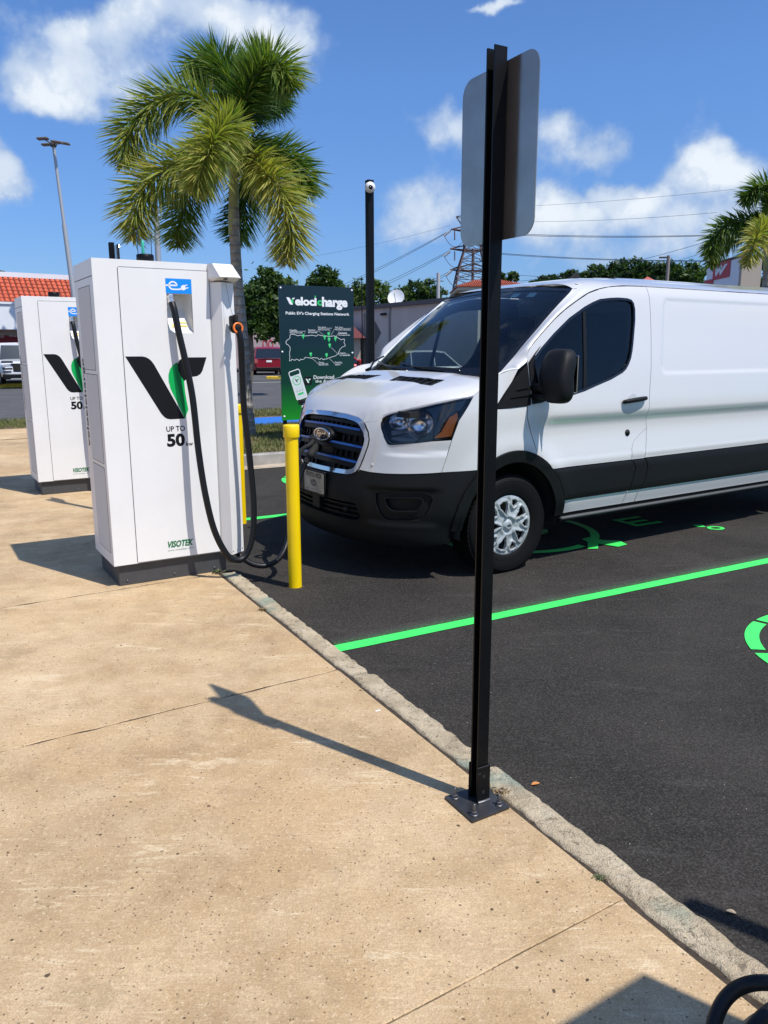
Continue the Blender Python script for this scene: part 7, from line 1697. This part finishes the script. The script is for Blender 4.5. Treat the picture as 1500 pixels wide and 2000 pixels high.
# ================================================================== PARKED VEHICLES
def carbody(prof, W, taper=.86, nx=None):
    """prof: list of (x, z_low, z_belt, z_top) stations front to back -> closed lofted body of 11 points a section"""
    return None
def car(name, label, cat, loc, rz, col, kind='suv', group=None, L=4.5, W=1.82, H=1.68, rear=True):
    t = thing(name, label, cat, loc, rz, group); paint = mat('paint_'+name, col, .3, coat=1.)
    # side outline (x forward from centre)
    h = L/2
    if kind == 'suv':
        low = [(-h, .42), (-h+.05, .30), (-h+.6, .25), (h-.6, .25), (h-.04, .30), (h, .45)]
        belt = [(-h-.0, .98), (-h+.15, 1.02), (0, 1.0), (h-1.25, 1.0), (h-.35, .88), (h-.03, .70)]
        roof = [(-h+.18, 1.02), (-h+.42, H-.10), (-h+.7, H), (.2, H), (.75, H-.08), (h-1.15, 1.02)]
    else:
        low = [(-h, .45), (-h+.05, .28), (-h+.6, .22), (h-.6, .22), (h-.04, .28), (h, .42)]
        belt = [(-h, .85), (-h+.3, .95), (0, .93), (h-1.3, .92), (h-.4, .80), (h-.03, .62)]
        roof = [(-h+.35, .95), (-h+1.0, H-.04), (-h+1.3, H), (-.1, H), (.4, H-.06), (h-1.25, .93)]
    z_at = lambda T, x: float(np.interp(x, [a for a, b in sorted(T)], [b for a, b in sorted(T)]))
    xs = sorted(set([-h, -h+.02, -h+.06, -h+.15, -h+.3, -h+.6] + list(np.linspace(-h+.9, h-.9, 10)) + [h-.6, h-.35, h-.18, h-.07, h-.02, h]))
    rows = []
    for x in xs:
        e = min(1, ((h-abs(x))/.28)); wf = W/2*(.80+.20*math.sqrt(max(0, 1-(1-e)**2))) if e < 1 else W/2
        zl, zb = z_at(low, x), z_at(belt, x); zm = (zl+zb)/2
        rows.append([Vector((x, s*y, z)) for s, y, z in ((-1, wf*.75, zl-.02), (-1, wf*.96, zl+.03), (-1, wf, zm), (-1, wf*.985, zb-.10), (-1, wf*.93, zb-.01), (-1, wf*.6, zb+.015), (1, 0, zb+.025), (1, wf*.6, zb+.015), (1, wf*.93, zb-.01), (1, wf*.985, zb-.10), (1, wf, zm), (1, wf*.96, zl+.03), (1, wf*.75, zl-.02))])
    n = 13; mb = MB(); vs = [v for r_i in rows for v in r_i]
    mb.add(vs, [(i*n+j, i*n+(j+1) % n, (i+1)*n+(j+1) % n, (i+1)*n+j) for i in range(len(rows)-1) for j in range(n)], True); mb.add(rows[0], [tuple(range(n))[::-1]]); mb.add(rows[-1], [tuple(range(n))])
    body = mb.build('body', paint, t)
    # cabin: glass block with painted roof and pillars
    mb = MB(); R_ = []
    for x, z in roof:
        k_ = (z-.95)/(H-.95); R_.append((x, z, W/2*(.93-.17*k_)))
    rt_ = R_[1:-1] if kind != 'suv' else R_[1:-1]
    b0, b1 = R_[0], R_[-1]
    top = [Vector((x, w_*s, z)) for s in (-1, 1) for x, z, w_ in rt_]; m_ = len(rt_); zb = .94
    bot = [Vector((np.interp(i/(m_-1), [0, 1], [b0[0], b1[0]]), W/2*.93*s, zb)) for s in (-1, 1) for i in range(m_)]
    vs = top+bot; N_ = 2*m_
    mb.add(vs, [(i, i+1, N_+i+1, N_+i) for i in range(m_-1)]+[(m_+i+1, m_+i, N_+m_+i, N_+m_+i+1) for i in range(m_-1)]+[(0, N_, N_+m_, m_), (m_-1, 2*m_-1, N_+2*m_-1, N_+m_-1)])
    mb.build('window', mat('car_glass', (.012, .016, .02), .06, spec=.8), t)
    mb = MB(); e = .02; tp = [Vector((x, (w_+.005)*s, z+e)) for s in (-1, 1) for x, z, w_ in rt_]; tl = [Vector((x, (w_+.012)*s, z-.05)) for s in (-1, 1) for x, z, w_ in rt_]
    md = [Vector((x, 0, z+e+.02)) for x, z, w_ in rt_]
    vs = tp+md+tl; mb.add(vs, [(i, i+1, 2*m_+i+1, 2*m_+i) for i in range(m_-1)]+[(2*m_+i, 2*m_+i+1, m_+i+1, m_+i) for i in range(m_-1)]+[(3*m_+i, 3*m_+i+1, i+1, i) for i in range(m_-1)]+[(m_+i, m_+i+1, 4*m_+i+1, 4*m_+i) for i in range(m_-1)]+[(0, 2*m_, m_, 4*m_, 3*m_), (m_-1, 4*m_-1, 5*m_-1, 2*m_-1, 3*m_-1)], False)
    for s in (-1, 1):
        for i in (0, m_-1): mb.tube([Vector((rt_[i][0], rt_[i][2]*s, rt_[i][1])), bot[(0 if s < 0 else m_)+i]+Vector((0, 0, -.02))], .035, 6)
        for u in (.36, .68):
            xx = b0[0]+(b1[0]-b0[0])*u; mb.tube([Vector((xx, (W/2*.765)*s, H-.02)), Vector((xx, W/2*.935*s, .96))], .025, 6)
    mb.build('roof', paint, t)
    for xw in (-h+.85, h-.85):
        for s in (-1, 1):
            mb = MB(); mb.lathe([(0, -.10), (.33, -.10), (.345, -.07), (.345, .08), (.33, .10), (.22, .10), (.21, .085)], (xw, (W/2-.11)*s, .345), (0, s, 0), 24); wh_ = mb.build('wheel', M_TYRE, t)
            mb = MB(); mb.lathe([(0, .10), (.05, .10), (.20, .085), (.215, .095)], (xw, (W/2-.11)*s, .345), (0, s, 0), 20); mb.build('rim', M_CAPM, wh_)
            mb = MB(); mb.lathe([(.36, .105), (.41, .108), (.41, .06)], (xw, (W/2-.11)*s, .36), (0, s, 0), 24); mb.build('wheel_arch', M_GAP, t)
    mb = MB(); mb.box((-h-.03, -W/2*.86, .28), (-h+.2, W/2*.86, .50), ch=.04); mb.box((h-.2, -W/2*.84, .22), (h+.02, W/2*.84, .40), ch=.04); mb.build('bumper', M_BLKP, t)
    for s in (-1, 1):
        mb = MB(); mb.box((-h-.015, s*W/2*.97, .72), (-h+.22, s*W/2*.72, .96), ch=.03); mb.build('tail_light', mat('tail_lamp', (.40, .10, .09), .2), t)
        mb = MB(); mb.box((h-.30, s*W/2*.955, .66), (h-.015, s*W/2*.58, .80), ch=.03); mb.build('headlight', mat('car_headlamp', (.35, .38, .42), .1), t)
        mb = MB(); mb.box((h-1.42, s*W/2*.95, .98), (h-1.25, s*W/2*1.14, 1.12), ch=.04); mb.build('side_mirror', paint, t)
    mb = MB(); mb.box((-h-.02, -.17, .80), (-h-.002, .17, .92)); mb.build('number_plate', M_WHITEV, t)
    mb = MB(); mb.box((h-.06, -.50, .48), (h+.012, .50, .72), ch=.03); mb.build('grille', M_GAP, t)
    return t
def onroad(px, py, z=-.1): d = pxray(px, py); return CAMP+d*((z-CAM_H)/d.z)
p = at(520, 727, 50); rc = car('red_suv', 'dark red SUV seen from behind, parked under the shade tree', 'car', Vector((p.x-.25, 51.5, -.1)), rad(104), (.26, .008, .022), H=1.72, W=1.9, L=4.6)
mb = MB(); mb.box((-2.34, -.7, 1.02), (-2.31, .7, 1.06)); mb.build('chrome_strip', M_CHROME, rc)
p = at(546, 715, 58); car('green_car', 'dark green car parked beyond the red SUV', 'car', Vector((p.x-.4, 58, -.1)), rad(150), (.01, .09, .08), kind='car', H=1.5)
wsu = car('white_suv', 'white SUV facing the road at the left edge, under the shop banner', 'car', Vector((at(34, 745, 34.4).x, 34.6, .09)), rad(-58), (.74, .76, .78), H=1.66, W=1.86, L=4.5)
sheet('raised_parking', [tuple((fA+fn_*.6-fdir*30).xy), tuple((fB+fn_*.6).xy), (-9.5, 70), (-90, 60)], .085, M_ROAD)
for s in (-1, 1):
    mb = MB(); mb.box((2.10, s*.46, .86), (2.258, s*.90, .94), ch=.02); mb.build('headlight', mat('car_headlamp_dark', (.03, .035, .045), .1), wsu)
mb = MB(); mb.prism([(-.55, .84), (.55, .84), (.36, .52), (-.36, .52)], 0, .06, X=(0, 1, 0), Y=(0, 0, 1), Z=(1, 0, 0), o=(2.21, 0, 0)); mb.build('grille', M_GAP, wsu)
mb = MB(); mb.box((2.0, -.88, .20), (2.268, .88, .42), ch=.04); mb.build('bumper', M_BLKP, wsu)
# front dress of the white SUV
for s in (-1, 1):
    mb = MB(); mb.box((2.18, s*.50, .60), (2.262, s*.88, .66), ch=.01); mb.box((2.18, s*.55, .48), (2.266, s*.86, .54), ch=.01); mb.build('lamp_recess', M_GAP, wsu)
mb = MB(); mb.box((2.2, -.6, .20), (2.285, .6, .24)); mb.build('skid_plate', M_CAPM, wsu)
p = at(706, 712, 36); car('red_car', 'bright red car glimpsed between the board and the camera pole', 'car', Vector((p.x-1.2, 37, -.1)), rad(15), (.50, .012, .02), kind='car', H=1.48)
p = at(745, 705, 29); car('silver_car', 'silver-white car glimpsed behind the foot of the camera pole', 'car', Vector((p.x+.9, 30, -.1)), rad(200), (.62, .63, .65), kind='car', H=1.50)
# yellow kerb nose in the far car park
a = onroad(520, 741); yk2 = thing('yellow_kerb', 'short yellow painted kerb in front of the red SUV', 'kerb', a)
mb = MB(a); b = onroad(560, 741); mb.box((0, 0, 0), ((b-a).length, .5, .16), X=(b-a).normalized(), Y=Z3.cross((b-a).normalized()), o=a, ch=.02); mb.build('kerb_block', M_YELK, yk2)
